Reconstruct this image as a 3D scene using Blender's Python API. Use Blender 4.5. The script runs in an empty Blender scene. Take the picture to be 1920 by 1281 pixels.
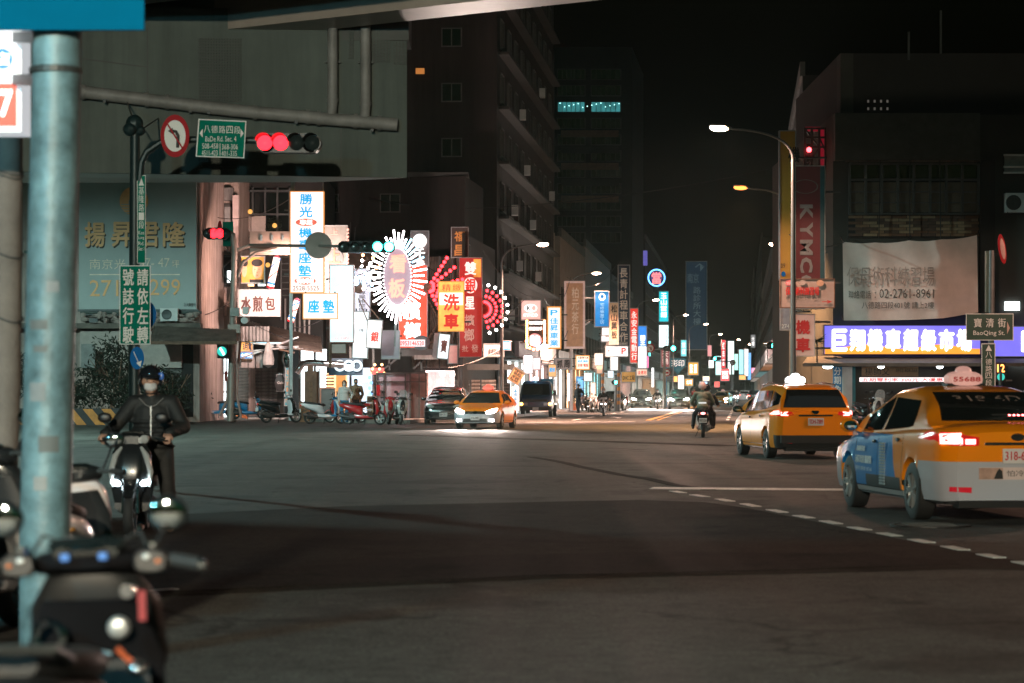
import bpy, bmesh, math, random
from mathutils import Vector, Matrix
from mathutils.bvhtree import BVHTree
random.seed(7)
R = math.radians
SC = bpy.context.scene
COL = SC.collection

# ------------------------------------------------------------------ camera
cam_data = bpy.data.cameras.new("camera")
cam = bpy.data.objects.new("camera", cam_data)
COL.objects.link(cam)
cam.location = (0, 0, 1.4)
cam.rotation_euler = (R(90), 0, 0)
cam_data.lens = 80.0
cam_data.sensor_width = 36.0
cam_data.shift_y = 0.0492
cam_data.clip_start = 0.2
cam_data.clip_end = 4000
cam_data.dof.use_dof = True
cam_data.dof.focus_distance = 78.0
cam_data.dof.aperture_fstop = 3.3
cam_data.dof.aperture_blades = 9
SC.camera = cam

# ------------------------------------------------------------------ night sky, faint moon
world = bpy.data.worlds.new("World")
SC.world = world
world.use_nodes = True
wn = world.node_tree
bg = wn.nodes["Background"]
sky = wn.nodes.new("ShaderNodeTexSky")
sky.sky_type = 'NISHITA'
sky.sun_disc = False
sky.sun_elevation = R(-4.0)
sky.sun_rotation = R(150)
sky.air_density = 2.0
sky.dust_density = 4.0
mixn = wn.nodes.new("ShaderNodeMix")
mixn.data_type = 'RGBA'
mixn.blend_type = 'MULTIPLY'
mixn.inputs[0].default_value = 1.0
mixn.inputs[7].default_value = (0.18, 0.75, 0.62, 1)
wn.links.new(sky.outputs[0], mixn.inputs[6])
wn.links.new(mixn.outputs[2], bg.inputs[0])
bg.inputs[1].default_value = 1.0
moon_data = bpy.data.lights.new("moon", 'SUN')
moon_data.energy = 0.004
moon_data.angle = R(12)
moon_data.color = (0.75, 0.95, 1.0)
moon = bpy.data.objects.new("moon", moon_data)
COL.objects.link(moon)
moon.rotation_euler = (R(40), R(8), R(20))

# ------------------------------------------------------------------ exposure, renderer
SC.view_settings.view_transform = 'Standard'
SC.view_settings.look = 'None'
SC.view_settings.exposure = 0.3
SC.view_settings.gamma = 1.0
SC.view_settings.use_curve_mapping = False
SC.render.engine = 'CYCLES'
cy = SC.cycles
cy.use_denoising = True
cy.max_bounces = 5
cy.diffuse_bounces = 2
cy.glossy_bounces = 3
cy.transmission_bounces = 3
cy.transparent_max_bounces = 6
cy.sample_clamp_indirect = 3.0
cy.sample_clamp_direct = 0.0
cy.caustics_reflective = False
cy.caustics_refractive = False
cy.use_light_tree = True

# ------------------------------------------------------------------ pixel helpers (1920 x 1281 photograph, level camera 1.4 m up)
F = 4267.0
HZ = 735.0
CH = 1.4
def P(x, y, d):
    return Vector(((x - 960) * d / F, d, CH + (HZ - y) * d / F))
def G(x, y, z=0.0):
    d = F * (CH - z) / (y - HZ)
    return Vector(((x - 960) * d / F, d, z))
def X(x, d):
    return (x - 960) * d / F
def Z(y, d):
    return CH + (HZ - y) * d / F

# ------------------------------------------------------------------ materials
MATS = {}
def mat(name, col=(0.5, 0.5, 0.5), rough=0.6, metal=0.0, var=0.25, scale=3.0, bump=0.0, bscale=40.0,
        emit=None, es=0.0, coat=0.0, spec=0.5, evar=0.0, alpha=1.0, trans=0.0, streak=0.0):
    if name in MATS:
        return MATS[name]
    m = bpy.data.materials.new(name)
    m.use_nodes = True
    nt = m.node_tree
    b = nt.nodes["Principled BSDF"]
    b.inputs['Roughness'].default_value = rough
    b.inputs['Metallic'].default_value = metal
    b.inputs['Coat Weight'].default_value = coat
    b.inputs['Coat Roughness'].default_value = 0.05
    b.inputs['Specular IOR Level'].default_value = spec
    b.inputs['Alpha'].default_value = alpha
    b.inputs['Transmission Weight'].default_value = trans
    tc = nt.nodes.new("ShaderNodeTexCoord")
    nz = nt.nodes.new("ShaderNodeTexNoise")
    nz.inputs['Scale'].default_value = scale
    nz.inputs['Detail'].default_value = 6
    nz.inputs['Roughness'].default_value = 0.65
    nt.links.new(tc.outputs['Object'], nz.inputs['Vector'])
    cr = nt.nodes.new("ShaderNodeMapRange")
    cr.inputs['From Min'].default_value = 0.3
    cr.inputs['From Max'].default_value = 0.7
    cr.inputs['To Min'].default_value = 1 - var
    cr.inputs['To Max'].default_value = 1 + var
    nt.links.new(nz.outputs[0], cr.inputs[0])
    mx = nt.nodes.new("ShaderNodeVectorMath")
    mx.operation = 'SCALE'
    mx.inputs[0].default_value = col[:3]
    if streak:      # rain streaks running down the face
        mp = nt.nodes.new("ShaderNodeMapping")
        mp.inputs['Scale'].default_value = (2.6, 2.6, .16)
        nt.links.new(tc.outputs['Object'], mp.inputs[0])
        ns = nt.nodes.new("ShaderNodeTexNoise")
        ns.inputs['Scale'].default_value = 1.3
        ns.inputs['Detail'].default_value = 7
        ns.inputs['Roughness'].default_value = .7
        nt.links.new(mp.outputs[0], ns.inputs['Vector'])
        sr = nt.nodes.new("ShaderNodeMapRange")
        sr.inputs['From Min'].default_value = .38
        sr.inputs['From Max'].default_value = .60
        sr.inputs['To Min'].default_value = 1 - streak
        sr.inputs['To Max'].default_value = 1.0
        nt.links.new(ns.outputs[0], sr.inputs[0])
        mm = nt.nodes.new("ShaderNodeMath")
        mm.operation = 'MULTIPLY'
        nt.links.new(cr.outputs[0], mm.inputs[0])
        nt.links.new(sr.outputs[0], mm.inputs[1])
        nt.links.new(mm.outputs[0], mx.inputs['Scale'])
    else:
        nt.links.new(cr.outputs[0], mx.inputs['Scale'])
    nt.links.new(mx.outputs[0], b.inputs['Base Color'])
    if bump:
        n2 = nt.nodes.new("ShaderNodeTexNoise")
        n2.inputs['Scale'].default_value = bscale
        n2.inputs['Detail'].default_value = 3
        nt.links.new(tc.outputs['Object'], n2.inputs['Vector'])
        bp = nt.nodes.new("ShaderNodeBump")
        bp.inputs['Strength'].default_value = bump
        bp.inputs['Distance'].default_value = 0.02
        nt.links.new(n2.outputs[0], bp.inputs['Height'])
        nt.links.new(bp.outputs[0], b.inputs['Normal'])
    if emit is not None:
        b.inputs['Emission Color'].default_value = (*emit[:3], 1)
        b.inputs['Emission Strength'].default_value = es
        if evar:
            er = nt.nodes.new("ShaderNodeMapRange")
            er.inputs['From Min'].default_value = 0.3
            er.inputs['From Max'].default_value = 0.7
            er.inputs['To Min'].default_value = es * (1 - evar)
            er.inputs['To Max'].default_value = es * (1 + evar)
            nt.links.new(nz.outputs[0], er.inputs[0])
            nt.links.new(er.outputs[0], b.inputs['Emission Strength'])
    MATS[name] = m
    return m
def glow(name, col=None, es=0.0, evar=0.12, base=0.3, scale=1.2):
    if name in MATS:
        return MATS[name]
    return mat(name, tuple(c * base for c in col), 0.5, emit=col, es=es, evar=evar, scale=scale)

# ------------------------------------------------------------------ mesh builder
class MB:
    def __init__(self):
        self.v = []
        self.f = []
        self.mi = []
        self.cm = 0
    def add(self, vs, fs):
        o = len(self.v)
        self.v += [tuple(p) for p in vs]
        self.f += [tuple(i + o for i in f) for f in fs]
        self.mi += [self.cm] * len(fs)
        return self
    def box(self, c, s, M=None):
        cx, cy_, cz = c
        a, b, d = s[0] / 2, s[1] / 2, s[2] / 2
        vs = [Vector((cx + i * a, cy_ + j * b, cz + k * d)) for k in (-1, 1) for j in (-1, 1) for i in (-1, 1)]
        if M is not None:
            vs = [M @ p for p in vs]
        return self.add(vs, [(0, 2, 3, 1), (4, 5, 7, 6), (0, 1, 5, 4), (2, 6, 7, 3), (0, 4, 6, 2), (1, 3, 7, 5)])
    def bx(self, x0, x1, y0, y1, z0, z1):
        return self.box(((x0 + x1) / 2, (y0 + y1) / 2, (z0 + z1) / 2), (abs(x1 - x0), abs(y1 - y0), abs(z1 - z0)))
    def bar(self, p, q, w, h=None):
        p, q = Vector(p), Vector(q)
        h = h or w
        d = q - p
        L = d.length
        if L < 1e-6:
            return self
        rot = d.to_track_quat('Y', 'Z').to_matrix().to_4x4()
        return self.box((0, 0, 0), (w, L, h), Matrix.Translation((p + q) / 2) @ rot)
    def tube(self, pts, r, seg=8, cap=True, r2=None):
        pts = [Vector(p) for p in pts]
        n = len(pts)
        rs = r if isinstance(r, (list, tuple)) else [r + ((r2 if r2 is not None else r) - r) * i / max(1, n - 1) for i in range(n)]
        vs = []
        prev = None
        for i, p in enumerate(pts):
            t = (pts[min(i + 1, n - 1)] - pts[max(i - 1, 0)])
            if t.length < 1e-9:
                t = Vector((0, 0, 1))
            t.normalize()
            if prev is None:
                up = Vector((0, 0, 1)) if abs(t.z) < 0.9 else Vector((0, 1, 0))
                a = t.cross(up).normalized()
            else:
                a = (prev - t * prev.dot(t)).normalized()
            prev = a
            b = t.cross(a)
            for k in range(seg):
                th = 2 * math.pi * k / seg
                vs.append(p + (a * math.cos(th) + b * math.sin(th)) * rs[i])
        fs = []
        for i in range(n - 1):
            for k in range(seg):
                k2 = (k + 1) % seg
                fs.append((i * seg + k, i * seg + k2, (i + 1) * seg + k2, (i + 1) * seg + k))
        if cap:
            fs.append(tuple(range(seg - 1, -1, -1)))
            fs.append(tuple((n - 1) * seg + k for k in range(seg)))
        return self.add(vs, fs)
    def loft(self, rings, cap=True):
        seg = len(rings[0])
        vs = [p for r in rings for p in r]
        fs = []
        for i in range(len(rings) - 1):
            for k in range(seg):
                k2 = (k + 1) % seg
                fs.append((i * seg + k, i * seg + k2, (i + 1) * seg + k2, (i + 1) * seg + k))
        if cap:
            fs.append(tuple(range(seg - 1, -1, -1)))
            fs.append(tuple((len(rings) - 1) * seg + k for k in range(seg)))
        return self.add(vs, fs)
    def oval(self, stations, seg=12, power=2.4):
        """stations: (y, x, z, half_width, half_height): superellipse rings in the xz plane strung along y"""
        rings = []
        for (y, x, z, a, b) in stations:
            ring = []
            for k in range(seg):
                th = 2 * math.pi * k / seg
                c, s = math.cos(th), math.sin(th)
                ring.append(Vector((x + a * math.copysign(abs(c) ** (2 / power), c), y, z + b * math.copysign(abs(s) ** (2 / power), s))))
            rings.append(ring)
        return self.loft(rings)
    def chain(self, stations, seg=12, power=2.3):
        """stations: (pos, half_width_x, half_thickness) rings along a path in the yz plane, perpendicular to it"""
        rings = []
        n = len(stations)
        for i, (p, a, b) in enumerate(stations):
            p = Vector(p)
            t = Vector(stations[min(i + 1, n - 1)][0]) - Vector(stations[max(i - 1, 0)][0])
            t.x = 0
            t.normalize()
            nrm = Vector((0, -t.z, t.y))
            ring = []
            for k in range(seg):
                th = 2 * math.pi * k / seg
                c, s = math.cos(th), math.sin(th)
                ring.append(p + Vector((1, 0, 0)) * (a * math.copysign(abs(c) ** (2 / power), c)) + nrm * (b * math.copysign(abs(s) ** (2 / power), s)))
            rings.append(ring)
        return self.loft(rings)
    def ell(self, c, r, seg=12, rows=8, M=None):
        c = Vector(c)
        rx, ry, rz = r if isinstance(r, (tuple, list)) else (r, r, r)
        vs = []
        for i in range(1, rows):
            ph = math.pi * i / rows
            for k in range(seg):
                th = 2 * math.pi * k / seg
                vs.append(Vector((rx * math.sin(ph) * math.cos(th), ry * math.sin(ph) * math.sin(th), rz * math.cos(ph))))
        vs += [Vector((0, 0, rz)), Vector((0, 0, -rz))]
        if M is not None:
            vs = [M @ v for v in vs]
        vs = [v + c for v in vs]
        fs = []
        for i in range(rows - 2):
            for k in range(seg):
                k2 = (k + 1) % seg
                fs.append((i * seg + k, (i + 1) * seg + k, (i + 1) * seg + k2, i * seg + k2))
        T, B = len(vs) - 2, len(vs) - 1
        for k in range(seg):
            k2 = (k + 1) % seg
            fs.append((T, k, k2))
            fs.append((B, (rows - 2) * seg + k2, (rows - 2) * seg + k))
        return self.add(vs, fs)
    def lathe(self, prof, c=(0, 0, 0), axis='X', seg=24):
        """prof: (radius, height along axis)"""
        c = Vector(c)
        vs = []
        for (r, h) in prof:
            for k in range(seg):
                th = 2 * math.pi * k / seg
                a, b = r * math.cos(th), r * math.sin(th)
                v = {'X': (h, a, b), 'Y': (a, h, b), 'Z': (a, b, h)}[axis]
                vs.append(c + Vector(v))
        fs = []
        for i in range(len(prof) - 1):
            for k in range(seg):
                k2 = (k + 1) % seg
                fs.append((i * seg + k, i * seg + k2, (i + 1) * seg + k2, (i + 1) * seg + k))
        return self.add(vs, fs)
    def prism(self, poly, y0, y1):
        """poly in xz, extruded from y0 to y1"""
        n = len(poly)
        vs = [(p[0], y0, p[1]) for p in poly] + [(p[0], y1, p[1]) for p in poly]
        fs = [tuple(range(n)), tuple(range(2 * n - 1, n - 1, -1))]
        for i in range(n):
            j = (i + 1) % n
            fs.append((i, i + n, j + n, j))
        return self.add(vs, fs)
    def slab(self, poly, z0, z1):
        """poly in xy, extruded from z0 to z1"""
        n = len(poly)
        vs = [(p[0], p[1], z0) for p in poly] + [(p[0], p[1], z1) for p in poly]
        fs = [tuple(range(n - 1, -1, -1)), tuple(range(n, 2 * n))]
        for i in range(n):
            j = (i + 1) % n
            fs.append((i, j, j + n, i + n))
        return self.add(vs, fs)
    def disc(self, c, rx, rz, y, y2=None, seg=28):
        poly = [(c[0] + rx * math.cos(2 * math.pi * k / seg), c[1] + rz * math.sin(2 * math.pi * k / seg)) for k in range(seg)]
        return self.prism(poly, y, y2 if y2 is not None else y + 0.02)
    def mesh(self, name, mats, smooth=False, ang=35, fix=True):
        me = bpy.data.meshes.new(name)
        me.from_pydata(self.v, [], self.f)
        for m in (mats if isinstance(mats, (list, tuple)) else [mats]):
            me.materials.append(m)
        if any(self.mi):
            me.polygons.foreach_set("material_index", self.mi)
        if fix:
            bm = bmesh.new()
            bm.from_mesh(me)
            bmesh.ops.recalc_face_normals(bm, faces=bm.faces)
            bm.to_mesh(me)
            bm.free()
        if smooth:
            me.polygons.foreach_set("use_smooth", [True] * len(me.polygons))
            me.set_sharp_from_angle(angle=R(ang))
        me.update()
        return me

def link(name, data, parent=None):
    o = bpy.data.objects.new(name, data)
    COL.objects.link(o)
    if parent is not None:
        o.parent = parent
    return o
def part(name, mb, m, parent, smooth=False, ang=35, fix=True, stuff=False):
    o = link(name, mb.mesh(name, m, smooth, ang, fix), parent)
    if stuff:
        o["kind"] = "stuff"
    return o
def tag(o, label, cat, group=None):
    o["label"] = label
    o["category"] = cat
    if group:
        o["group"] = group
    return o
def thing(name, label, cat, loc=(0, 0, 0), rz=0.0, group=None):
    o = link(name, None)
    o.location = loc
    o.rotation_euler = (0, 0, rz)
    o.empty_display_size = 0.2
    return tag(o, label, cat, group)
def struct(name, mb, m, smooth=False):
    o = link(name, mb.mesh(name, m, smooth))
    o["kind"] = "structure"
    return o

# ------------------------------------------------------------------ lettering (flat raised characters)
GLY = {}
def glyph(s, bold=0.02):
    k = (s, bold)
    if k not in GLY:
        c = bpy.data.curves.new("glyph", 'FONT')
        c.body = s
        c.resolution_u = 2
        c.offset = bold
        o = bpy.data.objects.new("glyph", c)
        me = bpy.data.meshes.new_from_object(o)
        vs = [(v.co.x, v.co.y) for v in me.vertices]
        fs = [tuple(p.vertices) for p in me.polygons]
        bpy.data.objects.remove(o)
        bpy.data.curves.remove(c)
        bpy.data.meshes.remove(me)
        if vs:
            x0, x1 = min(v[0] for v in vs), max(v[0] for v in vs)
            y0, y1 = min(v[1] for v in vs), max(v[1] for v in vs)
            vs = [((v[0] - x0) / max(1e-6, x1 - x0), (v[1] - y0) / max(1e-6, y1 - y0)) for v in vs]
        GLY[k] = (vs, fs)
    return GLY[k]
def letters(mb, s, x0, z0, x1, z1, y, bold=0.02, vert=False, M=None):
    """write s inside the rectangle on the plane y; vertical runs go top to bottom"""
    if vert:
        n = len(s)
        h = (z1 - z0) / n
        for i, ch in enumerate(s):
            if ch != ' ':
                letters(mb, ch, x0, z1 - (i + 1) * h + 0.06 * h, x1, z1 - i * h - 0.06 * h, y, bold)
        return mb
    vs, fs = glyph(s, 0.0)
    sh = max(0.0, bold) * (z1 - z0) * 0.8
    offs = [(0, 0)] if sh <= 0.0005 else [(-1, 0), (1, 0), (0, -1), (0, 1), (.7, .7), (-.7, -.7)]
    for k, (ox, oz) in enumerate(offs):      # heavier strokes: shifted copies a hair apart in depth
        mb.add([(x0 + sh + a * (x1 - x0 - 2 * sh) + ox * sh, y - k * .0015, z0 + sh + b * (z1 - z0 - 2 * sh) + oz * sh) for a, b in vs], fs)
    return mb
# ------------------------------------------------------------------ shared materials
def asphalt(name, col, rough=.58, spec=.35):
    m = mat(name, col, rough, spec=spec)
    nt = m.node_tree
    b = nt.nodes["Principled BSDF"]
    tc = [n for n in nt.nodes if n.type == 'TEX_COORD'][0]
    def noise(scale, detail=5, stretch=None, rough_=.6):
        n = nt.nodes.new("ShaderNodeTexNoise")
        n.inputs['Scale'].default_value = scale
        n.inputs['Detail'].default_value = detail
        n.inputs['Roughness'].default_value = rough_
        src = tc.outputs['Object']
        if stretch:
            mp = nt.nodes.new("ShaderNodeMapping")
            mp.inputs['Scale'].default_value = stretch
            mp.inputs['Rotation'].default_value = (0, 0, R(5.8))
            nt.links.new(src, mp.inputs[0])
            src = mp.outputs[0]
        nt.links.new(src, n.inputs['Vector'])
        return n.outputs[0]
    def ramp(sock, lo, hi, a=.3, c=.7):
        n = nt.nodes.new("ShaderNodeMapRange")
        for k, v_ in zip(('From Min', 'From Max', 'To Min', 'To Max'), (a, c, lo, hi)):
            n.inputs[k].default_value = v_
        nt.links.new(sock, n.inputs[0])
        return n.outputs[0]
    def mul(a, c):
        n = nt.nodes.new("ShaderNodeMath")
        n.operation = 'MULTIPLY'
        nt.links.new(a, n.inputs[0])
        nt.links.new(c, n.inputs[1])
        return n.outputs[0]
    big = ramp(noise(.12), .78, 1.22)
    mid = ramp(noise(1.1, 8), .80, 1.2)
    fine = ramp(noise(38, 2), .55, 1.5, .35, .65)
    streak = ramp(noise(.5, 4, (2.2, .06, 1)), .80, 1.18)
    stain = ramp(noise(.55, 3, None, .5), .62, 1.0, .36, .44)
    grit = ramp(noise(7.0, 6, None, .75), .55, 1.5)
    vo = nt.nodes.new("ShaderNodeTexVoronoi")
    vo.feature = 'DISTANCE_TO_EDGE'
    vo.inputs['Scale'].default_value = .32
    wob = nt.nodes.new("ShaderNodeTexNoise")
    wob.inputs['Scale'].default_value = .9
    wob.inputs['Detail'].default_value = 6
    nt.links.new(tc.outputs['Object'], wob.inputs['Vector'])
    wm = nt.nodes.new("ShaderNodeVectorMath")
    wm.operation = 'MULTIPLY_ADD'
    wm.inputs[1].default_value = (2.2, 2.2, 0)
    nt.links.new(wob.outputs[1], wm.inputs[0])
    nt.links.new(tc.outputs['Object'], wm.inputs[2])
    nt.links.new(wm.outputs[0], vo.inputs['Vector'])
    crack = ramp(vo.outputs[0], .45, 1.0, .006, .016)
    cmask = ramp(noise(.16, 2), 0.0, 1.0, .46, .50)
    cmx = nt.nodes.new("ShaderNodeMix")
    nt.links.new(cmask, cmx.inputs[0])
    nt.links.new(crack, cmx.inputs[2])
    cmx.inputs[3].default_value = 1.0
    f = mul(mul(mul(mul(mul(mul(big, mid), fine), streak), stain), grit), cmx.outputs[0])
    sc = nt.nodes.new("ShaderNodeVectorMath")
    sc.operation = 'SCALE'
    sc.inputs[0].default_value = col
    nt.links.new(f, sc.inputs['Scale'])
    nt.links.new(sc.outputs[0], b.inputs['Base Color'])
    nt.links.new(ramp(noise(.5, 4, (2.2, .06, 1)), rough - .12, rough + .12), b.inputs['Roughness'])
    bp = nt.nodes.new("ShaderNodeBump")
    bp.inputs['Strength'].default_value = .55
    bp.inputs['Distance'].default_value = .012
    nt.links.new(noise(55, 3), bp.inputs['Height'])
    nt.links.new(bp.outputs[0], b.inputs['Normal'])
    return m
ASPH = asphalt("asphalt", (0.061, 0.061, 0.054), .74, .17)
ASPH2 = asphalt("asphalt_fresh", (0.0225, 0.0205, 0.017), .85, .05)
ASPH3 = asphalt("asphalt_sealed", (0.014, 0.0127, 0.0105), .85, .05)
PAVE = mat("paving", (0.16, 0.15, 0.14), 0.7, var=0.3, scale=1.5, bump=0.3, bscale=14)
KERB = mat("kerb_concrete", (0.22, 0.2, 0.18), 0.75, var=0.3, scale=2)
WPAINT = mat("road_white", (0.62, 0.6, 0.56), 0.6, var=0.35, scale=6)
YPAINT = mat("road_yellow", (0.6, 0.33, 0.06), 0.6, var=0.35, scale=6)
CONC = mat("concrete", (0.090, 0.112, 0.100), 0.8, var=0.25, scale=0.5, bump=0.25, bscale=9, streak=.22)
CONCD = mat("concrete_dark", (0.08, 0.085, 0.08), 0.85, var=0.35, scale=0.6)
PIPEM = mat("drain_pipe_grey", (0.2, 0.2, 0.19), 0.55, var=0.3, scale=2.5)
STEEL = mat("galvanised_steel", (0.34, 0.35, 0.35), 0.42, 0.6, var=0.2, scale=4)
DSTEEL = mat("dark_steel", (0.05, 0.055, 0.055), 0.5, 0.4, var=0.3, scale=3)
RUST = mat("rusty_steel", (0.16, 0.09, 0.06), 0.75, 0.2, var=0.5, scale=5)
BLACK = mat("black_plastic", (0.012, 0.012, 0.013), 0.42, var=0.2, scale=6)
RUBBER = mat("rubber", (0.014, 0.014, 0.014), 0.75, var=0.25, scale=9)
CHROME = mat("chrome", (0.75, 0.76, 0.78), 0.12, 1.0, var=0.04)
DGLASS = mat("dark_glass", (0.010, 0.013, 0.013), 0.06, var=0.2, scale=0.4, spec=0.7)
MIRROR = mat("mirror_glass", (0.55, 0.6, 0.62), 0.05, 1.0, var=0.05)
WHITEP = mat("white_panel", (0.62, 0.6, 0.58), 0.5, var=0.12, scale=2)
GREENP = mat("sign_green", (0.0, 0.17, 0.115), 0.75, spec=.08, var=0.12, scale=2)
REDP = mat("sign_red", (0.36, 0.012, 0.018), 0.6, spec=.15, var=0.15, scale=2)
BLUEP = mat("sign_blue", (0.005, 0.13, 0.40), 0.65, spec=.1, var=0.12, scale=2)
LETW = mat("letter_white", (0.72, 0.74, 0.72), 0.5, var=0.06)
LETB = mat("letter_black", (0.015, 0.014, 0.014), 0.6, var=0.1)
LETR = mat("letter_red", (0.5, 0.02, 0.02), 0.55, var=0.1)

# ------------------------------------------------------------------ road, pavements, markings
SL = 0.1008            # the avenue runs away towards (SL, 1)
def street(x108, y):   # line parallel to the avenue through (x108, 108)
    return x108 + SL * (y - 108)
struct('ground', MB().slab([(-900, -80), (900, -80), (900, 2600), (-900, 2600)], -0.6, -0.05), PAVE)
struct('road', MB().slab([(-300, -70), (300, -70), (420, 1500), (-300, 1500)], -0.04, 0.0), ASPH)
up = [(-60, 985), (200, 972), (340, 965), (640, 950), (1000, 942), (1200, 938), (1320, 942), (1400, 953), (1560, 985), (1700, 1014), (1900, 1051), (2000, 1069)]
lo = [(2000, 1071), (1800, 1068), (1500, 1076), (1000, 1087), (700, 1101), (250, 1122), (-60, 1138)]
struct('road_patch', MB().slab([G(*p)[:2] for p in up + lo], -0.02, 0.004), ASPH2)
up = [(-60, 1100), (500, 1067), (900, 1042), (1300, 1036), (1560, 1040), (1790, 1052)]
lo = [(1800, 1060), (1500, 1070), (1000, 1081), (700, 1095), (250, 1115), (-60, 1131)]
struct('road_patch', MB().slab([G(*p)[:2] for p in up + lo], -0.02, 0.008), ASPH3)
# tar-sealed joints across the carriageway
for a, b, w in (((1000, 857), (1330, 920), .10), ((760, 816), (1380, 836), .5)):
    p, q = G(*a), G(*b)
    n = Vector((-(q - p).y, (q - p).x)).normalized() * w
    pts = []
    for t in range(9):
        c = p.lerp(q, t / 8) + Vector((random.uniform(-.1, .1), random.uniform(-.2, .2), 0))
        pts.append(c)
    poly = [(c.x - n.x, c.y - n.y) for c in pts] + [(c.x + n.x, c.y + n.y) for c in reversed(pts)]
    struct('tar_joint', MB().slab(poly, -0.02, 0.005), ASPH2)
def strip(p, q, w, m, z=0.009, name='road_marking'):
    p, q = Vector(p), Vector(q)
    d = (q - p)
    n = Vector((-d.y, d.x)).normalized() * (w / 2)
    return struct(name, MB().slab([(p.x + n.x, p.y + n.y), (p.x - n.x, p.y - n.y), (q.x - n.x, q.y - n.y), (q.x + n.x, q.y + n.y)], z - 0.006, z), m)
# guide dashes 0.5 m long every metre
dash = [(1262, 922), (1300, 929), (1348, 937), (1395, 946), (1445, 957), (1495, 968), (1545, 978), (1598, 990), (1653, 1001), (1712, 1013), (1775, 1026), (1842, 1041), (1908, 1055), (1975, 1070)]
for i, a in enumerate(dash[:-1]):
    p, q = G(*a), G(*dash[i + 1])
    strip(p, p.lerp(q, 0.5), 0.12, WPAINT, 0.012, 'guide_dash')
strip(G(1222, 916), G(1590, 919), 0.55, WPAINT, name='stop_line')
# avenue markings
strip((street(6.3, 112), 112), (street(6.3, 420), 420), 0.28, YPAINT, name='centre_line')
strip((street(6.75, 112), 112), (street(6.75, 420), 420), 0.12, YPAINT, name='centre_line')
for y in range(112, 330, 11):
    strip((street(2.6, y), y), (street(2.6, y + 5), y + 5), 0.16, WPAINT, name='lane_dash')
    strip((street(10.2, y), y), (street(10.2, y + 5), y + 5), 0.16, WPAINT, name='lane_dash')
strip((street(1.0, 104), 104.5), (street(6.1, 104), 106.5), 0.5, WPAINT, name='stop_line')
for x_, y_ in ((1.2, 118), (4.4, 121)):
    m = MB().slab([(street(x_, y_) - .09, y_), (street(x_, y_) + .09, y_), (street(x_, y_) + .09, y_ + 4), (street(x_, y_) + .35, y_ + 4), (street(x_, y_), y_ + 6.2), (street(x_, y_) - .35, y_ + 4), (street(x_, y_) - .09, y_ + 4)], 0.003, 0.009)
    struct('lane_arrow', m, WPAINT)
strip(G(255, 1111), G(330, 1106), 0.10, WPAINT, name='worn_marking')
def pavement(poly, name='pavement'):
    o = struct(name, MB().slab(poly, -0.03, 0.13), PAVE)
    return o
leftk = [(-80, 97), (-21, 97), (-19.5, 118), (-15.5, 121), (-12.5, 117), (-10.4, 108), (-6.4, 100.2), (-4.6, 100.2), (-4.1, 104), (-1.4, 108)]
pavement(leftk + [(street(-1.4, 900), 900), (-120, 900)])
rightk = [(8.0, 67.5), (9.2, 63.5), (12.5, 58.5), (25, 50), (60, 28)]
pavement(rightk + [(140, 60), (200, 900), (8.0 + SL * 832, 900)])
km = MB()
def kerb_run(pts):
    for a, b in zip(pts[:-1], pts[1:]):
        a, b = Vector((*a, 0.085)), Vector((*b, 0.085))
        n = max(1, int((b - a).length / 1.2))
        if n > 60:
            n = 60
        for i in range(n):
            p, q = a.lerp(b, i / n), a.lerp(b, (i + 0.985) / n)
            km.bar(p, q, 0.2, 0.15)
kerb_run(leftk)
kerb_run([(-1.4, 108), (street(-1.4, 260), 260)])
kerb_run(rightk)
kerb_run([(8.0, 67.5), (street(12.1, 240), 240)])
k = struct('kerb', km, KERB)

# manhole cover
mh = thing('manhole_cover', 'round dark iron manhole cover set in the road behind the blue-doored taxi', 'manhole', (*G(1744, 986)[:2], 0))
part('cover', MB().lathe([(0, .012), (.36, .012), (.36, 0)], axis='Z', seg=32), DSTEEL, mh)
part('ring', MB().lathe([(.37, 0), (.37, .015), (.42, .015), (.42, 0)], axis='Z', seg=32), mat('iron_ring', (.03, .03, .03), .5, .3), mh)
rb = MB()
for k in range(5):
    rb.bx(-.25, .25, -.22 + k * .11 - .015, -.22 + k * .11 + .015, .012, .018)
part('tread', rb, DSTEEL, mh)

# ------------------------------------------------------------------ viaduct: cross beam, deck and drain pipes overhead
VD = 36.0
v = thing('viaduct', 'grey concrete viaduct with hammerhead cross beam and drain pipes crossing overhead', 'viaduct', (0, 0, 0))
# cross beam, seen frontally; its far edge swings away to the right-hand tip
xl, xr = -16.0, X(763, VD)
zb, zt = Z(333, VD), Z(20, VD)
cap = MB()
fl = [(xl, VD - 1.2), (xr, VD), (xr - 1.5, VD + .75), (xl, VD + 2.2)]
zb2 = zb + .10
vs = [(*fl[0], zb2), (*fl[1], zb), (*fl[2], zb), (*fl[3], zb2)] + [(*p, zt) for p in fl]
cap.add(vs, [(0, 3, 2, 1), (4, 5, 6, 7), (0, 1, 5, 4), (1, 2, 6, 5), (2, 3, 7, 6), (3, 0, 4, 7)])
part('cross_beam', cap, CONC, v)
SOF = mat('soffit_sheen', (.34, .33, .31), .28, var=.2, scale=1.2, coat=.4)  # pale gloss added under the beam so its underside shows the sign light
part('soffit_sheen_plate', MB().add([(p[0], p[1], z - .006) for p, z in zip(fl, (zb2, zb, zb, zb2))], [(0, 1, 2, 3)]), SOF, v, fix=False)
part('column', MB().slab([(-16, VD - 1), (-13, VD - .8), (-13, VD + 2), (-16, VD + 2)], -.03, zb + .3), CONC, v)
def front(x, d=VD):      # y of the beam's front face at world x
    return VD - 1.2 * (xr - x) / (xr - xl)
def vp(x, y, off=0.0):
    wx = X(x, VD)
    return Vector((wx, front(wx) - off, Z(y, VD)))
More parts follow.
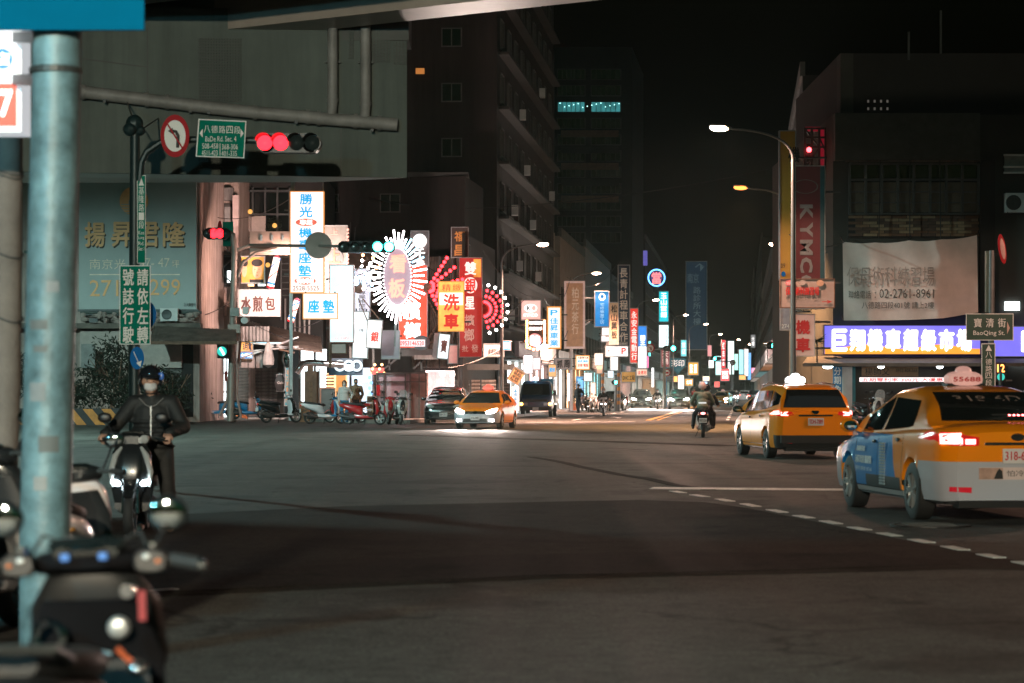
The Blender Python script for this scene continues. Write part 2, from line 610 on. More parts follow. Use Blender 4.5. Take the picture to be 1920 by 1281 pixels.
# horizontal drain pipe with couplings, two downpipes
part('drain_pipe', MB().tube([vp(-60, 158, .2), vp(150, 180, .2), vp(440, 213, .2), vp(620, 228, .2), vp(746, 237, .2)], .10, 14), PIPEM, v, True)
for x_, y_ in ((170, 182), (285, 195), (322, 199), (365, 205), (483, 217), (580, 224), (600, 226), (668, 231), (712, 234)):
    a = vp(x_ - 3, y_, .2)
    b = vp(x_ + 4, y_ + .4, .2)
    part('pipe_coupling', MB().tube([a, b], .118, 14), PIPEM, v, True)
for x_, y0, y1 in ((626, 30, 216), (687, 30, 222)):
    part('down_pipe', MB().tube([vp(x_, y0, .17), vp(x_, y1 - 20, .17), vp(x_ - 1, y1 - 6, .17), vp(x_ - 3, y1 + 8, .19)], .082, 14), PIPEM, v, True)
    part('pipe_coupling', MB().tube([vp(x_, y1 - 27, .17), vp(x_, y1 - 21, .17)], .094, 14), PIPEM, v, True)
    part('pipe_clamp', MB().bar(vp(x_ - 14, y0 + 90, .1), vp(x_ + 14, y0 + 90, .1), .1, .03), DSTEEL, v)
for x_ in (210, 400, 560, 700):
    yy = 180 + (x_ - 150) * .1
    part('pipe_bracket', MB().bar(vp(x_, yy + 8, .0), vp(x_, yy + 14, .3), .05, .05), DSTEEL, v)
# studded plates on the beam face
def studs(x0, y0, x1, y1, nx, ny):
    pl = MB()
    a, b = vp(x0, y1, .012), vp(x1, y0, .012)
    pl.add([(a.x, a.y, a.z), (b.x, b.y, a.z), (b.x, b.y, b.z), (a.x, a.y, b.z)], [(0, 1, 2, 3)])
    o = part('studded_plate', pl, CONCD, v)
    s = MB()
    for i in range(nx):
        for j in range(ny):
            c = vp(x0 + (i + .5) * (x1 - x0) / nx, y0 + (j + .5) * (y1 - y0) / ny, .03)
            s.box(c, (.032, .04, .03))
    part('stud', s, CONC, o, stuff=True)
studs(376, 76, 456, 195, 16, 22)
studs(376, 268, 452, 322, 16, 10)
studs(654, 44, 664, 112, 2, 13)
studs(697, 44, 732, 118, 6, 14)
studs(738, 44, 762, 122, 4, 14)
# board-marked panel joints
for (a, b) in (((150, 116), (283, 132)), ((283, 58), (283, 180)), ((640, 240), (640, 330))):
    part('panel_joint', MB().bar(vp(*a, .001), vp(*b, .001), .018, .018), CONCD, v)
# deck: soffit slab, edge fascia girder running down across the view
e0, e1 = Vector((-1.64, 35.0)), Vector((1.28, 33.1))
dr = (e1 - e0).normalized()
nr = Vector((-dr.y, dr.x))               # pointing away from the camera
zs = Z(40, 35.0)
A, B = e0 - dr * 26, e0 + dr * 34
def deckpoly(off0, off1):
    return [(A + nr * off0)[:], (B + nr * off0)[:], (B + nr * off1)[:], (A + nr * off1)[:]]
FAS = mat("fascia_concrete", (0.34, 0.29, 0.25), 0.38, var=0.25, scale=0.8)
part('deck_slab', MB().slab(deckpoly(-.2, -9.5), zs + 1.15, zs + 1.5), CONCD, v)
part('edge_girder', MB().slab(deckpoly(0, -.9), zs, zs + 1.1), FAS, v)
for k in range(1, 4):
    part('girder', MB().slab(deckpoly(-.9 - k * 2.0, -1.6 - k * 2.0), zs + .1, zs + 1.1), CONCD, v)
part('deck_slab', MB().slab(deckpoly(.05, 4.5), zs + 1.18, zs + 1.52), CONCD, v)
part('parapet', MB().slab(deckpoly(4.2, 4.5), zs + 1.5, zs + 2.6), CONC, v)
part('bearing_block', MB().box((*vp(500, 90, -.6)[:2], zs + .3), (4.5, 1.0, .9)), CONCD, v)

# ------------------------------------------------------------------ buildings
def winmesh(w, h, d=0.10, bars=1, horiz=0):
    """frame with bars, local xz plane, outside towards -y"""
    m = MB()
    t = 0.06
    m.bx(-w / 2, w / 2, -d, 0, -h / 2, -h / 2 + t).bx(-w / 2, w / 2, -d, 0, h / 2 - t, h / 2)
    m.bx(-w / 2, -w / 2 + t, -d, 0, -h / 2 + t, h / 2 - t).bx(w / 2 - t, w / 2, -d, 0, -h / 2 + t, h / 2 - t)
    for k in range(bars):
        x_ = -w / 2 + w * (k + 1) / (bars + 1)
        m.bx(x_ - .025, x_ + .025, -d * .8, 0, -h / 2 + t, h / 2 - t)
    for k in range(horiz):
        z_ = -h / 2 + h * (k + 1) / (horiz + 1)
        m.bx(-w / 2 + t, w / 2 - t, -d * .7, 0, z_ - .02, z_ + .02)
    return m
WINS = {}
def windows(b, p0, ux, cols, rows, w, h, frame, pane, bars=1, sill=True, skip=0.0, lit=None, horiz=0):
    """p0: local position of the first window centre; ux: unit direction along the wall (outward is right of it turned -90)"""
    key = (round(w, 2), round(h, 2), bars, frame.name, pane.name, horiz)
    if key not in WINS:
        fm = winmesh(w, h, .1, bars, horiz).mesh('window', frame)
        pm = MB().bx(-w / 2 + .03, w / 2 - .03, -.045, -.005, -h / 2 + .03, h / 2 - .03).mesh('pane', pane)
        sm = MB().bx(-w / 2 - .08, w / 2 + .08, -.2, 0, -h / 2 - .1, -h / 2 - .01).mesh('sill', CONC)
        WINS[key] = (fm, pm, sm)
    fm, pm, sm = WINS[key]
    ang = math.atan2(ux[1], ux[0])
    for r_ in rows:
        for c_ in cols:
            if random.random() < skip:
                continue
            o = link('window', fm, b)
            o.location = Vector(p0) + Vector((ux[0] * c_, ux[1] * c_, r_))
            o.rotation_euler = (0, 0, ang)
            q = link('pane', pm, o)
            if lit and random.random() < lit[0]:
                q.data = lit[1]
            if sill:
                link('sill', sm, o)
def block(name, label, corners, z0, z1, m, cat='building'):
    """a building with its base corner as origin; corners in world xy, counter-clockwise"""
    c0 = corners[0]
    b = thing(name, label, cat, (c0[0], c0[1], z0))
    part('wall', MB().slab([(p[0] - c0[0], p[1] - c0[1]) for p in corners], 0, z1 - z0), m, b)
    return b
TOW1 = mat("wall_brown", (0.022, 0.0165, 0.014), 0.85, var=0.25, scale=0.4, streak=.4, bump=.2, bscale=6)
TOW2 = mat("wall_grey", (0.038, 0.037, 0.032), 0.85, var=0.25, scale=0.4)
TOW3 = mat("wall_dark", (0.018, 0.017, 0.016), 0.85, var=0.25, scale=0.4)
TILE = mat("wall_tile", (0.26, 0.22, 0.19), 0.6, var=0.2, scale=1.2, bump=.2, bscale=12)
BEIGE = mat("wall_beige", (0.42, 0.33, 0.28), 0.75, streak=.5, var=0.25, scale=0.7, bump=.15, bscale=8)
WFR = mat("window_frame", (0.08, 0.075, 0.07), 0.5, 0.2, var=0.2)
PANE_LIT = MB().bx(-.6, .6, -.045, -.005, -.6, .6).mesh('pane', glow('warm_window', (1.0, .45, .15), .5))

# dark apartment tower on the corner of the avenue: flank towards the crossing, street front along the avenue
def sx(y):
    return street(-3.3, y)
TY0, TY1 = 132, 172
tw = block('apartment_tower', 'tall dark brown apartment tower behind the round neon signs', [(sx(TY0) - 12, TY0 + 1), (sx(TY0), TY0), (sx(TY1), TY1), (sx(TY1) - 14, TY1)], 0, 46, TOW1)
ux = Vector((SL, 1)).normalized()
org = Vector((sx(TY0) - (sx(TY0) - 12), -1.0, 0))
windows(tw, org + Vector((0, 0, 6.5)), ux, [2.5 + 4.2 * i for i in range(9)], [3.2 * j for j in range(12)], 1.7, 1.7, WFR, DGLASS, 1)
windows(tw, (2.2, -.18, 12.4), Vector((1, -.083)).normalized(), [0, 3.6, 7.2], [3.2 * j for j in range(10)], 1.2, 1.1, WFR, DGLASS, 1, False)
cm = MB()
for j in range(12):
    p = org + Vector((0, 0, 5.0 + 3.2 * j))
    cm.box((0, 0, 0), (.01, .01, .01), Matrix.Translation(p))
for j in range(12):      # projecting balcony slabs along the avenue
    p, q = org + Vector((.35, 1.0, 5.2 + 3.2 * j)), org + Vector((.35 + 3.8, 39, 5.2 + 3.2 * j))
    part('balcony_slab', MB().bar(p, q, .7, .16), TOW2, tw)
for j, dy in ((0, 4), (1, 9), (2, 6), (3, 14), (1, 22), (2, 18), (0, 30), (4, 11), (5, 25), (3, 33)):
    p = org + Vector((.45 + SL * dy, dy, 6.0 + 3.2 * j))
    part('air_conditioner', MB().box(p, (.4, .8, .6)), WHITEP, tw)
lw = MB().bx(-.13, .13, -.05, -.01, -.17, .17).mesh('lit_window', glow('orange_window', (1.0, .36, .08), .35))
for dx in (0, .4):
    o = link('lit_window', lw, tw)
    o.location = (X(783 + dx * 20, 131.5) - tw.location.x, -.95, Z(131, 131.5))
yl = MB().bx(-.05, -.01, -.8, .8, -.6, .6).mesh('lit_window', glow('amber_window', (1.0, .55, .18), .3))

# windowless brown flank wall in front of the tower
fw = block('party_wall_building', 'plain brown windowless flank wall above the sunburst sign', [(X(768, 124), 124), (X(872, 124), 123.5), (X(872, 124) + .9, 131), (X(768, 124), 131.5)], 0, Z(332, 124), TOW1)
part('coping', MB().bx(-.1, 3.2, -.1, 7, Z(332, 124), Z(332, 124) + .25), CONCD, fw)
for k in range(5):
    part('mast_rung', MB().bar((1.6, -.15, 7 + k * .8), (2.2, -.15, 7.0 + k * .8), .05), DSTEEL, fw)
for dx in (1.6, 2.2):
    part('mast_rail', MB().bar((dx, -.15, 6.4), (dx, -.15, 10.8), .06), DSTEEL, fw)

# low row along the avenue, left side
def rowblock(name, label, y0, y1, h, m, depth=11, off=-3.3, cols=None, fh=3.2, frame=WFR, side=1):
    a, b = (street(off, y0), y0), (street(off, y1), y1)
    if side > 0:
        cs = [a, b, (b[0] - depth, b[1]), (a[0] - depth, a[1])]
        bl = block(name, label, cs, 0, h, m)
        n = int((y1 - y0) / 4.2)
        windows(bl, Vector((0, 0, 5.6)), ux, [2.2 + 4.2 * i for i in range(n)], [fh * j for j in range(max(1, int((h - 5) / fh)))], 2.2, 1.7, frame, DGLASS, 2)
    else:
        cs = [b, a, (a[0] + depth, a[1]), (b[0] + depth, b[1])]
        bl = block(name, label, cs, 0, h, m)
        n = int((y1 - y0) / 4.2)
        windows(bl, Vector((0, 0, 5.6)), -ux, [2.2 + 4.2 * i for i in range(n)], [fh * j for j in range(max(1, int((h - 5) / fh)))], 2.2, 1.7, frame, DGLASS, 2)
    part('parapet', MB().bar(Vector((cs[0][0] - bl.location.x, cs[0][1] - bl.location.y, h + .3)), Vector((cs[1][0] - bl.location.x, cs[1][1] - bl.location.y, h + .3)), .25, .7), CONCD, bl)
    return bl
r1 = rowblock('shop_house', 'four-storey shop house with a pale blank end wall beyond the tower', 178, 205, 13.6, TILE)
part('end_wall_render', MB().bx(-10.9, -.4, -.12, -.02, 4, Z(437, 178)), mat('end_render', (.42, .34, .28), .8, var=.22, scale=.5, bump=.2, bscale=5), r1)
for k in range(3):
    part('wall_crack', MB().bar((-2.6 + k * .15, -.13, 10 - k * 1.4), (-2.5 + k * .18, -.13, 8.6 - k * 1.3), .04), DSTEEL, r1)
rowblock('shop_house', 'tiled shop house behind the dark blue taxi-cooperative sign', 206, 246, 14.6, TILE)
rowblock('shop_house', 'grey shop house behind the round pawn neon', 247, 296, 13.6, TOW2)
rowblock('shop_house', 'dark corner block beside the tall blue hospital-arrow sign', 336, 430, 24, TOW3)
rowblock('shop_house', 'far block on the left side where the avenue narrows', 432, 640, 17, TOW2)
# banded office tower
od = 300
ox0, ox1 = X(1040, od), X(1185, od)
ot = block('office_tower', 'dark office tower with horizontal window bands and one lit teal floor', [(ox0, od), (ox1, od), (ox1 + 3, od + 26), (ox0, od + 26)], 0, Z(88, od), TOW3)
band = glow('teal_office', (.10, .55, .58), .28, .5, scale=.9)
redb = mat('dull_red_band', (.2, .09, .06), .6)
for j in range(11):
    z_ = Z(128 + 30 * j * 1.02, od)
    zz0, zz1 = z_ - 1.55, z_ - .1
    for a, b in ((1045, 1098), (1108, 1165)):
        litf = (j == 2)
        f = part('window_band', MB().bx(X(a, od) - ox0, X(b, od) - ox0, -.12, -.02, zz0, zz1), WFR if not litf else DSTEEL, ot)
        n = 6
        for k in range(n):
            xa = X(a, od) - ox0 + .08 + k * (X(b, od) - X(a, od) - .16) / n
            xb = xa + (X(b, od) - X(a, od) - .16) / n - .08
            part('pane', MB().bx(xa, xb, -.16, -.13, zz0 + .1, zz1 - .1), band if litf else DGLASS, f)
    if j in (3, 4, 5, 6, 7):
        part('spandrel', MB().bx(X(1052, od) - ox0, X(1160, od) - ox0, -.2, -.02, zz0 - 1.1, zz0 - .2), redb if j % 2 else TOW2, ot)
lb = MB()
for k in range(14):
    lb.ell((X(1050 + k * 8.5, od) - ox0, -.3, Z(194 + (k * 7) % 9, od)), .07, 6, 4)
part('ceiling_light', lb, glow('office_downlight', (.5, 1.0, .95), 2.5), ot)
# right-hand avenue row and closing silhouettes
rowblock('shop_house', 'dark block down the avenue behind the tall motorcycle-brand sign', 112, 190, 17, TOW3, off=13.9, side=-1)
rowblock('shop_house', 'mid block on the right side of the avenue before the far signals', 192, 330, 15, TOW2, off=13.9, side=-1)
rowblock('shop_house', 'stepped silhouette block on the right side far down the avenue', 332, 520, 24, TOW3, off=13.9, side=-1)
rowblock('shop_house', 'last dark block on the right side before the far end', 522, 700, 30, TOW3, off=13.9, side=-1)
end = block('apartment_slab', 'unlit apartment slab closing the far end of the avenue', [(X(1285, 760), 760), (X(1470, 760), 760), (X(1470, 760), 790), (X(1285, 760), 790)], 0, Z(655, 760), TOW3)
windows(end, (3, -.05, 4), Vector((1, 0)), [3.2 * i for i in range(9)], [3 * j for j in range(4)], 1.6, 1.3, WFR, DGLASS, 1, False)
# ------------------------------------------------------------------ helpers for things described by their picture box and depth
def off(b):
    o = Vector(b.location)
    while b.parent is not None:
        b = b.parent
        o = o + Vector(b.location)
    return o
def pbox(b, name, x0, y0, x1, y1, d, th, m, **kw):
    """a box part: picture box at depth d, running th metres back"""
    a, c = P(x0, y1, d) - off(b), P(x1, y0, d) - off(b)
    return part(name, MB().bx(a.x, c.x, a.y, a.y + th, a.z, c.z), m, b, **kw)
def pbar(b, name, p, q, d, w, m, d2=None):
    a, c = P(*p, d) - off(b), P(*q, d2 or d) - off(b)
    return part(name, MB().bar(a, c, w), m, b)
def pthing(name, label, cat, x, y, d, group=None):
    return thing(name, label, cat, P(x, y, d), 0, group)
def fbuild(name, label, x0, y0, x1, d, depth, m, zopen=0.0):
    a, c = X(x0, d), X(x1, d)
    if zopen:      # upper floors carried over an open shop: set-back core below
        b = thing(name, label, 'building', (a, d, 0))
        part('wall', MB().bx(0, c - a, 0, depth, zopen, Z(y0, d)), m, b)
        part('ground_floor_core', MB().bx(.05, c - a - .05, 4, depth - .1, 0, zopen - .01), m, b)
        return b
    return block(name, label, [(a, d), (c, d), (c, d + depth), (a, d + depth)], 0, Z(y0, d), m)
def corrugated(b, name, x0, y0, x1, y1, d, m, n=None, amp=.05):
    a, c = P(x0, y1, d) - off(b), P(x1, y0, d) - off(b)
    w = c.x - a.x
    n = n or max(6, int(w / .16))
    mb = MB()
    vs, fs = [], []
    for i in range(n * 2 + 1):
        xx = a.x + w * i / (2 * n)
        yy = a.y - (amp if i % 2 else 0)
        vs += [(xx, yy, a.z), (xx, yy, c.z)]
    for i in range(n * 2):
        fs.append((2 * i, 2 * i + 2, 2 * i + 3, 2 * i + 1))
    mb.add(vs, fs)
    return part(name, mb, m, b, fix=False)
def shutter(b, x0, y0, x1, y1, d, m, n=None):
    a, c = P(x0, y1, d) - off(b), P(x1, y0, d) - off(b)
    n = n or max(5, int((c.z - a.z) / .17))
    o = part('shutter', MB().bx(a.x, c.x, a.y + .05, a.y + .08, a.z, c.z), DSTEEL, b)
    h = (c.z - a.z) / n
    sm = MB().add([(0, 0, 0), (c.x - a.x, 0, 0), (c.x - a.x, -.045, h * .5), (0, -.045, h * .5), (c.x - a.x, 0, h * .93), (0, 0, h * .93)], [(0, 1, 2, 3), (3, 2, 4, 5)]).mesh('slat', m)
    for k in range(n):
        s = link('slat', sm, o)
        s.location = (a.x, a.y + .045, a.z + k * h)
TIN = mat("tin_sheet", (0.26, 0.25, 0.24), 0.5, 0.35, streak=.6, var=0.35, scale=1.2)
TIND = mat("tin_weathered", (0.15, 0.12, 0.10), 0.7, 0.2, var=0.5, scale=1.6)
TARP = mat("brown_tarpaulin", (0.17, 0.10, 0.07), 0.8, var=0.35, scale=1.3)
PLASTER = mat("plaster_pink", (0.45, 0.35, 0.31), 0.8, streak=.5, var=0.25, scale=0.8, bump=.2, bscale=6)
WOOD = mat("brown_board", (0.16, 0.09, 0.055), 0.65, var=0.35, scale=4)
CARD = mat("cardboard", (0.36, 0.22, 0.12), 0.85, var=0.2, scale=3)
LEAF = mat("leaf_dark", (0.017, 0.025, 0.015), 0.6, var=0.4, scale=2.5)
GL_COOL = glow('shop_cool', (.85, .98, 1.0), 3.2, .4, scale=.8)
GL_WARM = glow('shop_warm', (1.0, .55, .26), 2.2, .4, scale=.8)
GL_PINK = glow('shop_pink', (1.0, .68, .66), 2.6, .4, scale=.8)
GL_TUBE = glow('tube_white', (.92, 1.0, 1.0), 12.0, 0)
GL_TUBE2 = glow('tube_store', (.9, 1.0, 1.0), 45.0, 0)
def ac_unit(b, x0, y0, x1, y1, d):
    o = pbox(b, 'air_conditioner', x0, y0, x1, y1, d, .35, WHITEP)
    c = P((x0 + x1) / 2 - (x1 - x0) * .12, (y0 + y1) / 2, d) - off(b)
    r_ = (y1 - y0) * .4 * d / F
    part('fan_grille', MB().lathe([(r_, -.012), (r_ * .85, -.03), (0, -.012)], c, 'Y', 18), DSTEEL, o)
    for s in (x0 + 3, x1 - 3):
        pbar(o, 'bracket', (s, y1), (s, y1 + 3), d, .04, DSTEEL)

# ---------------------------------------------------------------- left corner: building carrying the property billboard
b1 = fbuild('corner_building', 'pale corner building carrying the grey property billboard', -120, 250, 374, 106, 9, PLASTER)
for x0, y0, x1, y1 in ((-90, 380, -30, 470), (45, 470, 140, 475)):
    pbox(b1, 'ledge', x0, y0, x1, y1, 105.8, .2, CONC)
pbox(b1, 'ledge', -110, 606, 376, 616, 105.2, .9, TIND)
pbox(b1, 'ledge', 150, 583, 376, 588, 105.5, .5, CONC)
rub = MB()
for k in range(70):
    p = P(random.uniform(150, 372), random.uniform(588, 604), 105.35) - off(b1)
    rub.ell(p, (random.uniform(.1, .3), .12, random.uniform(.05, .14)), 6, 4)
part('rubble', rub, PLASTER, b1, stuff=True)
pbox(b1, 'junction_box', 167, 597, 183, 605, 105.0, .2, BLACK)
for k, (x0, x1) in enumerate(((150, 240), (244, 340))):
    pbox(b1, 'wall_panel', x0, 620, x1, 690, 105.7, .25, mat('panel_beige', (.45, .38, .34), .7, var=.15))
pbox(b1, 'wall_panel', 152, 645, 178, 690, 104.4, .1, mat('panel_grey', (.26, .26, .25), .7))
ac_unit(b1, 300, 578, 333, 602, 105.0)
pbar(b1, 'conduit', (100, 340), (100, 620), 105.7, .09, PIPEM)
pbar(b1, 'conduit', (118, 340), (118, 640), 105.7, .06, DSTEEL)
pbar(b1, 'conduit', (150, 590), (372, 592), 105.4, .05, DSTEEL)
aw = MB()   # hanging tin canopy with ribs
ca = [P(290, 612, 105) - off(b1), P(442, 618, 105) - off(b1), P(442, 640, 103) - off(b1), P(280, 640, 103) - off(b1)]
aw.add([*ca], [(0, 1, 2, 3)])
for k in range(22):
    t = k / 21
    aw.bar(ca[0].lerp(ca[1], t), ca[3].lerp(ca[2], t), .05)
part('tin_canopy', aw, TIND, b1)
pbox(b1, 'canopy_fascia', 278, 640, 444, 646, 103, .08, RUST)
pbox(b1, 'recess_wall', 340, 646, 362, 782, 105.95, .05, TOW3)
shutter(b1, 300, 660, 340, 780, 105.9, TIN)

bb = pthing('property_billboard', 'grey property billboard with gold characters and a gold ring logo', 'billboard', 258, 580, 105.4)
BBG = mat('billboard_face', (.36, .40, .385), .5, var=.10, scale=.5)
GOLD = mat('gold_print', (.86, .40, .12), .45, var=.15, scale=2)
GOLDS = mat('gold_shadow_print', (.05, .035, .02), .6)
pbox(bb, 'panel', 148, 330, 368, 580, 105.5, .3, BBG)
pbox(bb, 'frame', 145, 580, 371, 584, 105.45, .4, DSTEEL)
def plet(b, s, x0, y0, x1, y1, d, m, bold=.02, vert=False, name='lettering', th=0.0):
    a, c = P(x0, y1, d) - off(b), P(x1, y0, d) - off(b)
    return part(name, letters(MB(), s, a.x, a.z, c.x, c.z, a.y, bold, vert), m, b, fix=False)
for ch, x0, x1 in (('揚', 158, 197), ('昇', 208, 248), ('君', 262, 298), ('隆', 305, 347)):
    plet(bb, ch, x0 + 2, 418, x1 + 2, 466, 105.48, GOLDS, .03)
    plet(bb, ch, x0, 416, x1, 463, 105.46, GOLD, .03)
for s, x0, x1, y0, y1, bo in (('南', 168, 188, 486, 505, .0), ('京', 191, 211, 486, 505, .0), ('光', 214, 235, 486, 505, .0), ('37- 47', 262, 318, 484, 501, .0), ('坪', 322, 336, 488, 502, .0)):
    plet(bb, s, x0, y0, x1, y1, 105.46, mat('cream_print', (.85, .70, .55), .5), bo)
pbox(bb, 'rule', 168, 514, 337, 516, 105.46, .02, mat('cream_print', (.5, .42, .34), .5))
plet(bb, '271', 168, 525, 222, 556, 105.46, GOLD, .01)
plet(bb, '299', 281, 523, 338, 554, 105.46, GOLD, .01)
ring = MB()
n = 40
cx, cz = P(251, 377, 105.45).x - off(bb).x, P(251, 377, 105.45).z - off(bb).z
rr = 27 * 105 / F
pts_o = [(cx + rr * math.cos(2 * math.pi * k / n), cz + rr * math.sin(2 * math.pi * k / n)) for k in range(n)]
pts_i = [(cx + rr * .36 * math.cos(2 * math.pi * k / n), cz - rr * .1 + rr * .42 * math.sin(2 * math.pi * k / n)) for k in range(n)]
for k in range(n):
    k2 = (k + 1) % n
    y_ = 105.44 - off(bb).y
    ring.add([(pts_o[k][0], y_, pts_o[k][1]), (pts_o[k2][0], y_, pts_o[k2][1]), (pts_i[k2][0], y_, pts_i[k2][1]), (pts_i[k][0], y_, pts_i[k][1])], [(0, 1, 2, 3)])
part('logo_ring', ring, GOLD, bb, fix=False)
for k in range(4):
    pbox(bb, 'logo_stripe', 227, 383 + k * 5, 275, 384.2 + k * 5, 105.425, .01, BBG)
plet(bb, '巨大廣告社', 345, 568, 367, 575, 105.46, LETB, .0)

# planter wall with yellow and black hazard stripes, hedge behind it
hb = thing('hazard_barrier', 'low concrete barrier painted with slanting yellow and black stripes', 'barrier', (X(160, 95), 95, 0))
a, c = X(-60, 95) - hb.location.x, X(312, 95) - hb.location.x
zt_ = Z(766, 95)
part('wall', MB().bx(a, c, 0, .4, -.03, zt_), mat('barrier_black', (.02, .02, .02), .7, var=.3), hb)
YS = mat('hazard_yellow', (.42, .16, .02), .6, var=.3, scale=4)
k = 0
xx = a + .1
while xx < c - .9:
    part('stripe', MB().add([(xx + .55, -.012, 0.02), (xx + .95, -.012, 0.02), (xx + .40, -.012, zt_ - .02), (xx, -.012, zt_ - .02)], [(0, 1, 2, 3)]), YS, hb, fix=False)
    xx += .78
def leaf_cloud(mb, c, r, n, s, rnd=random):
    for _ in range(n):
        th, ph = rnd.uniform(0, 2 * math.pi), math.acos(rnd.uniform(-1, 1))
        q = rnd.uniform(.55, 1.05)
        p = Vector((c[0] + r[0] * q * math.sin(ph) * math.cos(th), c[1] + r[1] * q * math.sin(ph) * math.sin(th), c[2] + r[2] * q * math.cos(ph)))
        a_ = Vector((rnd.gauss(0, 1), rnd.gauss(0, 1), rnd.gauss(0, 1))).normalized()
        b_ = a_.orthogonal().normalized()
        l = s * rnd.uniform(.7, 1.4)
        mb.add([p, p + a_ * l + b_ * l * .3, p + a_ * l * 1.9, p + a_ * l - b_ * l * .3], [(0, 1, 2, 3)])
    return mb
def shrub(label, x, ytop, rx, d, base=.3, cat='shrub', n=900, s=.11):
    cz_ = Z(ytop, d)
    t = thing('shrub', label, cat, (X(x, d), d, 0.13), 0, 'shrubs behind the striped barrier')
    crown = MB()
    h = cz_ - base
    for k in range(9):
        leaf_cloud(crown, (random.uniform(-.6, .6) * rx, random.uniform(-.3, .3), base + h * random.uniform(.25, .8)), (rx * .55, .55, h * .26), n // 9, s)
    part('crown', crown, LEAF, t, fix=False)
    st = MB()
    for k in range(5):
        st.tube([(0, 0, -.05), (random.uniform(-.3, .3) * rx, random.uniform(-.1, .1), h * .4), (random.uniform(-.8, .8) * rx, random.uniform(-.3, .3), h * .8)], .04, 6, r2=.012)
    part('trunk', st, WOOD, t)
shrub('dense dark shrub spilling over the left end of the striped barrier', 25, 668, 1.6, 98, n=1600)
shrub('broad dark shrub behind the striped barrier below the billboard', 120, 692, 1.7, 98.2, n=1600)
shrub('tall dark shrub in front of the beige wall panels', 208, 636, 1.2, 98.6, n=1700)
shrub('leafy shrub behind the helmeted scooter rider', 268, 690, 1.4, 98.3, n=1600)
shrub('dark shrub at the right end of the striped barrier beside the shutter', 322, 672, 1.0, 98.0, n=1300)

# ---------------------------------------------------------------- beige narrow house with window and bracing
b2 = fbuild('narrow_house', 'narrow beige house with corner window and steel cross bracing', 374, 300, 447, 116, 8, BEIGE, Z(640, 116))
pbox(b2, 'window', 388, 382, 436, 452, 115.9, .1, WFR)
for k in range(3):
    pbox(b2, 'pane', 390 + k * 15.5, 388, 403 + k * 15.5, 450, 115.86, .03, mat('grey_pane', (.30, .30, .29), .3, var=.2))
pbox(b2, 'balcony_band', 380, 352, 437, 376, 115.6, .4, TIN)
pbox(b2, 'edge_panel', 436, 366, 447, 566, 115.5, .5, mat('panel_pale_pink', (.6, .47, .44), .6, var=.12))
pbox(b2, 'dark_opening', 386, 480, 437, 530, 115.9, .08, TOW3)
for y0 in (425, 480, 532, 536):
    pbar(b2, 'brace', (384, y0), (437, y0), 115.2, .1, DSTEEL)
for (p, q) in (((386, 430), (436, 480)), ((386, 484), (436, 532)), ((436, 484), (386, 532)), ((386, 425), (386, 560)), ((410, 480), (410, 536)), ((436, 425), (436, 560))):
    pbar(b2, 'brace', p, q, 115.2, .08, DSTEEL)
pbox(b2, 'lit_opening', 426, 508, 434, 530, 115.85, .04, GL_COOL)
pbox(b2, 'lower_opening', 384, 540, 408, 596, 115.9, .06, TOW3)
for y_ in (522, 558):
    pbox(b2, 'ceiling_lamp', 398, y_, 408, y_ + 3, 115.7, .1, GL_COOL)
pbox(b2, 'white_column', 404, 540, 424, 592, 115.3, .3, mat('panel_pale_pink'))

# ---------------------------------------------------------------- set-back steel and glass frame house
b3 = fbuild('steel_frame_house', 'dark set-back house with steel-framed glazing above the dumpling sign', 447, 330, 606, 121, 8, TOW3)
for k in range(4):
    for j in range(2):
        f = pbox(b3, 'window', 452 + k * 23, 362 + j * 42, 473 + k * 23, 400 + j * 42, 120.9, .08, DGLASS)
for x_ in (449, 474, 497, 520, 543):
    pbar(b3, 'mullion', (x_, 352), (x_, 460), 120.7, .1, DSTEEL)
for y_ in (358, 402, 446):
    pbar(b3, 'transom', (447, y_), (545, y_), 120.65, .1, DSTEEL)
corrugated(b3, 'tin_panel', 449, 405, 470, 434, 120.5, mat('panel_beige'))
pbox(b3, 'beige_panel', 471, 405, 498, 434, 120.5, .05, mat('panel_beige'))
orn = MB()
leaf_cloud(orn, P(514, 425, 120.4) - off(b3), (.42, .1, .5), 500, .05)
part('creeper', orn, LEAF, b3, fix=False)
for x_, y_ in ((469, 397), (515, 423), (502, 497)):
    c = P(x_, y_, 120.2) - off(b3)
    part('round_lantern', MB().ell(c, .13, 10, 8), glow('lantern_amber', (1, .5, .12), .8), b3, True)
for y_ in range(470, 560, 12):
    pbar(b3, 'ladder_rung', (527, y_), (543, y_), 120.4, .05, DSTEEL)
for x_ in (527, 543):
    pbar(b3, 'ladder_rail', (x_, 440), (x_, 600), 120.4, .07, DSTEEL)
pbox(b3, 'balcony_light_strip', 447, 533, 476, 537, 120.2, .1, GL_WARM)
pbox(b3, 'balcony_light_strip', 484, 533, 497, 536, 120.2, .1, GL_COOL)
for k in range(6):
    pbar(b3, 'post', (535 + k * 9, 560), (535 + k * 9, 640), 120.3, .09, TIN)

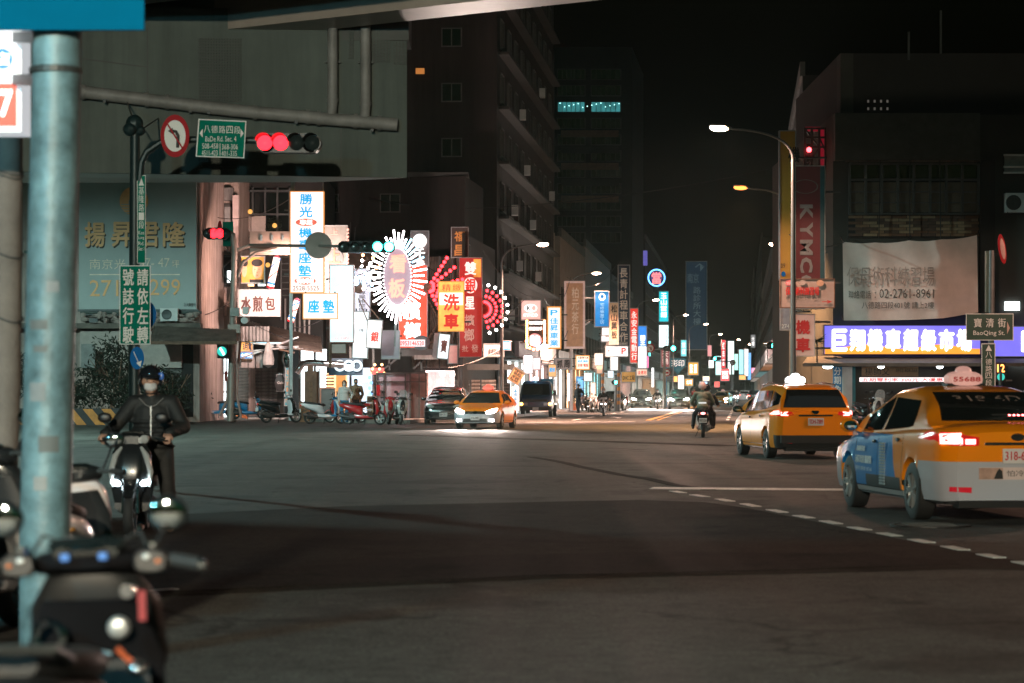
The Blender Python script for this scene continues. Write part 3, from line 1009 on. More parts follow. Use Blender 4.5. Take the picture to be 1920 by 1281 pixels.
# ---------------------------------------------------------------- tin-roofed houses behind the big signs
b4 = fbuild('tin_roof_house', 'low tin-roofed house behind the white light boxes', 606, 560, 770, 123, 7, TOW1)
rf = MB()
q = [P(600, 452, 123) - off(b4), P(745, 480, 123) - off(b4), P(775, 575, 121) - off(b4), P(600, 560, 121) - off(b4)]
rf.add(q + [Vector((p.x, p.y, p.z - .12)) for p in q], [(0, 1, 2, 3), (7, 6, 5, 4), (0, 4, 5, 1), (1, 5, 6, 2), (2, 6, 7, 3), (3, 7, 4, 0)])
for k in range(26):
    t = k / 25
    rf.bar(q[0].lerp(q[1], t), q[3].lerp(q[2], t), .06)
part('tin_roof', rf, TIND, b4)
for k in range(7):
    pbar(b4, 'antenna', (610 + k * 9, 470), (612 + k * 9, 428 - (k * 5) % 14), 122, .03, DSTEEL)
b5 = fbuild('corrugated_house', 'corrugated metal-clad house behind the red betel-nut signs', 770, 480, 866, 120, 8, TOW1)
corrugated(b5, 'cladding', 772, 482, 866, 690, 119.9, TIND, 30)
for x_ in (800, 824, 848):
    pbar(b5, 'scaffold_post', (x_, 480), (x_, 690), 119.5, .07, DSTEEL)
for (p, q) in (((800, 560), (848, 640)), ((848, 560), (800, 640)), ((798, 555), (850, 555)), ((798, 642), (850, 642))):
    pbar(b5, 'scaffold_brace', p, q, 119.5, .06, RUST)
b5b = block('avenue_house', 'narrow house on the avenue corner behind the red and white light fan', [(X(868, 116), 116), (street(-3.3, 131), 131), (street(-3.3, 131) - 3, 131.2), (X(868, 116) - .3, 119.8)], 0, Z(440, 118), TOW1)
windows(b5b, Vector((0, 0, 5.2)), Vector((.07, 1)).normalized(), [2.2, 6.2, 10.2], [0, 3.1], 2.0, 1.6, WFR, DGLASS, 2)

# ---------------------------------------------------------------- ground floor of the corner: openings, back walls, canopies
g1 = thing('fruit_shopfront', 'brightly lit open shopfront with hanging goods behind the blue scooters', 'shop', (X(400, 118), 118, .13))
pbox(g1, 'back_wall', 364, 652, 436, 782, 118.6, .1, GL_COOL)
for k in range(6):
    pbar(g1, 'shelf_post', (370 + k * 11, 655), (370 + k * 11, 780), 118.4, .06, TIN)
for y_ in (672, 700, 735):
    pbar(g1, 'shelf', (364, y_), (436, y_), 118.4, .08, WHITEP)
tubes = pbox(g1, 'strip_light', 368, 656, 428, 659, 118.2, .05, GL_TUBE)
for k in range(9):
    pbox(g1, 'hanging_bag', 372 + k * 7, 690 + (k * 13) % 17, 377 + k * 7, 704 + (k * 11) % 22, 118.1, .1, mat('bag_%d' % (k % 3), ((.1, .35, .5), (.55, .1, .07), (.6, .55, .4))[k % 3], .6))
part('clothes_bundle', MB().ell(P(383, 745, 117.6) - off(g1), (.35, .3, .75), 10, 8).ell(P(388, 725, 117.4) - off(g1), (.22, .2, .4), 8, 6), mat('dark_red_cloth', (.16, .03, .03), .85), g1, True)
g2 = thing('shuttered_stall', 'shuttered stall with tin canopy beside the leaning utility pole', 'shop', (X(490, 119), 119, .13))
shutter(g2, 478, 690, 520, 785, 119, TIN)
shutter(g2, 440, 672, 476, 782, 119.2, TIND)
pbox(g2, 'pier', 520, 660, 532, 788, 118.8, .4, TOW2)
pbox(g2, 'pier', 466, 670, 478, 786, 118.8, .4, PLASTER)
can = MB()
q = [P(455, 600, 119) - off(g2), P(600, 632, 118) - off(g2), P(604, 660, 112) - off(g2), P(452, 640, 113) - off(g2)]
can.add(q + [Vector((p.x, p.y, p.z - .06)) for p in q], [(0, 1, 2, 3), (7, 6, 5, 4), (0, 4, 5, 1), (1, 5, 6, 2), (2, 6, 7, 3), (3, 7, 4, 0)])
for k in range(24):
    t = k / 23
    can.bar(q[0].lerp(q[1], t), q[3].lerp(q[2], t), .05)
part('tin_canopy', can, TIND, g2)
for (p, q) in (((452, 640), (604, 660)), ((452, 672), (560, 632)), ((452, 660), (560, 650))):
    pbar(g2, 'canopy_bar', p, q, 112.4, .08, STEEL)
corrugated(g2, 'tin_fascia', 452, 612, 505, 640, 112.2, TIN)
pbox(g2, 'blue_light_strip', 470, 642, 530, 645, 112.6, .06, glow('tube_blue', (.5, .85, 1.0), 1.2))
for k in range(3):
    pbox(g2, 'hanging_plate', 452 + k * 14, 660, 464 + k * 14, 690, 112.8, .05, TIN)
part('folded_parasol', MB().lathe([(.02, 0), (.28, .15), (.3, .4), (.12, 1.2), (.03, 1.3)], P(503, 690, 112.4) - off(g2), 'Z', 10), mat('grey_canvas', (.3, .29, .28), .8), g2, True)
g3 = thing('eatery_shopfront', 'warm lit eatery front with ventilation duct and dark blue fascia', 'shop', (X(640, 119), 119, .13))
pbox(g3, 'back_wall', 560, 655, 612, 790, 119.6, .1, GL_COOL)
pbox(g3, 'back_wall', 612, 700, 652, 792, 119.5, .1, GL_WARM)
pbox(g3, 'back_wall', 652, 690, 700, 792, 119.5, .1, glow('shop_blueish', (.7, .85, 1.0), 1.3, .4, scale=.8))
pbox(g3, 'curtain', 630, 702, 648, 790, 119.2, .1, glow('orange_curtain', (1.0, .42, .12), .8, .3))
for k in range(7):
    pbox(g3, 'louvre', 610, 702 + k * 6, 626, 705 + k * 6, 119.0, .1, mat('louvre_tan', (.5, .3, .16), .6))
for x_ in (560, 588, 655, 698):
    pbox(g3, 'post', x_, 650, x_ + 4, 793, 118.6, .2, TIN)
DUCT = mat('duct_foil', (.62, .64, .66), .22, .9, var=.15, scale=6)
dp = [P(556, 700, 115) - off(g3), P(562, 690, 115) - off(g3), P(568, 682, 115) - off(g3), P(580, 680, 115) - off(g3), P(610, 682, 115) - off(g3), P(645, 684, 115) - off(g3)]
part('duct', MB().tube(dp, .17, 14), DUCT, g3, True)
pbox(g3, 'fascia', 616, 672, 680, 704, 116, .15, mat('fascia_navy', (.04, .09, .14), .5))
for k, x_ in enumerate((637, 654, 669)):
    c = P(x_, 686, 115.8) - off(g3)
    part('ring_emblem', MB().lathe([(.17, 0), (.24, -.03), (.3, 0)], c, 'Y', 20), glow('ring_white', (.8, .95, 1.0), 1.0, 0), g3)
pbox(g3, 'flood_light', 648, 684, 660, 694, 114.8, .12, GL_TUBE)
pbox(g3, 'red_sign_strip', 694, 690, 720, 702, 116.5, .1, glow('red_strip', (1, .12, .1), 1.1))
for k in range(7):
    part('festoon_bulb', MB().ell(P(694 + k * 4.4, 700 - (k % 3) * 8, 116) - off(g3), .07, 8, 6), glow('bulb_orange', (1, .5, .2), 5, 0), g3)
for k in range(5):
    part('blue_lantern', MB().ell(P(693 + (k % 2) * 3, 708 + k * 10, 117) - off(g3), .09, 8, 6), glow('lantern_blue', (.25, .55, 1.0), 1.4, 0), g3)
kb = thing('metal_kiosk', 'closed mauve metal kiosk of framed panels behind the silver scooters', 'kiosk', (X(752, 109), 109, .13))
KP = mat('kiosk_mauve', (.36, .29, .33), .55, var=.15, scale=1)
KD = mat('kiosk_brown', (.18, .11, .10), .6, var=.2)
pbox(kb, 'body', 706, 699, 770, 792, 109.1, 2, KP)
pbox(kb, 'side_body', 770, 699, 800, 792, 109.3, 1.8, KD)
for x_ in (706, 720, 760, 769, 786, 799):
    pbar(kb, 'frame_post', (x_, 699), (x_, 793), 109, .07, WFR)
for y_ in (700, 716, 791):
    pbar(kb, 'frame_rail', (706, y_), (800, y_), 109, .07, WFR)
pbox(kb, 'fire_extinguisher', 706, 722, 712, 742, 108.7, .2, REDP)
g4 = thing('betel_nut_stall', 'open stall with hanging pink-lit plastic sheets behind the parked black car', 'shop', (X(840, 119), 119, .13))
pbox(g4, 'back_wall', 798, 695, 852, 745, 119.7, .1, GL_PINK)
pbox(g4, 'back_wall', 798, 745, 852, 790, 119.7, .1, mat('plaster_pink'))
sh = MB()
for k in range(12):
    x_ = 802 + k * 4
    a = P(x_, 697, 119.2 + (k % 2) * .15) - off(g4)
    b_ = P(x_ + 4, 697, 119.2 + ((k + 1) % 2) * .15) - off(g4)
    z2 = P(x_, 735 - k * 1.2, 119.2).z - off(g4).z
    sh.add([a, b_, Vector((b_.x, b_.y, z2 + .08)), Vector((a.x, a.y, z2))], [(0, 1, 2, 3)])
part('plastic_sheet', sh, glow('sheet_pink', (1.0, .72, .7), .9, .3), g4, fix=False)
for k in range(2):
    part('hanging_bulb', MB().ell(P(830 + k * 18, 702, 118.7) - off(g4), .14, 10, 8), glow('bulb_warm', (1, .8, .7), 8, 0), g4)
pbox(g4, 'steel_beam', 720, 655, 872, 668, 117.5, .4, DSTEEL)
for (p, q) in (((720, 692), (750, 668)), ((775, 692), (800, 668)), ((730, 668), (730, 695)), ((790, 668), (790, 695))):
    pbar(g4, 'strut', p, q, 117.5, .09, DSTEEL)
pbox(g4, 'pale_gutter', 776, 666, 822, 674, 117.2, .3, TIN)
shutter(g4, 852, 712, 880, 745, 118.5, TIN)
shutter(g4, 884, 712, 900, 745, 118.3, TIN)
pbox(g4, 'steel_beam', 876, 683, 965, 694, 116, .3, DSTEEL)
for x_ in (858, 935):
    pbox(g4, 'post', x_, 690, x_ + 5, 780, 116.3, .2, DSTEEL)
shutter(g4, 903, 712, 930, 748, 118.2, TIN)

# ---------------------------------------------------------------- lit shopfronts along the avenue, left side (recessed behind the arcade)
shop_glows = [GL_COOL, GL_PINK, glow('shop_white', (1, .95, .9), 3.2, .35), GL_WARM, glow('shop_teal', (.4, .9, .95), 2.0, .35)]
def avenue_shop(label, y0, y1, off_, gm, side=1, zt_=3.1):
    x0 = street(off_, y0)
    t = thing('shopfront', label, 'shop', (x0, y0, .13))
    L = y1 - y0
    s = -side
    def q(dx, dy, z):
        return Vector((dx * s + SL * dy, dy, z))
    mb = MB().add([q(0, .3, 0), q(0, L - .3, 0), q(0, L - .3, zt_), q(0, .3, zt_)], [(0, 1, 2, 3)])
    part('lit_interior', mb, gm, t, fix=False)
    n = max(2, int(L / 4))
    for k in range(n + 1):
        p = q(-.04, L * k / n, 0)
        part('arcade_column', MB().box((p.x, p.y, zt_ / 2), (.36, .5, zt_)), TILE, t)
    part('awning', MB().bar(q(-.5, .1, zt_ + .1), q(-.5, L - .1, zt_ + .1), 1.0, .12), random.choice((TIN, TIND, TARP)), t)
    part('fascia', MB().bar(q(-.75, .1, zt_ + .7), q(-.75, L - .1, zt_ + .7), .25, .9), random.choice((WHITEP, REDP, KP, TIN)), t)
    return t
avn = ['cool white shopfront beside the blue truck', 'pink-lit shopfront just past the blue truck', 'white-lit shop behind the parked motorcycles', 'warm shopfront under the parking sign', 'teal-lit shop beside the red lending sign', 'pale shop with bright doorway before the pawn shop', 'white-lit arcade beneath the pawn shop sign', 'warm doorway beneath the photocopy arrow sign', 'far cool-lit shop by the yellow box sign', 'far pale shop beyond the tall red banner']
ys_ = [(133, 146), (147, 160), (162, 176), (178, 196), (198, 220), (222, 246), (250, 280), (284, 312), (316, 360), (366, 430)]
for i, (l, (a, b)) in enumerate(zip(avn, ys_)):
    avenue_shop(l, a, b, -3.0, shop_glows[i % 5])
avr = ['cool shopfront on the right side of the avenue past the corner store', 'white-lit shop on the right side before the far signals', 'pink-lit shop far along the right side', 'teal glimmer of a shop at the far right end']
for i, (l, (a, b)) in enumerate(zip(avr, [(114, 150), (155, 200), (210, 290), (300, 420)])):
    avenue_shop(l, a, b, 13.5, shop_glows[(i + 2) % 5], -1)

# ---------------------------------------------------------------- right corner building
RD = 86
rbld = fbuild('scooter_store_building', 'dark corner building above the lit scooter store', 1562, 215, 2120, RD, 20, TOW2)
pbox(rbld, 'parapet', 1566, 212, 1838, 300, RD - .5, .5, mat('parapet_grey', (.06, .062, .055), .8, var=.2))
corrugated(rbld, 'tin_skirt', 1585, 280, 1838, 304, RD - .35, TIND, 60)
pbox(rbld, 'upper_storey', 1576, 100, 2100, 222, RD + 3, 14, TOW3)
pbox(rbld, 'corner_pier', 1576, 100, 1600, 260, RD + 2.2, 1, TOW2)
wf = pbox(rbld, 'window_wall', 1592, 306, 1836, 402, RD - .12, .1, TOW3)
CUR = mat('window_curtain', (.10, .075, .05), .7, var=.3, scale=1.2)
for k in range(8):
    x0 = 1594 + k * 30.2
    for j, (y0, y1) in enumerate(((310, 334), (342, 398))):
        if j == 1:
            fr = pbox(wf, 'window', x0, y0, x0 + 28, y1, RD - .2 + (k % 2) * .03, .06, CUR)
        else:
            fr = pbox(wf, 'window', x0, y0, x0 + 28, y1, RD - .2, .06, DGLASS)
for k in range(9):
    pbar(wf, 'mullion', (1593 + k * 30.2, 306), (1593 + k * 30.2, 402), RD - .25, .09, WFR)
for y_ in (307, 337, 360, 380, 401):
    pbar(wf, 'transom', (1592, y_), (1836, y_), RD - .27, .07 if y_ in (307, 337, 401) else .04, WFR)
brm = [MB().box((0, 0, 0), (.52, .06, .1)).mesh('brick', mat('brick_%d' % k, c, .8, var=.3, scale=3)) for k, c in enumerate(((.12, .055, .03), (.20, .11, .06), (.26, .17, .10), (.09, .05, .035)))]
bwall = pbox(rbld, 'brick_band', 1590, 403, 1838, 446, RD - .1, .1, TOW3)
for j in range(7):
    for k in range(9):
        o = link('brick', random.choice(brm), bwall)
        c = P(1592 + k * 27.3 + (j % 2) * 13 + 12, 407 + j * 5.6, RD - .12) - off(rbld)
        if c.x < P(1836, 400, RD).x - off(rbld).x - .2:
            o.location = c + Vector((0, random.uniform(-.025, .005), 0))
        else:
            o.location = c - Vector((.3, 0, 0))
for k in range(3):
    pbar(rbld, 'loose_cable', (1650 + k * 56, 300), (1648 + k * 58, 448), RD - .4, .03, BLACK)
ac_unit(rbld, 1886, 362, 1924, 398, RD - .5)
pbox(rbld, 'side_window', 1884, 290, 1960, 325, RD - .1, .08, mat('grey_pane'))
for y_ in (291, 313, 324):
    pbar(rbld, 'window_rail', (1882, y_), (1960, y_), RD - .3, .07, WHITEP)
pbox(rbld, 'lit_window', 1884, 566, 1912, 582, RD - .1, .06, GL_COOL)
pbox(rbld, 'pier', 1838, 300, 1866, 600, RD - .3, .3, TOW3)
lt = MB()
for k in range(8):
    lt.box(P(1628 + (k % 4) * 12, 190 + (k // 4) * 14, RD + 2.9) - off(rbld), (.07, .04, .1))
part('glimmer_pane', lt, glow('glimmer', (.9, .8, .7), .07), rbld)
pbar(rbld, 'roof_mast', (1704, 60), (1704, 112), RD + 2, .08, DSTEEL)
pbar(rbld, 'roof_mast', (1764, 20), (1764, 100), RD + 2, .08, DSTEEL)
# store below
st = thing('scooter_store', 'lit scooter store front with dark awning, white column and rows of parts', 'shop', (X(1700, RD), RD, .13))
pbox(st, 'back_wall', 1580, 690, 2050, 815, RD + 2.5, .1, mat('store_back', (.4, .37, .36), .7, var=.4, scale=1.5))
awn = MB()
q = [P(1515, 668, RD - .2) - off(st), P(2050, 668, RD - .2) - off(st), P(2050, 681, RD - 2.2) - off(st), P(1505, 681, RD - 2.2) - off(st)]
awn.add(q + [Vector((p.x, p.y, p.z - .12)) for p in q], [(0, 1, 2, 3), (7, 6, 5, 4), (0, 4, 5, 1), (1, 5, 6, 2), (2, 6, 7, 3), (3, 7, 4, 0)])
part('awning', awn, mat('awning_dark', (.10, .085, .075), .75, var=.3), st)
for x_ in (1552, 1652, 1762):
    part('lamp', MB().ell(P(x_, 687, RD - 1.8) - off(st), (.2 if x_ < 1600 else .13, .13, .09), 12, 8), glow('lamp_white', (.85, .97, 1), 14, 0), st, True)
pbox(st, 'white_column', 1580, 688, 1598, 815, RD - .4, .4, mat('column_white', (.6, .58, .58), .5, var=.1))
pbox(st, 'teal_column', 1598, 688, 1604, 815, RD - .3, .4, mat('column_teal', (.02, .18, .22), .5))
bn = pbox(st, 'blue_banner', 1562, 688, 1579, 790, RD - .7, .06, mat('banner_blue', (.02, .16, .34), .5))
plet(st, '分期免頭款', 1564, 688, 1577, 772, RD - .72, LETW, .02, True)
br = pbox(st, 'brown_banner', 1616, 688, 1722, 706, RD - .5, .06, mat('banner_brown', (.26, .15, .08), .6))
plet(st, '楊師父', 1622, 690, 1668, 704, RD - .52, LETB, .0)
plet(st, '0932-808-368', 1680, 692, 1720, 698, RD - .52, LETB, .0)
pbox(st, 'white_sign_strip', 1612, 708, 1770, 716, RD - .3, .06, glow('strip_white', (1, .9, .9), 1.2))
plet(st, '五期零利率 300元 大優惠', 1616, 709, 1768, 715.4, RD - .32, mat('red_strip_letter', (.5, .03, .03), .5, emit=(1, .1, .1), es=.5), .03)
for j in range(6):
    pbar(st, 'shelf', (1612, 722 + j * 9), (1760, 722 + j * 9), RD + 2.2, .06, (REDP, WHITEP, DSTEEL)[j % 3])
for k in range(46):
    x_ = 1610 + random.random() * 170
    y_ = 720 + random.random() * 60
    c = random.choice((WHITEP, BLACK, REDP, TIN, STEEL, WHITEP))
    pbox(st, 'stock_box', x_, y_, x_ + random.uniform(3, 12), y_ + random.uniform(4, 11), RD + random.uniform(1.2, 2.1), .2, c)
pbox(st, 'strip_light', 1606, 690, 1690, 692, RD + 1.5, .1, GL_TUBE2)
pbox(st, 'strip_light', 1700, 690, 1780, 692, RD + 1.0, .1, GL_TUBE2)
pbox(st, 'strip_light', 1895, 676, 1960, 679, RD - .1, .1, GL_TUBE)
pbox(st, 'white_door', 1762, 690, 1790, 760, RD + .6, .1, mat('store_door', (.6, .6, .6), .5, emit=(.8, .95, 1), es=.35))
pbox(st, 'display_wall', 1868, 676, 1990, 760, RD + .4, .1, mat('store_white', (.6, .6, .6), .5, emit=(.85, .95, 1), es=.6))
pl = pthing('potted_plant', 'small spiky potted plant on the shelf right of the green street sign', 'plant', 1878, 712, RD - 1)
part('pot', MB().lathe([(.0, 0), (.13, 0), (.18, .24), (.15, .24), (.0, .2)], (0, 0, 0), 'Z', 14), mat('terracotta', (.25, .1, .05), .8), pl, True)
fr = MB()
for k in range(46):
    th = random.uniform(0, 6.28)
    l = random.uniform(.25, .5)
    p0 = Vector((0, 0, .2))
    p1 = p0 + Vector((math.cos(th) * l * .6, math.sin(th) * l * .6, l * .8))
    s_ = Vector((-math.sin(th), math.cos(th), 0)) * .025
    fr.add([p0 - s_, p0 + s_, p1], [(0, 1, 2)])
part('leaves', fr, mat('leaf_bright', (.07, .12, .03), .6), pl, fix=False)
pbox(st, 'plant_shelf', 1860, 712, 1898, 715, RD - 1.3, .7, TIN)
# faded banner on the facade
bn = pthing('faded_banner', 'faded pinkish banner with phone number hung on the dark facade', 'banner', 1707, 600, RD - .7)
pts = [(1580, 453), (1640, 454), (1700, 450), (1765, 449), (1832, 441), (1833, 490), (1836, 530), (1834, 586), (1770, 597), (1700, 601), (1640, 601), (1582, 601), (1581, 550), (1579, 500)]
m = MB()
top = [(1580, 453), (1640, 455), (1704, 451), (1765, 449), (1832, 441)]
bot = [(1582, 601), (1640, 601), (1704, 600), (1768, 597), (1834, 586)]
nx, nz = 24, 14
vs = []
for j in range(nz + 1):
    for i in range(nx + 1):
        t = i / nx * 4
        k = min(3, int(t))
        fr_ = t - k
        tx, ty = top[k][0] + (top[k + 1][0] - top[k][0]) * fr_, top[k][1] + (top[k + 1][1] - top[k][1]) * fr_ + math.sin(fr_ * math.pi) * 2.5
        bx_, by_ = bot[k][0] + (bot[k + 1][0] - bot[k][0]) * fr_, bot[k][1] + (bot[k + 1][1] - bot[k][1]) * fr_
        s = j / nz
        p = P(bx_ + (tx - bx_) * s, by_ + (ty - by_) * s, RD - .72 + .05 * math.sin(i * .9 + j * .5) + .04 * math.sin(j * 1.3))
        vs.append(p - off(bn))
fs = [(j * (nx + 1) + i, j * (nx + 1) + i + 1, (j + 1) * (nx + 1) + i + 1, (j + 1) * (nx + 1) + i) for j in range(nz) for i in range(nx)]
m.add(vs, fs)
part('cloth', m, mat('banner_cloth', (.72, .58, .54), .8, var=.12, scale=1.2), bn, True, fix=False)
FADE = mat('faded_print', (.40, .30, .27), .8)
FADE2 = mat('worn_print', (.10, .075, .065), .8, var=.3)
plet(bn, '保母術科練習場', 1588, 500, 1752, 536, RD - .86, FADE, -.012)
plet(bn, '聯絡電話', 1591, 545, 1633, 560, RD - .86, FADE2, .0)
plet(bn, ': 02-2761-8961', 1640, 542, 1751, 559, RD - .86, FADE2, .0)
plet(bn, '八德路四段401號 請上2樓', 1616, 566, 1751, 579, RD - .86, FADE2, .0)
for x_, y_ in ((1580, 452), (1704, 450), (1832, 441), (1582, 601), (1834, 587)):
    pbar(bn, 'rope', (x_, y_), (x_ + (4 if x_ > 1700 else -4), y_ - 8), RD - .7, .03, BLACK, RD - .3)
# ------------------------------------------------------------------ shop signs
def sign(label, box, d, face, th=.28, frame=None, fw=1.6, text=(), side='L', reach=10, back=None, yaw=0.0, tilt=0.0, name='shop_sign', cat='sign', grp=None):
    x0, y0, x1, y1 = box
    s = pthing(name, label, cat, (x0 + x1) / 2, y1, d, grp)
    pbox(s, 'panel', x0, y0, x1, y1, d, th, face)
    fm = frame or STEEL
    for nm, bb_ in (('frame', (x0 - fw, y0 - fw, x1 + fw, y0)), ('frame', (x0 - fw, y1, x1 + fw, y1 + fw)), ('frame', (x0 - fw, y0, x0, y1)), ('frame', (x1, y0, x1 + fw, y1))):
        pbox(s, nm, *bb_, d - .03, th + .05, fm)
    for (t, a, b, c, e, m, bold, vert) in text:
        plet(s, t, a, b, c, e, d - .035, m, bold, vert)
    for fr_ in (.18, .82):
        y_ = y0 + (y1 - y0) * fr_
        if side == 'L':
            pbar(s, 'bracket', (x0 - reach, y_), (x0 - fw, y_), d + th * .6, .07, DSTEEL)
        elif side == 'R':
            pbar(s, 'bracket', (x1 + fw, y_), (x1 + reach, y_), d + th * .6, .07, DSTEEL)
    if side == 'T':
        for x_ in (x0 + 4, x1 - 4):
            pbar(s, 'hanger', (x_, y0 - reach), (x_, y0 - fw), d + th * .5, .06, DSTEEL)
    if side == 'B' or back:
        for x_ in (x0 + 3, x1 - 3):
            pbar(s, 'bracket', (x_, (y0 + y1) / 2), (x_, (y0 + y1) / 2), d + th, .08, DSTEEL, (back or d + 3))
    if yaw or tilt:
        s.rotation_euler = (0, tilt, yaw)
    return s
def ovalp(s, x, y, rx, ry, d, m, name='oval', th=.02):
    c = P(x, y, d) - off(s)
    return part(name, MB().disc((c.x, c.z), rx * d / F, ry * d / F, c.y, c.y + th), m, s)
SKYB = mat('neon_blue_letter', (.0, .25, .6), .5, emit=(.0, .42, .85), es=.85)
ORL = mat('orange_rim', (.6, .25, .05), .5, emit=(1, .36, .06), es=.55)
PINKW = glow('lightbox_pink_white', (1.0, .80, .74), 1.25, .2, scale=.7)
CYANW = glow('lightbox_cyan_white', (.70, .97, 1.0), 1.02, .10, scale=.6)
WHITEL = mat('letter_glow_white', (.7, .7, .7), .5, emit=(1, .95, .92), es=1.6)
WHITEL2 = mat('letter_soft_white', (.7, .65, .6), .5, emit=(1, .85, .8), es=.75)
REDL = mat('letter_glow_red', (.5, .03, .03), .5, emit=(1, .06, .03), es=.75)
REDO = mat('oval_red', (.5, .1, .06), .5, emit=(.9, .16, .10), es=.7)
REDF = glow('lightbox_red', (1.0, .10, .045), .85, .25, scale=.8)
OLDT = mat('old_tan_panel', (.30, .19, .11), .65, var=.2)

s = sign('tall pink-white light box with blue characters and red ovals', (545, 360, 606, 548), 104, PINKW, frame=ORL, side='L', reach=12, text=[
    ('勝', 562, 363, 586, 384, SKYB, .035, False), ('光', 561, 387, 586, 408, SKYB, .035, False), ('機', 560, 427, 585, 446, SKYB, .035, False), ('車', 560, 449, 585, 470, SKYB, .035, False),
    ('座', 559, 473, 584, 494, SKYB, .035, False), ('墊', 559, 497, 584, 518, SKYB, .035, False), ('2528-5525', 549, 536, 598, 545, mat('tan_letter', (.3, .15, .1), .6), .01, False)])
ovalp(s, 574, 417, 20, 7, 103.95, REDO)
plet(s, '專業', 562, 412, 586, 422, 103.9, WHITEL, .035)
ovalp(s, 572, 527, 20, 7, 103.95, REDO)
plet(s, '預約專線', 556, 522, 588, 532, 103.9, WHITEL, .035)
pbar(s, 'post', (549, 300), (549, 360), 104.2, .16, STEEL)
pbar(s, 'post', (606, 310), (606, 360), 104.2, .05, STEEL)
pbar(s, 'post', (546, 548), (546, 740), 104.2, .14, STEEL)
def flood(parent, pos, target, power, col, size=110):  # spot hidden behind a sign, added to brighten the walls beyond
    p = P(*pos) - off(parent)
    q = P(*target) - off(parent)
    d_ = (q - p).normalized()
    o = part('hidden_fill', MB().tube([p - d_ * .2, p + d_ * .02], [.08, .16], 12), DSTEEL, parent, True)
    l = bpy.data.lights.new('hidden_fill_lamp', 'SPOT')
    l.energy = power
    l.color = col
    l.spot_size = R(size)
    l.spot_blend = .8
    l.shadow_soft_size = .15
    lo_ = link('hidden_fill_lamp', l, parent)
    lo_.location = p + d_ * .08
    lo_.rotation_euler = d_.to_track_quat('-Z', 'Y').to_euler()
flood(s, (560, 500, 105.2), (430, 520, 116), 2800, (1.0, .62, .50), 130)
flood(s, (590, 540, 105.2), (640, 620, 121), 4200, (1.0, .72, .66), 130)
sign('small wide pink-white light box with two blue characters', (569, 551, 632, 597), 102.3, PINKW, frame=ORL, side='T', reach=4, text=[('座', 577, 562, 599, 587, SKYB, .04, False), ('墊', 605, 562, 627, 587, SKYB, .04, False)])
s = sign('overexposed cyan-white light box with washed-out characters', (619, 498, 662, 641), 102.8, CYANW, frame=mat('pink_rim', (.5, .3, .28), .5), side='L', reach=8, text=[
    ('安全帽專賣店', 632, 512, 650, 624, mat('washed_letter', (.8, .7, .65), .5, emit=(1, .97, .95), es=1.5), .03, True), ('02 2528555', 628, 632, 658, 636, REDL, .0, False)])
pbar(s, 'post', (619, 641), (619, 690), 103.2, .12, RUST)
s = sign('old olive panel with a red 上 character and scalloped bulbs along its edge', (607, 424, 650, 562), 110, mat('olive_panel', (.17, .17, .15), .6), side='L', reach=8, text=[
    ('上', 617, 466, 638, 494, mat('dull_red', (.45, .1, .05), .5, emit=(.8, .15, .06), es=.3), .03, False), ('上', 620, 429, 634, 440, mat('pink_dull', (.5, .25, .2), .5, emit=(1, .4, .3), es=.3), .01, False)])
GREYD = mat('grey_disc', (.12, .125, .12), .6)
for y_ in (484, 514, 546):
    ovalp(s, 627, y_, 17, 16, 109.93, GREYD, 'disc')
for k in range(12):
    part('edge_bulb', MB().ell(P(652, 430 + k * 7, 109.9) - off(s), .07, 8, 6), mat('edge_bulb', (.5, .3, .25), .4, emit=(1, .45, .35), es=.35), s)
plet(s, '上', 617, 466, 638, 494, 109.88, MATS['dull_red'], .03)
plet(s, '海生煎', 605 + 8, 502, 624, 558, 109.88, mat('grey_letter', (.35, .3, .28), .6), .01, True)
sign('lilac-white panel with small grey print under the blue light fan', (666, 505, 693, 602), 106, mat('lilac_panel', (.55, .52, .56), .5, emit=(.9, .85, 1), es=.55), side='L', reach=6, text=[('專業維修保養', 672, 545, 686, 592, LETB, .0, True)])
sign('tilted bright white panel with thin print over the eatery duct', (661, 585, 688, 671), 103.2, glow('panel_white_cool', (.92, .97, 1.0), 1.05, .2), side='T', reach=6, tilt=.035, text=[('2樓', 671, 616, 680, 622, LETB, .0, False)])
sign('tilted white panel with one red character', (687, 601, 713, 652), 102.6, glow('panel_white_warm', (1.0, .93, .9), 1.1, .15), side='T', reach=6, tilt=.06, text=[('銀', 694, 622, 709, 641, REDL, .04, False)])
sign('brushed grey metal sign panel left of the red betel-nut box', (716, 621, 748, 672), 103.6, mat('brushed_panel', (.42, .4, .45), .4, .3, var=.3, scale=.6), side='R', reach=6)
sign('small pale box below the cyan light box', (622, 643, 648, 662), 103, mat('panel_pale_pink'), frame=RUST, side='T', reach=3)
sign('unlit greyish dumpling stall signboard with black characters', (447, 544, 524, 592), 111, mat('dull_white_panel', (.46, .41, .40), .55, var=.2, scale=.7), side='B', back=119, text=[('水', 452, 556, 471, 582, mat('maroon_letter', (.07, .02, .015), .6), .04, False), ('煎', 474, 555, 493, 585, MATS['maroon_letter'], .03, False), ('包', 497, 556, 516, 582, MATS['maroon_letter'], .04, False)])
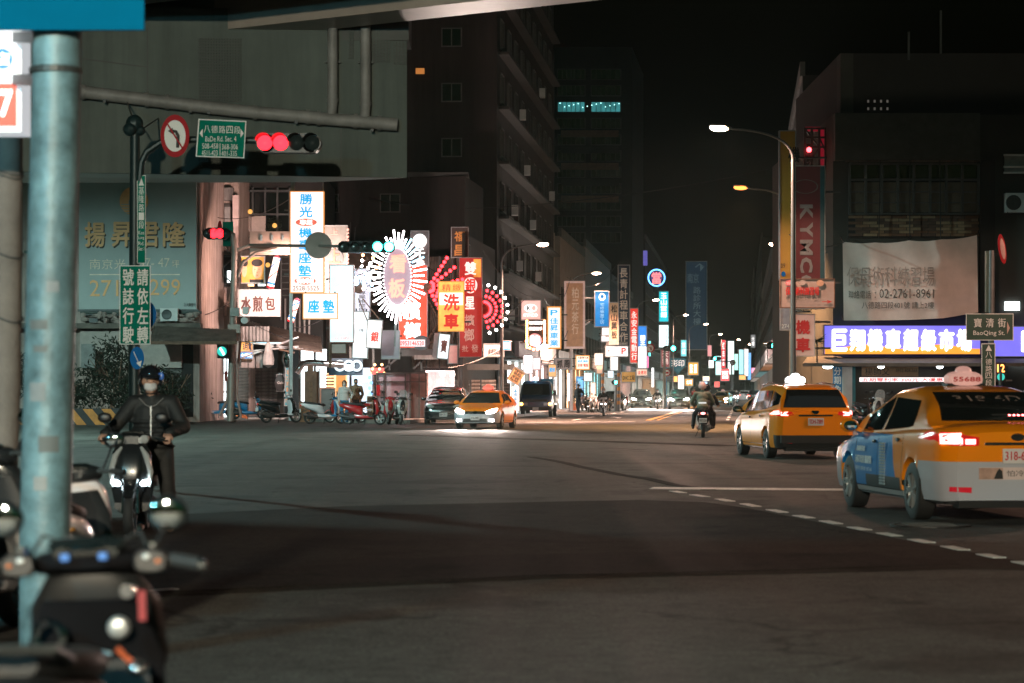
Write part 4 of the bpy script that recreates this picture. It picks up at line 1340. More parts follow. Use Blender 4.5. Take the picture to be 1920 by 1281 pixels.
# portrait poster: generic stand-in faces
po = pthing('portrait_poster', 'amber poster with two dark-haired faces above the dumpling sign', 'poster', 474, 530, 112)
pbox(po, 'panel', 453, 482, 495, 530, 112, .08, mat('amber_poster', (.55, .28, .05), .5, emit=(1, .5, .08), es=.18))
for nm, bx_ in (('frame', (451, 480, 497, 482)), ('frame', (451, 530, 497, 532)), ('frame', (495, 482, 497, 530))):
    pbox(po, nm, *bx_, 111.96, .12, STEEL)
SKINP = mat('poster_skin', (.62, .36, .22), .6, emit=(1, .6, .35), es=.10)
ovalp(po, 482, 507, 9, 15, 111.97, SKINP, 'printed_face')
ovalp(po, 482, 493, 10.5, 7, 111.95, LETB, 'printed_hair')
ovalp(po, 458, 505, 5, 15, 111.97, SKINP, 'printed_face')
ovalp(po, 459, 493, 6, 7, 111.955, LETB, 'printed_hair')
for x_, y_, rx, ry in ((478, 505, 1.4, .45), (486, 505, 1.4, .45), (482, 516, 2.2, .5), (482, 511, .8, .5)):
    ovalp(po, x_, y_, rx, ry, 111.94, mat('poster_dark', (.08, .03, .02), .6), 'printed_feature')
pbox(po, 'printed_collar', 468, 524, 494, 530, 111.96, .01, LETB)
# barber poles
def barber(label, x, y0, y1, d, lean, r=.17):
    t = thing('barber_pole', label, 'barber pole', P(x, y1, d), 0)
    L = (y1 - y0) * d / F
    t.rotation_euler = (0, lean, 0)
    part('glass_tube', MB().lathe([(0, .22), (r, .22), (r, L - .05), (0, L - .05)], (0, 0, 0), 'Z', 16), glow('barber_white', (1.0, .82, .74), 1.3, .25, scale=3), t, True)
    for k, (m, nm) in enumerate(((REDP, 'red_band'), (WHITEP, 'white_band'), (BLUEP, 'blue_band'))):
        part(nm, MB().lathe([(0, k * .1), (r * 1.12, k * .1), (r * 1.12, k * .1 + .1), (0, k * .1 + .1)], (0, 0, 0), 'Z', 16), m, t, True)
    for m, ph in ((mat('barber_blue', (.02, .1, .4), .5, emit=(.1, .3, 1), es=.5), 0), (mat('barber_red', (.5, .03, .03), .5, emit=(1, .15, .1), es=.6), 3.14)):
        hx = MB()
        n = 28
        for i in range(n):
            a0 = ph + i / n * 6.28
            a1 = ph + (i + 1) / n * 6.28
            z0_, z1_ = .34 + (L - .45) * i / n, .34 + (L - .45) * (i + 1) / n
            hx.add([(math.cos(a0) * r * 1.02, math.sin(a0) * r * 1.02, z0_), (math.cos(a1) * r * 1.02, math.sin(a1) * r * 1.02, z1_), (math.cos(a1) * r * 1.02, math.sin(a1) * r * 1.02, z1_ + .1), (math.cos(a0) * r * 1.02, math.sin(a0) * r * 1.02, z0_ + .1)], [(0, 1, 2, 3)])
        part('spiral_stripe', hx, m, t, fix=False)
    part('cap', MB().lathe([(0, L + .08), (r * .6, L + .06), (r * 1.1, L - .05), (0, L - .05)], (0, 0, 0), 'Z', 16), mat('cap_red_blue', (.3, .05, .08), .4), t, True)
    part('bracket', MB().bar((0, .1, L * .5), (0, 2.2, L * .5), .06), DSTEEL, t)
barber('leaning glowing barber pole above the dumpling sign', 506, 480, 541, 110.5, R(13))
barber('short leaning barber pole below the dumpling sign', 544, 560, 604, 110, R(18), .15)
# small boards by the pedestrian light
s = sign('small orange and blue lottery board by the pedestrian signal', (451, 640, 473, 672), 112.5, glow('lotto_orange', (1.0, .45, .12), 1.0), th=.1, side='B', back=114, text=[('3月電', 455, 643, 472, 657, mat('navy_letter', (.02, .03, .1), .5), .03, False)])
pbox(s, 'blue_field', 451, 661, 473, 672, 112.46, .03, glow('lotto_blue', (.05, .35, .9), .9))
plet(s, '中獎通', 452, 663, 472, 670, 112.42, WHITEL, .02)
s = sign('round black bottle-brand disc hanging in the stall opening', (519, 703, 531, 733), 115, BLACK, th=.05, side='T', reach=4)
ovalp(s, 525, 718, 10, 16, 114.9, BLACK, 'disc')
plet(s, 'Guin', 520, 715, 532, 720, 114.85, LETW, .0)
s = sign('narrow teal and orange upright banner leaning in the stall', (534, 690, 541, 760), 114, mat('teal_banner', (.05, .25, .3), .6, emit=(.1, .5, .6), es=.12), th=.04, side='T', reach=3, tilt=.03, text=[('現炒熱食小吃', 535, 693, 540.5, 757, mat('orange_letter', (.6, .25, .05), .5), .0, True)])

# sunburst sign: oval panel with glass tubes all round
sb = pthing('sunburst_sign', 'oval sunburst sign 看板 ringed by radiating white tubes', 'sign', 745, 600, 101.5)
ovalp(sb, 745, 519, 26, 54, 101.5, mat('burst_panel', (.30, .26, .30), .5, emit=(.9, .55, .66), es=.42), 'oval_panel', .25)
EDGE = MB()
for k in range(48):
    th = 2 * math.pi * k / 48
    EDGE.ell(P(745 + 26.4 * math.cos(th), 519 - 54.5 * math.sin(th), 101.42) - off(sb), .045, 6, 4)
part('edge_bulb', EDGE, glow('bulb_white', (1, .95, .95), 3, 0), sb, stuff=True)
KANL = mat('burst_letter', (.6, .3, .25), .5, emit=(1, .40, .28), es=1.4)
plet(sb, '看', 730, 477, 762, 512, 101.4, KANL, .04)
plet(sb, '板', 728, 522, 760, 559, 101.4, KANL, .04)
TUBW = glow('neon_tube_white', (1.0, .92, .94), 9, 0)
TUBB = glow('neon_tube_blue', (.35, .75, 1.0), 3.5, 0)
ntube = 42
for k in range(ntube):
    th = 2 * math.pi * k / ntube + .03
    c_, s_ = math.cos(th), math.sin(th)
    ln = 1.0 + .32 * (k % 2) + (.45 if abs(c_) < .2 else 0)
    p0 = (745 + 31 * c_, 519 - 58 * s_)
    p1 = (745 + (31 + 19 * ln) * c_, 519 - (58 + 17 * ln) * s_)
    m = TUBB if (.35 < th < 1.15 and k % 2) else TUBW
    a, b = P(*p0, 101.6) - off(sb), P(*p1, 101.45 + .25 * (k % 2)) - off(sb)
    o = part('tube', MB().tube([a, b], .044, 7), m, sb, True)
pbar(sb, 'post', (742, 603), (740, 650), 101.9, .09, STEEL)
for y_ in (490, 550):
    pbar(sb, 'bracket', (745, y_), (760, y_), 101.8, .08, DSTEEL, 108)
# LED fans
def led_fan(label, x, y, rays, d, cols, bulb=.055):
    t = pthing('light_fan', label, 'light fan', x, y, d)
    part('hub', MB().lathe([(.0, -.1), (.22, -.08), (.25, .1), (0, .1)], P(x, y, d) - off(t), 'Y', 14), RUST, t)
    for i, (ang, r0, r1, cset) in enumerate(rays):
        a = P(x + r0 * math.cos(ang), y - r0 * math.sin(ang), d) - off(t)
        b = P(x + r1 * math.cos(ang), y - r1 * math.sin(ang), d) - off(t)
        ray = part('ray_arm', MB().bar(P(x, y, d) - off(t), b, .035), DSTEEL, t)
        n = max(3, int((r1 - r0) / 7.5))
        mb = MB()
        ms = list(dict.fromkeys(cols[c] for c in cset))
        for k in range(n):
            mb.cm = ms.index(cols[cset[min(len(cset) - 1, int(k / n * len(cset)))]])
            mb.ell(a.lerp(b, k / (n - 1)) + Vector((0, -.06, 0)), bulb, 7, 5)
        part('bulbs', mb, ms, ray, True)
    pbar(t, 'bracket', (x, y), (x, y), d + .1, .12, DSTEEL, d + 8)
    return t
LR, LW, LB, LO = glow('led_red', (1.0, .010, .014), 20, 0), glow('led_white', (1, .92, .9), 22, 0), glow('led_blue', (.3, .7, 1.0), 16, 0), glow('led_orange', (1, .3, .1), 18, 0)
led_fan('fan of blue, white and orange light strings left of the sunburst', 672, 540, [(R(82), 20, 62, 'bwo'), (R(64), 20, 62, 'bwo'), (R(48), 15, 60, 'bwo'), (R(30), 12, 45, 'bw'), (R(12), 12, 40, 'bw'), (R(-8), 10, 40, 'w'), (R(102), 8, 20, 'b'), (R(120), 8, 22, 'b')], 104, {'b': LB, 'w': LW, 'o': LO}, .07)
fan2 = led_fan('fan of red light strings right of the betel-nut box', 803, 540, [(R(58), 12, 66, 'r'), (R(38), 12, 62, 'r'), (R(14), 10, 66, 'r'), (R(-12), 10, 30, 'r'), (R(-28), 10, 40, 'r'), (R(-46), 8, 36, 'r'), (R(-62), 8, 70, 'r')], 103.5, {'r': LR}, .08)
led_fan('half-wheel of red and white light strings beyond the tall red sign', 906, 580, [(R(a), 14, 46, 'rrrw') for a in range(-75, 80, 17)], 106, {'r': LR, 'w': LW}, .07)
# bracing struts of the burst
for (p, q) in (((667, 508), (690, 482)), ((672, 560), (690, 605)), ((680, 560), (712, 600))):
    pbar(sb, 'strut', p, q, 103, .05, RUST)

s = sign('orange-red betel-nut light box with white characters and a phone strip', (748, 498, 800, 652), 104.5, REDF, side='L', reach=8, text=[('檳', 757, 566, 789, 600, WHITEL, .05, False), ('榔', 757, 604, 789, 635, WHITEL, .05, False)])
ovalp(s, 790, 643, 16, 14, 104.45, mat('swoosh_grey', (.12, .13, .14), .5), 'swoosh', .02)
pbox(s, 'phone_strip', 748, 637, 797, 650, 104.40, .03, glow('phone_strip', (1, .85, .88), .9))
plet(s, '0953146520', 750, 639.5, 795, 648, 104.36, REDL, .02)
s = sign('grey panel topped by a glowing white ring globe', (771, 434, 803, 498), 107.5, mat('grey_sign', (.16, .17, .17), .5), side='L', reach=10, text=[('千', 777, 466, 797, 484, WHITEL, .03, False), ('色', 779, 486, 797, 497, WHITEL, .03, False)])
ovalp(s, 787, 452, 9.6, 9.6, 107.4, glow('globe_white', (1, .92, .92), 1.5), 'globe', .06)
c = P(787, 452, 107.4) - off(s)
part('globe_ring', MB().lathe([(.27, 0), (.30, -.05), (.33, 0)], c, 'Y', 26), WHITEL, s)
s = sign('yellow to white car-wash light box 洗車 with red characters', (823, 529, 869, 620), 101.8, glow('wash_yellow', (1.0, .50, .10), 1.0, .35, scale=1.6), frame=ORL, side='R', reach=14, text=[('精', 829, 533, 845, 546, REDL, .0, False), ('緻', 849, 533, 864, 546, REDL, .0, False), ('洗', 831, 551, 862, 583, REDL, .04, False), ('車', 832, 588, 860, 617, mat('deep_red_letter', (.5, .02, .01), .5, emit=(.9, .03, .02), es=.6), .05, False)])
pbox(s, 'white_band', 824, 549, 868, 572, 101.785, .01, glow('wash_white', (1, .85, .75), 1.5, .2))
s = sign('tall dark red betel-nut wholesale sign with cream characters', (862, 484, 903, 669), 105, mat('deep_red_panel', (.30, .025, .025), .5, emit=(1.0, .05, .04), es=.20, evar=.35, scale=.5), side='L', reach=6, text=[('雙', 871, 491, 893, 516, WHITEL2, .03, False), ('星', 872, 556, 890, 580, WHITEL2, .03, False),
    ('檳', 871, 590, 890, 611, mat('dim_cream', (.5, .35, .3), .5, emit=(1, .5, .4), es=.22), .02, False), ('榔', 870, 616, 889, 640, MATS['dim_cream'], .02, False), ('批', 866, 648, 878, 660, MATS['dim_cream'], .01, False), ('發', 884, 646, 897, 661, MATS['dim_cream'], .01, False)])
pbox(s, 'glow_corner', 888, 486, 902, 520, 104.98, .01, glow('orange_corner', (1, .36, .06), .8, .4, scale=2))
ovalp(s, 882, 535, 13, 15, 104.95, WHITEL2, 'disc', .02)
plet(s, '銀', 872, 522, 892, 549, 104.9, mat('deep_red_letter'), .03)
s = sign('small tilted white sign with one dark red character', (820, 627, 839, 672), 102.2, glow('panel_white_cool'), side='T', reach=6, tilt=.10, text=[('寶', 824, 637, 836, 661, mat('brick_letter', (.4, .08, .06), .5), .03, False)])
pbox(s, 'pink_side', 810, 626, 819, 672, 102.3, .2, mat('pink_side', (.5, .3, .3), .6))
sign('small pinkish tin box beside the tilted white sign', (841, 648, 857, 681), 104, mat('pink_tin', (.5, .28, .25), .5, emit=(1, .4, .35), es=.35), side='T', reach=4)
sign('dark brown framed sign with two orange characters high on the wall', (847, 427, 877, 482), 117, mat('brown_black', (.05, .03, .025), .6), frame=STEEL, side='B', back=120, text=[('福', 852, 434, 871, 453, mat('orange_faint', (.5, .2, .05), .5, emit=(1, .35, .06), es=.2), .03, False), ('昌', 852, 459, 871, 480, MATS['orange_faint'], .03, False)])
# ---- further along the avenue
s = sign('pink motorcycle brand box with oval logo on a steel frame', (978, 564, 1013, 599), 119, glow('kbox_pink', (1.0, .52, .46), .85, .1), side='L', reach=30, text=[('KYMCO', 982, 588, 1008, 594, WHITEL, .02, False)])
ovalp(s, 995, 578, 12, 7.5, 118.94, WHITEL, 'oval_logo')
plet(s, 'K', 988, 573, 997, 583, 118.9, LETB, .04)
ovalp(s, 1001, 578, 4, 5, 118.9, MATS['kbox_pink'], 'oval_logo')
s = sign('seal-engraving sign edged with red bulbs and a pink round board', (989, 600, 1020, 652), 118.2, BLACK, side='L', reach=14, text=[('切刻雕刻', 991, 602, 1017, 609, WHITEL, .04, False), ('保證親手', 991, 613, 1017, 620, WHITEL, .04, False)])
ovalp(s, 1003, 638, 12.5, 12.5, 118.1, mat('pink_disc', (.5, .25, .28), .5, emit=(1, .4, .42), es=.6), 'disc')
plet(s, '牌', 994, 629, 1012, 648, 118.05, WHITEL, .04)
bm_ = MB()
for k in range(14):
    for x_ in (988, 1021):
        bm_.ell(P(x_, 602 + k * 3.8, 118) - off(s), .06, 6, 4)
for k in range(8):
    th = math.pi * (1 + k / 7)
    bm_.ell(P(1004 + 17 * math.cos(th), 640 - 16 * math.sin(th), 118) - off(s), .07, 6, 4)
part('edge_bulbs', bm_, LO, s)
bm_ = MB()
for k in range(12):
    bm_.ell(P(1014 + random.uniform(-6, 14), 652 + random.uniform(-8, 4), 118) - off(s), .08, 6, 4)
part('blue_bulbs', bm_, LB, s)
sign('orange-edged light box with blue characters of a scooter dealer', (1028, 577, 1050, 652), 126, glow('dealer_white', (1, .85, .7), 1.1), frame=ORL, fw=2.5, side='R', reach=14, text=[('佳昇車業', 1031, 595, 1047, 650, SKYB, .03, True), ('P', 1032, 581, 1046, 592, SKYB, .04, False)])
sign('tall brown tea-house sign with pale edges', (1062, 531, 1093, 650), 141, mat('tea_brown', (.45, .24, .14), .5, emit=(1, .42, .2), es=.13), frame=mat('tea_rim', (.55, .38, .33), .5, emit=(1, .6, .5), es=.25), fw=4, side='L', reach=14, text=[('柏元茶行', 1072, 538, 1085, 628, mat('tea_letter', (.6, .42, .3), .5, emit=(1, .7, .5), es=.22), .01, True)])
s = sign('saturated blue light box with a white ring emblem', (1116, 547, 1141, 612), 152, glow('cobalt', (.0, .22, .62), .8, .3, scale=.6), side='L', reach=20, text=[('宅修專業工坊', 1125, 568, 1133, 608, mat('cyan_letter', (.3, .5, .6), .5, emit=(.4, .8, 1), es=.5), .0, True)])
ovalp(s, 1129, 557, 6, 7, 151.9, WHITEL, 'emblem')
ovalp(s, 1129, 556, 3.5, 4, 151.86, MATS['cobalt'], 'emblem')
sign('tan blackboard-shop sign with dark characters', (1143, 568, 1159, 645), 156, mat('tan_board', (.5, .33, .2), .6, emit=(1, .6, .3), es=.10), side='L', reach=8, text=[('松山黑板', 1146, 571, 1157, 636, LETB, .02, True)])
sign('tall dark blue taxi-cooperative sign with grey characters', (1160, 498, 1180, 650), 160, mat('navy_panel', (.015, .035, .06), .5), side='L', reach=8, text=[('長青計程車合作社', 1162, 502, 1177, 662, mat('grey_tan_letter', (.42, .36, .3), .5, emit=(1, .8, .6), es=.10), .02, True)])
s = sign('white parking sign with a red P and arrow', (1136, 650, 1177, 668), 158, glow('parking_white', (1, .92, .9), 1.3), side='L', reach=18, text=[('P', 1165, 652, 1174, 665, REDL, .05, False), ('←', 1139, 655, 1146, 661, REDL, .03, False)])
pbox(s, 'grey_header', 1136, 641, 1177, 648, 158, .2, mat('grey_header', (.2, .2, .2), .5))
plet(s, '停車場24H', 1140, 642.5, 1174, 647, 157.95, LETW, .02)
sign('tall red lending sign with white running characters', (1182, 579, 1196, 680), 175, mat('lend_red', (.5, .03, .02), .5, emit=(1, .06, .04), es=.55), side='L', reach=6, text=[('永安金電動行', 1184, 583, 1194, 676, WHITEL2, .02, True)])
s = sign('blue and white pet-shop light box', (1197, 612, 1212, 690), 172, glow('pet_white', (1, .95, .97), 1.4), side='L', reach=4)
pbox(s, 'blue_field', 1197, 612, 1212, 650, 171.95, .03, glow('pet_blue', (.03, .25, .8), .9))
plet(s, '貓王', 1200, 628, 1210, 648, 171.9, WHITEL, .03, True)
sign('small red-lettered building-materials plate', (1194, 693, 1213, 704), 170, glow('plate_cream', (1, .7, .55), .9), side='L', reach=4, text=[('金建材', 1196, 695, 1212, 702.5, REDL, .03, False)])
sign('pair of tan plates with dark characters beside the arcade', (1166, 698, 1191, 716), 168, mat('amber_plate', (.5, .28, .08), .6, emit=(1, .5, .12), es=.25), side='L', reach=4, text=[('DHC 工程', 1168, 704, 1190, 713, LETB, .02, False)])
sign('grey plate with dark characters 抓周 above the truck', (1040, 673, 1070, 692), 138, mat('grey_pink_plate', (.45, .34, .32), .6, emit=(1, .7, .6), es=.12), side='L', reach=10, text=[('抓', 1044, 675, 1055, 690, LETB, .03, False), ('周', 1057, 675, 1068, 690, LETB, .03, False)])
sign('yellow-rimmed menu board with coloured lines of print', (1081, 668, 1104, 692), 146, glow('menu_white', (1, .85, .65), 1.1), frame=ORL, side='L', reach=8, text=[('大臺灣交通', 1083, 669, 1103, 673, LETR, .02, False), ('維修 輪胎', 1083, 675, 1103, 680, SKYB, .03, False), ('定檢 電瓶', 1083, 682, 1103, 688, REDL, .03, False)])
s = sign('orange plate hung diagonally under the awning by the truck', (950, 690, 972, 716), 112, mat('diag_tan', (.5, .26, .12), .6, emit=(1, .5, .2), es=.25), th=.08, side='T', reach=3, tilt=R(32), text=[('招牌 廣告', 953, 692, 969, 702, LETB, .02, False), ('設計 製作', 953, 704, 969, 714, LETB, .02, False)])
sign('bright white box over the awning left of the truck', (982, 667, 998, 700), 121, glow('box_white', (1, .95, .95), 2.0), side='L', reach=6)
sign('pink-white box with a pale logo over the awning', (999, 671, 1013, 693), 121.5, glow('box_pink', (1, .75, .74), 1.1), side='L', reach=4)
sign('small orange and blue box above the truck roof', (1029, 684, 1042, 706), 130, glow('box_orange', (1, .5, .2), .9), side='L', reach=4, text=[('維修', 1030, 689, 1041, 698, SKYB, .03, False)])
sign('blue neon plate with vertical bars under the light wheel', (942, 640, 957, 656), 112, glow('neon_plate_blue', (.05, .5, 1.0), 1.2), side='L', reach=6, text=[('川川', 944, 642, 955, 654, WHITEL, .03, False)])
sign('corrugated white strip sign with seal-shop characters', (908, 646, 944, 668), 113, mat('white_strip', (.6, .52, .52), .5, emit=(1, .85, .85), es=.25), side='L', reach=6, text=[('清潔刻印館', 915, 653, 940, 666, LETB, .02, False)])
for k, (lb_, bx_, d_, c_, es_) in enumerate((
    ('small white lit plate under the parking sign', (1145, 668, 1158, 694), 162, (1, .95, .9), 1.4), ('narrow cream lit plate by the arcade posts', (1129, 615, 1144, 628), 158, (1, .9, .85), 1.5),
    ('white box low on the facade by the menu board', (1096, 700, 1109, 714), 150, (1, .97, .95), 1.8), ('pale blue box beside the menu board', (1116, 664, 1129, 684), 155, (.8, .95, 1), 1.3),
    ('tan lit plate below the pale blue box', (1119, 686, 1129, 700), 156, (1, .6, .4), .6), ('white box on the facade under the blue sign', (1128, 628, 1143, 640), 159, (1, .9, .88), 1.3))):
    sign(lb_, bx_, d_, glow('plate_glow_%d' % k, c_, es_), side='L', reach=6)
# pawn shop
s = pthing('pawn_neon', 'round neon sign with blue ring and red pawn character', 'sign', 1231, 536, 262)
c = P(1231, 521, 262) - off(s)
part('ring', MB().lathe([(.86, 0), (.94, -.1), (1.02, 0), (.94, .1)], c, 'Y', 32), glow('neon_ring_blue', (.12, .42, 1.0), 3.2, 0), s, True)
ovalp(s, 1231, 521, 11, 11, 262.2, mat('neon_back', (.05, .05, .1), .5, emit=(.3, .25, .6), es=.2), 'backboard', .2)
plet(s, '當', 1222, 510, 1240, 533, 261.85, mat('neon_red_letter', (.5, .05, .05), .5, emit=(1, .22, .22), es=1.6), .02)
for x_ in (1226, 1236):
    pbar(s, 'post', (x_, 535), (x_, 548), 262.2, .14, DSTEEL)
s = sign('cyan pawn-shop light box below the round neon', (1236, 547, 1253, 603), 262, glow('pawn_cyan', (.02, .62, .72), .95, .1), side='L', reach=8, text=[('玉山當鋪', 1239, 549, 1250, 596, WHITEL, .02, True)])
sign('white and cyan lower box of the pawn shop', (1236, 610, 1253, 651), 262, glow('pawn_white', (.75, 1.0, 1.0), 1.6), side='L', reach=8, text=[('免留車', 1248, 614, 1252, 648, SKYB, .0, True)])
sign('dull mauve sign below the pawn shop boxes', (1240, 655, 1255, 688), 262, mat('mauve_sign', (.3, .1, .12), .6, emit=(1, .2, .2), es=.18), side='L', reach=6, text=[('天鵝', 1242, 658, 1253, 684, WHITEL2, .0, True)])
pbox(s, 'purple_wash', 1206, 470, 1214, 498, 262.5, .2, mat('purple_box', (.2, .18, .5), .5, emit=(.3, .25, 1), es=.3))
s = pthing('photocopy_sign', 'dark teal triangle sign with white characters 彩印', 'sign', 1271, 700, 275)
part('panel', MB().prism([(p.x - off(s).x, p.z - off(s).z) for p in (P(1255, 672, 275), P(1286, 672, 275), P(1286, 686, 275), P(1271, 702, 275), P(1255, 686, 275))], 0, .2), mat('teal_deep', (.01, .09, .13), .5, emit=(.05, .5, .6), es=.08), s)
plet(s, '彩印', 1259, 675, 1283, 688, 274.95, WHITEL2, .02)
pbar(s, 'bracket', (1248, 678), (1255, 678), 275.1, .12, DSTEEL)
sign('tall dark blue banner sign with arrow and pale characters', (1287, 491, 1325, 655), 340, mat('banner_navy', (.012, .045, .085), .6, emit=(.05, .25, .5), es=.04), side='L', reach=10, text=[('↑', 1303, 494, 1321, 509, mat('banner_letter', (.2, .3, .33), .6, emit=(.5, .8, .9), es=.05), .02, False), ('南京', 1289, 513, 1310, 531, MATS['banner_letter'], .0, False), ('路診所大樓', 1300, 537, 1314, 610, MATS['banner_letter'], .0, True)])
sign('orange box sign of two printed panes over the avenue', (1291, 680, 1309, 703), 290, glow('box_amber', (1.0, .42, .06), .95, .1), side='T', reach=16, text=[('美容室', 1293, 683, 1299, 700, WHITEL, .03, True), ('護髮屋', 1301, 683, 1307, 700, WHITEL, .03, True)])
sign('small orange box sign low over the pavement', (1285, 711, 1299, 723), 282, glow('box_amber'), side='L', reach=6, text=[('公司', 1287, 713, 1297, 721, WHITEL, .03, False)])
far = [('tall bright red banner sign far down the avenue', (1353, 638, 1360, 690), 380, (1, .05, .07), .9, '紅典當'), ('tall white light box beside the far red banner', (1365, 640, 1376, 702), 390, (.8, 1, 1), 1.6, ''), ('pale cyan light box far down the avenue', (1342, 668, 1352, 703), 370, (.6, 1, 1), 1.3, ''),
       ('teal light box under the tall navy banner', (1277, 638, 1287, 668), 330, (.2, .8, .85), .9, '旅店'), ('red lower plate of the far banner', (1352, 692, 1367, 714), 385, (1, .1, .12), .8, '當舖'), ('cyan stripe light box in the far row', (1386, 656, 1394, 702), 430, (.4, .9, 1), 1.2, ''),
       ('white stripe light box in the far row', (1396, 655, 1403, 705), 440, (1, 1, 1), 1.4, ''), ('blue light box at the far end', (1402, 662, 1408, 712), 455, (.2, .5, 1), 1.2, ''), ('pale tower sign with grey characters at the far end', (1408, 628, 1416, 652), 460, (.6, .6, .6), .35, '大樓'),
       ('white column sign at the far end', (1418, 655, 1424, 682), 470, (1, .9, .9), 1.4, ''), ('amber bead sign far right of the avenue', (1463, 657, 1471, 690), 330, (1, .5, .2), .9, '便當')]
for l_, bx_, d_, c_, es_, tx in far:
    x0, y0, x1, y1 = bx_
    sign(l_, bx_, d_, glow('far_%d_%d' % (x0, y0), c_, es_), side='R' if x0 > 1440 else 'L', reach=6, fw=.8, text=[(tx, x0 + 1.5, y0 + 3, x1 - 1.5, y1 - 3, WHITEL if es_ < 1 else SKYB, .0, True)] if tx else ())
# ---- right corner
s = sign('tall dark red motorcycle dealer sign with vertical brand name', (1492, 312, 1546, 578), 80, mat('dealer_red', (.12, .008, .012), .45, var=.12, scale=.5), th=.35, side='R', reach=30)
for k, ch in enumerate('KYMCO'):
    w_, h_ = 32 * 80 / F, 24 * 80 / F
    c = P(1512, 398 + k * 33, 79.93) - off(s)
    vs_, fs_ = glyph(ch, .04)
    o = part('lettering', MB().add([(c.x + (b - .5) * h_, c.y, c.z - (a - .5) * w_ * .9) for a, b in vs_], fs_), mat('dull_cream_letter', (.20, .17, .16), .5), s, fix=False)
c = P(1510, 350, 79.93) - off(s)
part('oval_logo', MB().add(*(lambda n: ([(c.x + r_ * 1.35 * math.cos(6.283 * k / n), c.y, c.z + r_ * .75 * math.sin(6.283 * k / n)) for k in range(n) for r_ in (.30, .335)], [(2 * k, 2 * k + 1, (2 * k + 3) % (2 * n), (2 * k + 2) % (2 * n)) for k in range(n)]))(30)), mat('logo_dim', (.14, .10, .09), .5), s, fix=False)
pbox(s, 'teal_edge', 1538, 312, 1546, 578, 79.96, .03, mat('dark_teal_edge', (.01, .06, .07), .5))
s = sign('tall yellow sign edge beside the dark red dealer sign', (1463, 246, 1491, 524), 82, mat('yellow_panel', (.55, .26, .02), .5, var=.15, scale=.6), th=.3, side='R', reach=60, text=[('09', 1464, 494, 1472, 503, LETB, .0, False), ('機', 1478, 275, 1500, 305, LETB, .02, False)])
ovalp(s, 1469, 514, 4, 5, 81.9, BLUEP, 'emblem')
s = sign('white roadside board with red characters and a red arrow', (1464, 524, 1564, 576), 71.5, mat('board_white', (.36, .29, .26), .55, var=.12), th=.14, frame=RUST, side='', text=[('保母術科練習場', 1473, 538, 1536, 554, LETR, .03, False), ('聯絡電話:02-2761-8961', 1474, 556, 1535, 562, LETB, .0, False), ('八德路四段401號 請上2樓', 1480, 565, 1535, 569, mat('faint_print', (.3, .25, .24), .6), .0, False), ('→', 1541, 563, 1560, 569, LETR, .06, False)])
ovalp(s, 1482, 531, 9, 6, 71.45, mat('pink_dot', (.5, .12, .14), .6), 'dot')
ovalp(s, 1505, 530, 6, 5, 71.45, mat('dull_dot', (.36, .3, .27), .6), 'dot')
ovalp(s, 1538, 531, 7, 6, 71.45, mat('tan_dot', (.5, .3, .2), .6), 'dot')
plet(s, '好運道', 1475, 528, 1489, 534, 71.4, LETW, .0)
for y_ in (533, 566):
    pbar(s, 'clamp', (1482, y_), (1495, y_), 71.75, .09, STEEL)
sign('pale pink 機車 sign with dark red characters below the dealer sign', (1491, 590, 1527, 667), 80.3, mat('jiche_panel', (.55, .38, .33), .55, var=.1, emit=(1, .6, .5), es=.06), side='R', reach=30, text=[('機', 1492, 600, 1519, 627, LETR, .05, False), ('車', 1492, 633, 1519, 661, LETR, .05, False), ('MOTOR PARTS', 1492, 580, 1519, 585, LETW, .0, False)])
sign('grey panel with a white phone number left of the lamp post', (1465, 577, 1480, 618), 82.5, mat('grey_phone_panel', (.3, .3, .34), .5), side='R', reach=40, text=[('274', 1465.5, 608, 1480, 616, LETW, .03, False)])
s = sign('wide lit purple scooter-store sign with white characters and orange wave', (1546, 611, 1838, 664), 85.2, glow('store_purple', (.20, .17, .86), .95, .08), th=.3, frame=mat('dark_rim', (.05, .04, .06), .5), side='B', back=86.2)
wv = MB()
n = 40
xs = [1546.5 + (1838 - 1547) * k / n for k in range(n + 1)]
for k in range(n):
    pa, pb = [P(xs[q], 664, 85.16) - off(s) for q in (k, k + 1)]
    ha, hb_ = [P(xs[q], 650 + 4 * math.sin(xs[q] * .045 + .8), 85.16) - off(s) for q in (k, k + 1)]
    wv.add([pa, pb, hb_, ha], [(0, 1, 2, 3)])
part('orange_wave', wv, glow('store_orange', (1.0, .36, .04), .95, .05), s, fix=False)
for k, ch in enumerate('巨翔機車超級市場'):
    x_ = 1560 + k * 33.4
    plet(s, ch, x_, 617, x_ + 29, 659, 85.10, mat('store_letter', (.8, .8, .8), .5, emit=(.96, .97, 1), es=2.2), .055)
sign('second lit purple store sign continuing past the street-name plate', (1858, 613, 2010, 668), 85.2, glow('store_purple'), th=.3, side='B', back=86.2, text=[('巨翔機車', 1915, 618, 2000, 662, MATS['store_letter'], .05, False)])
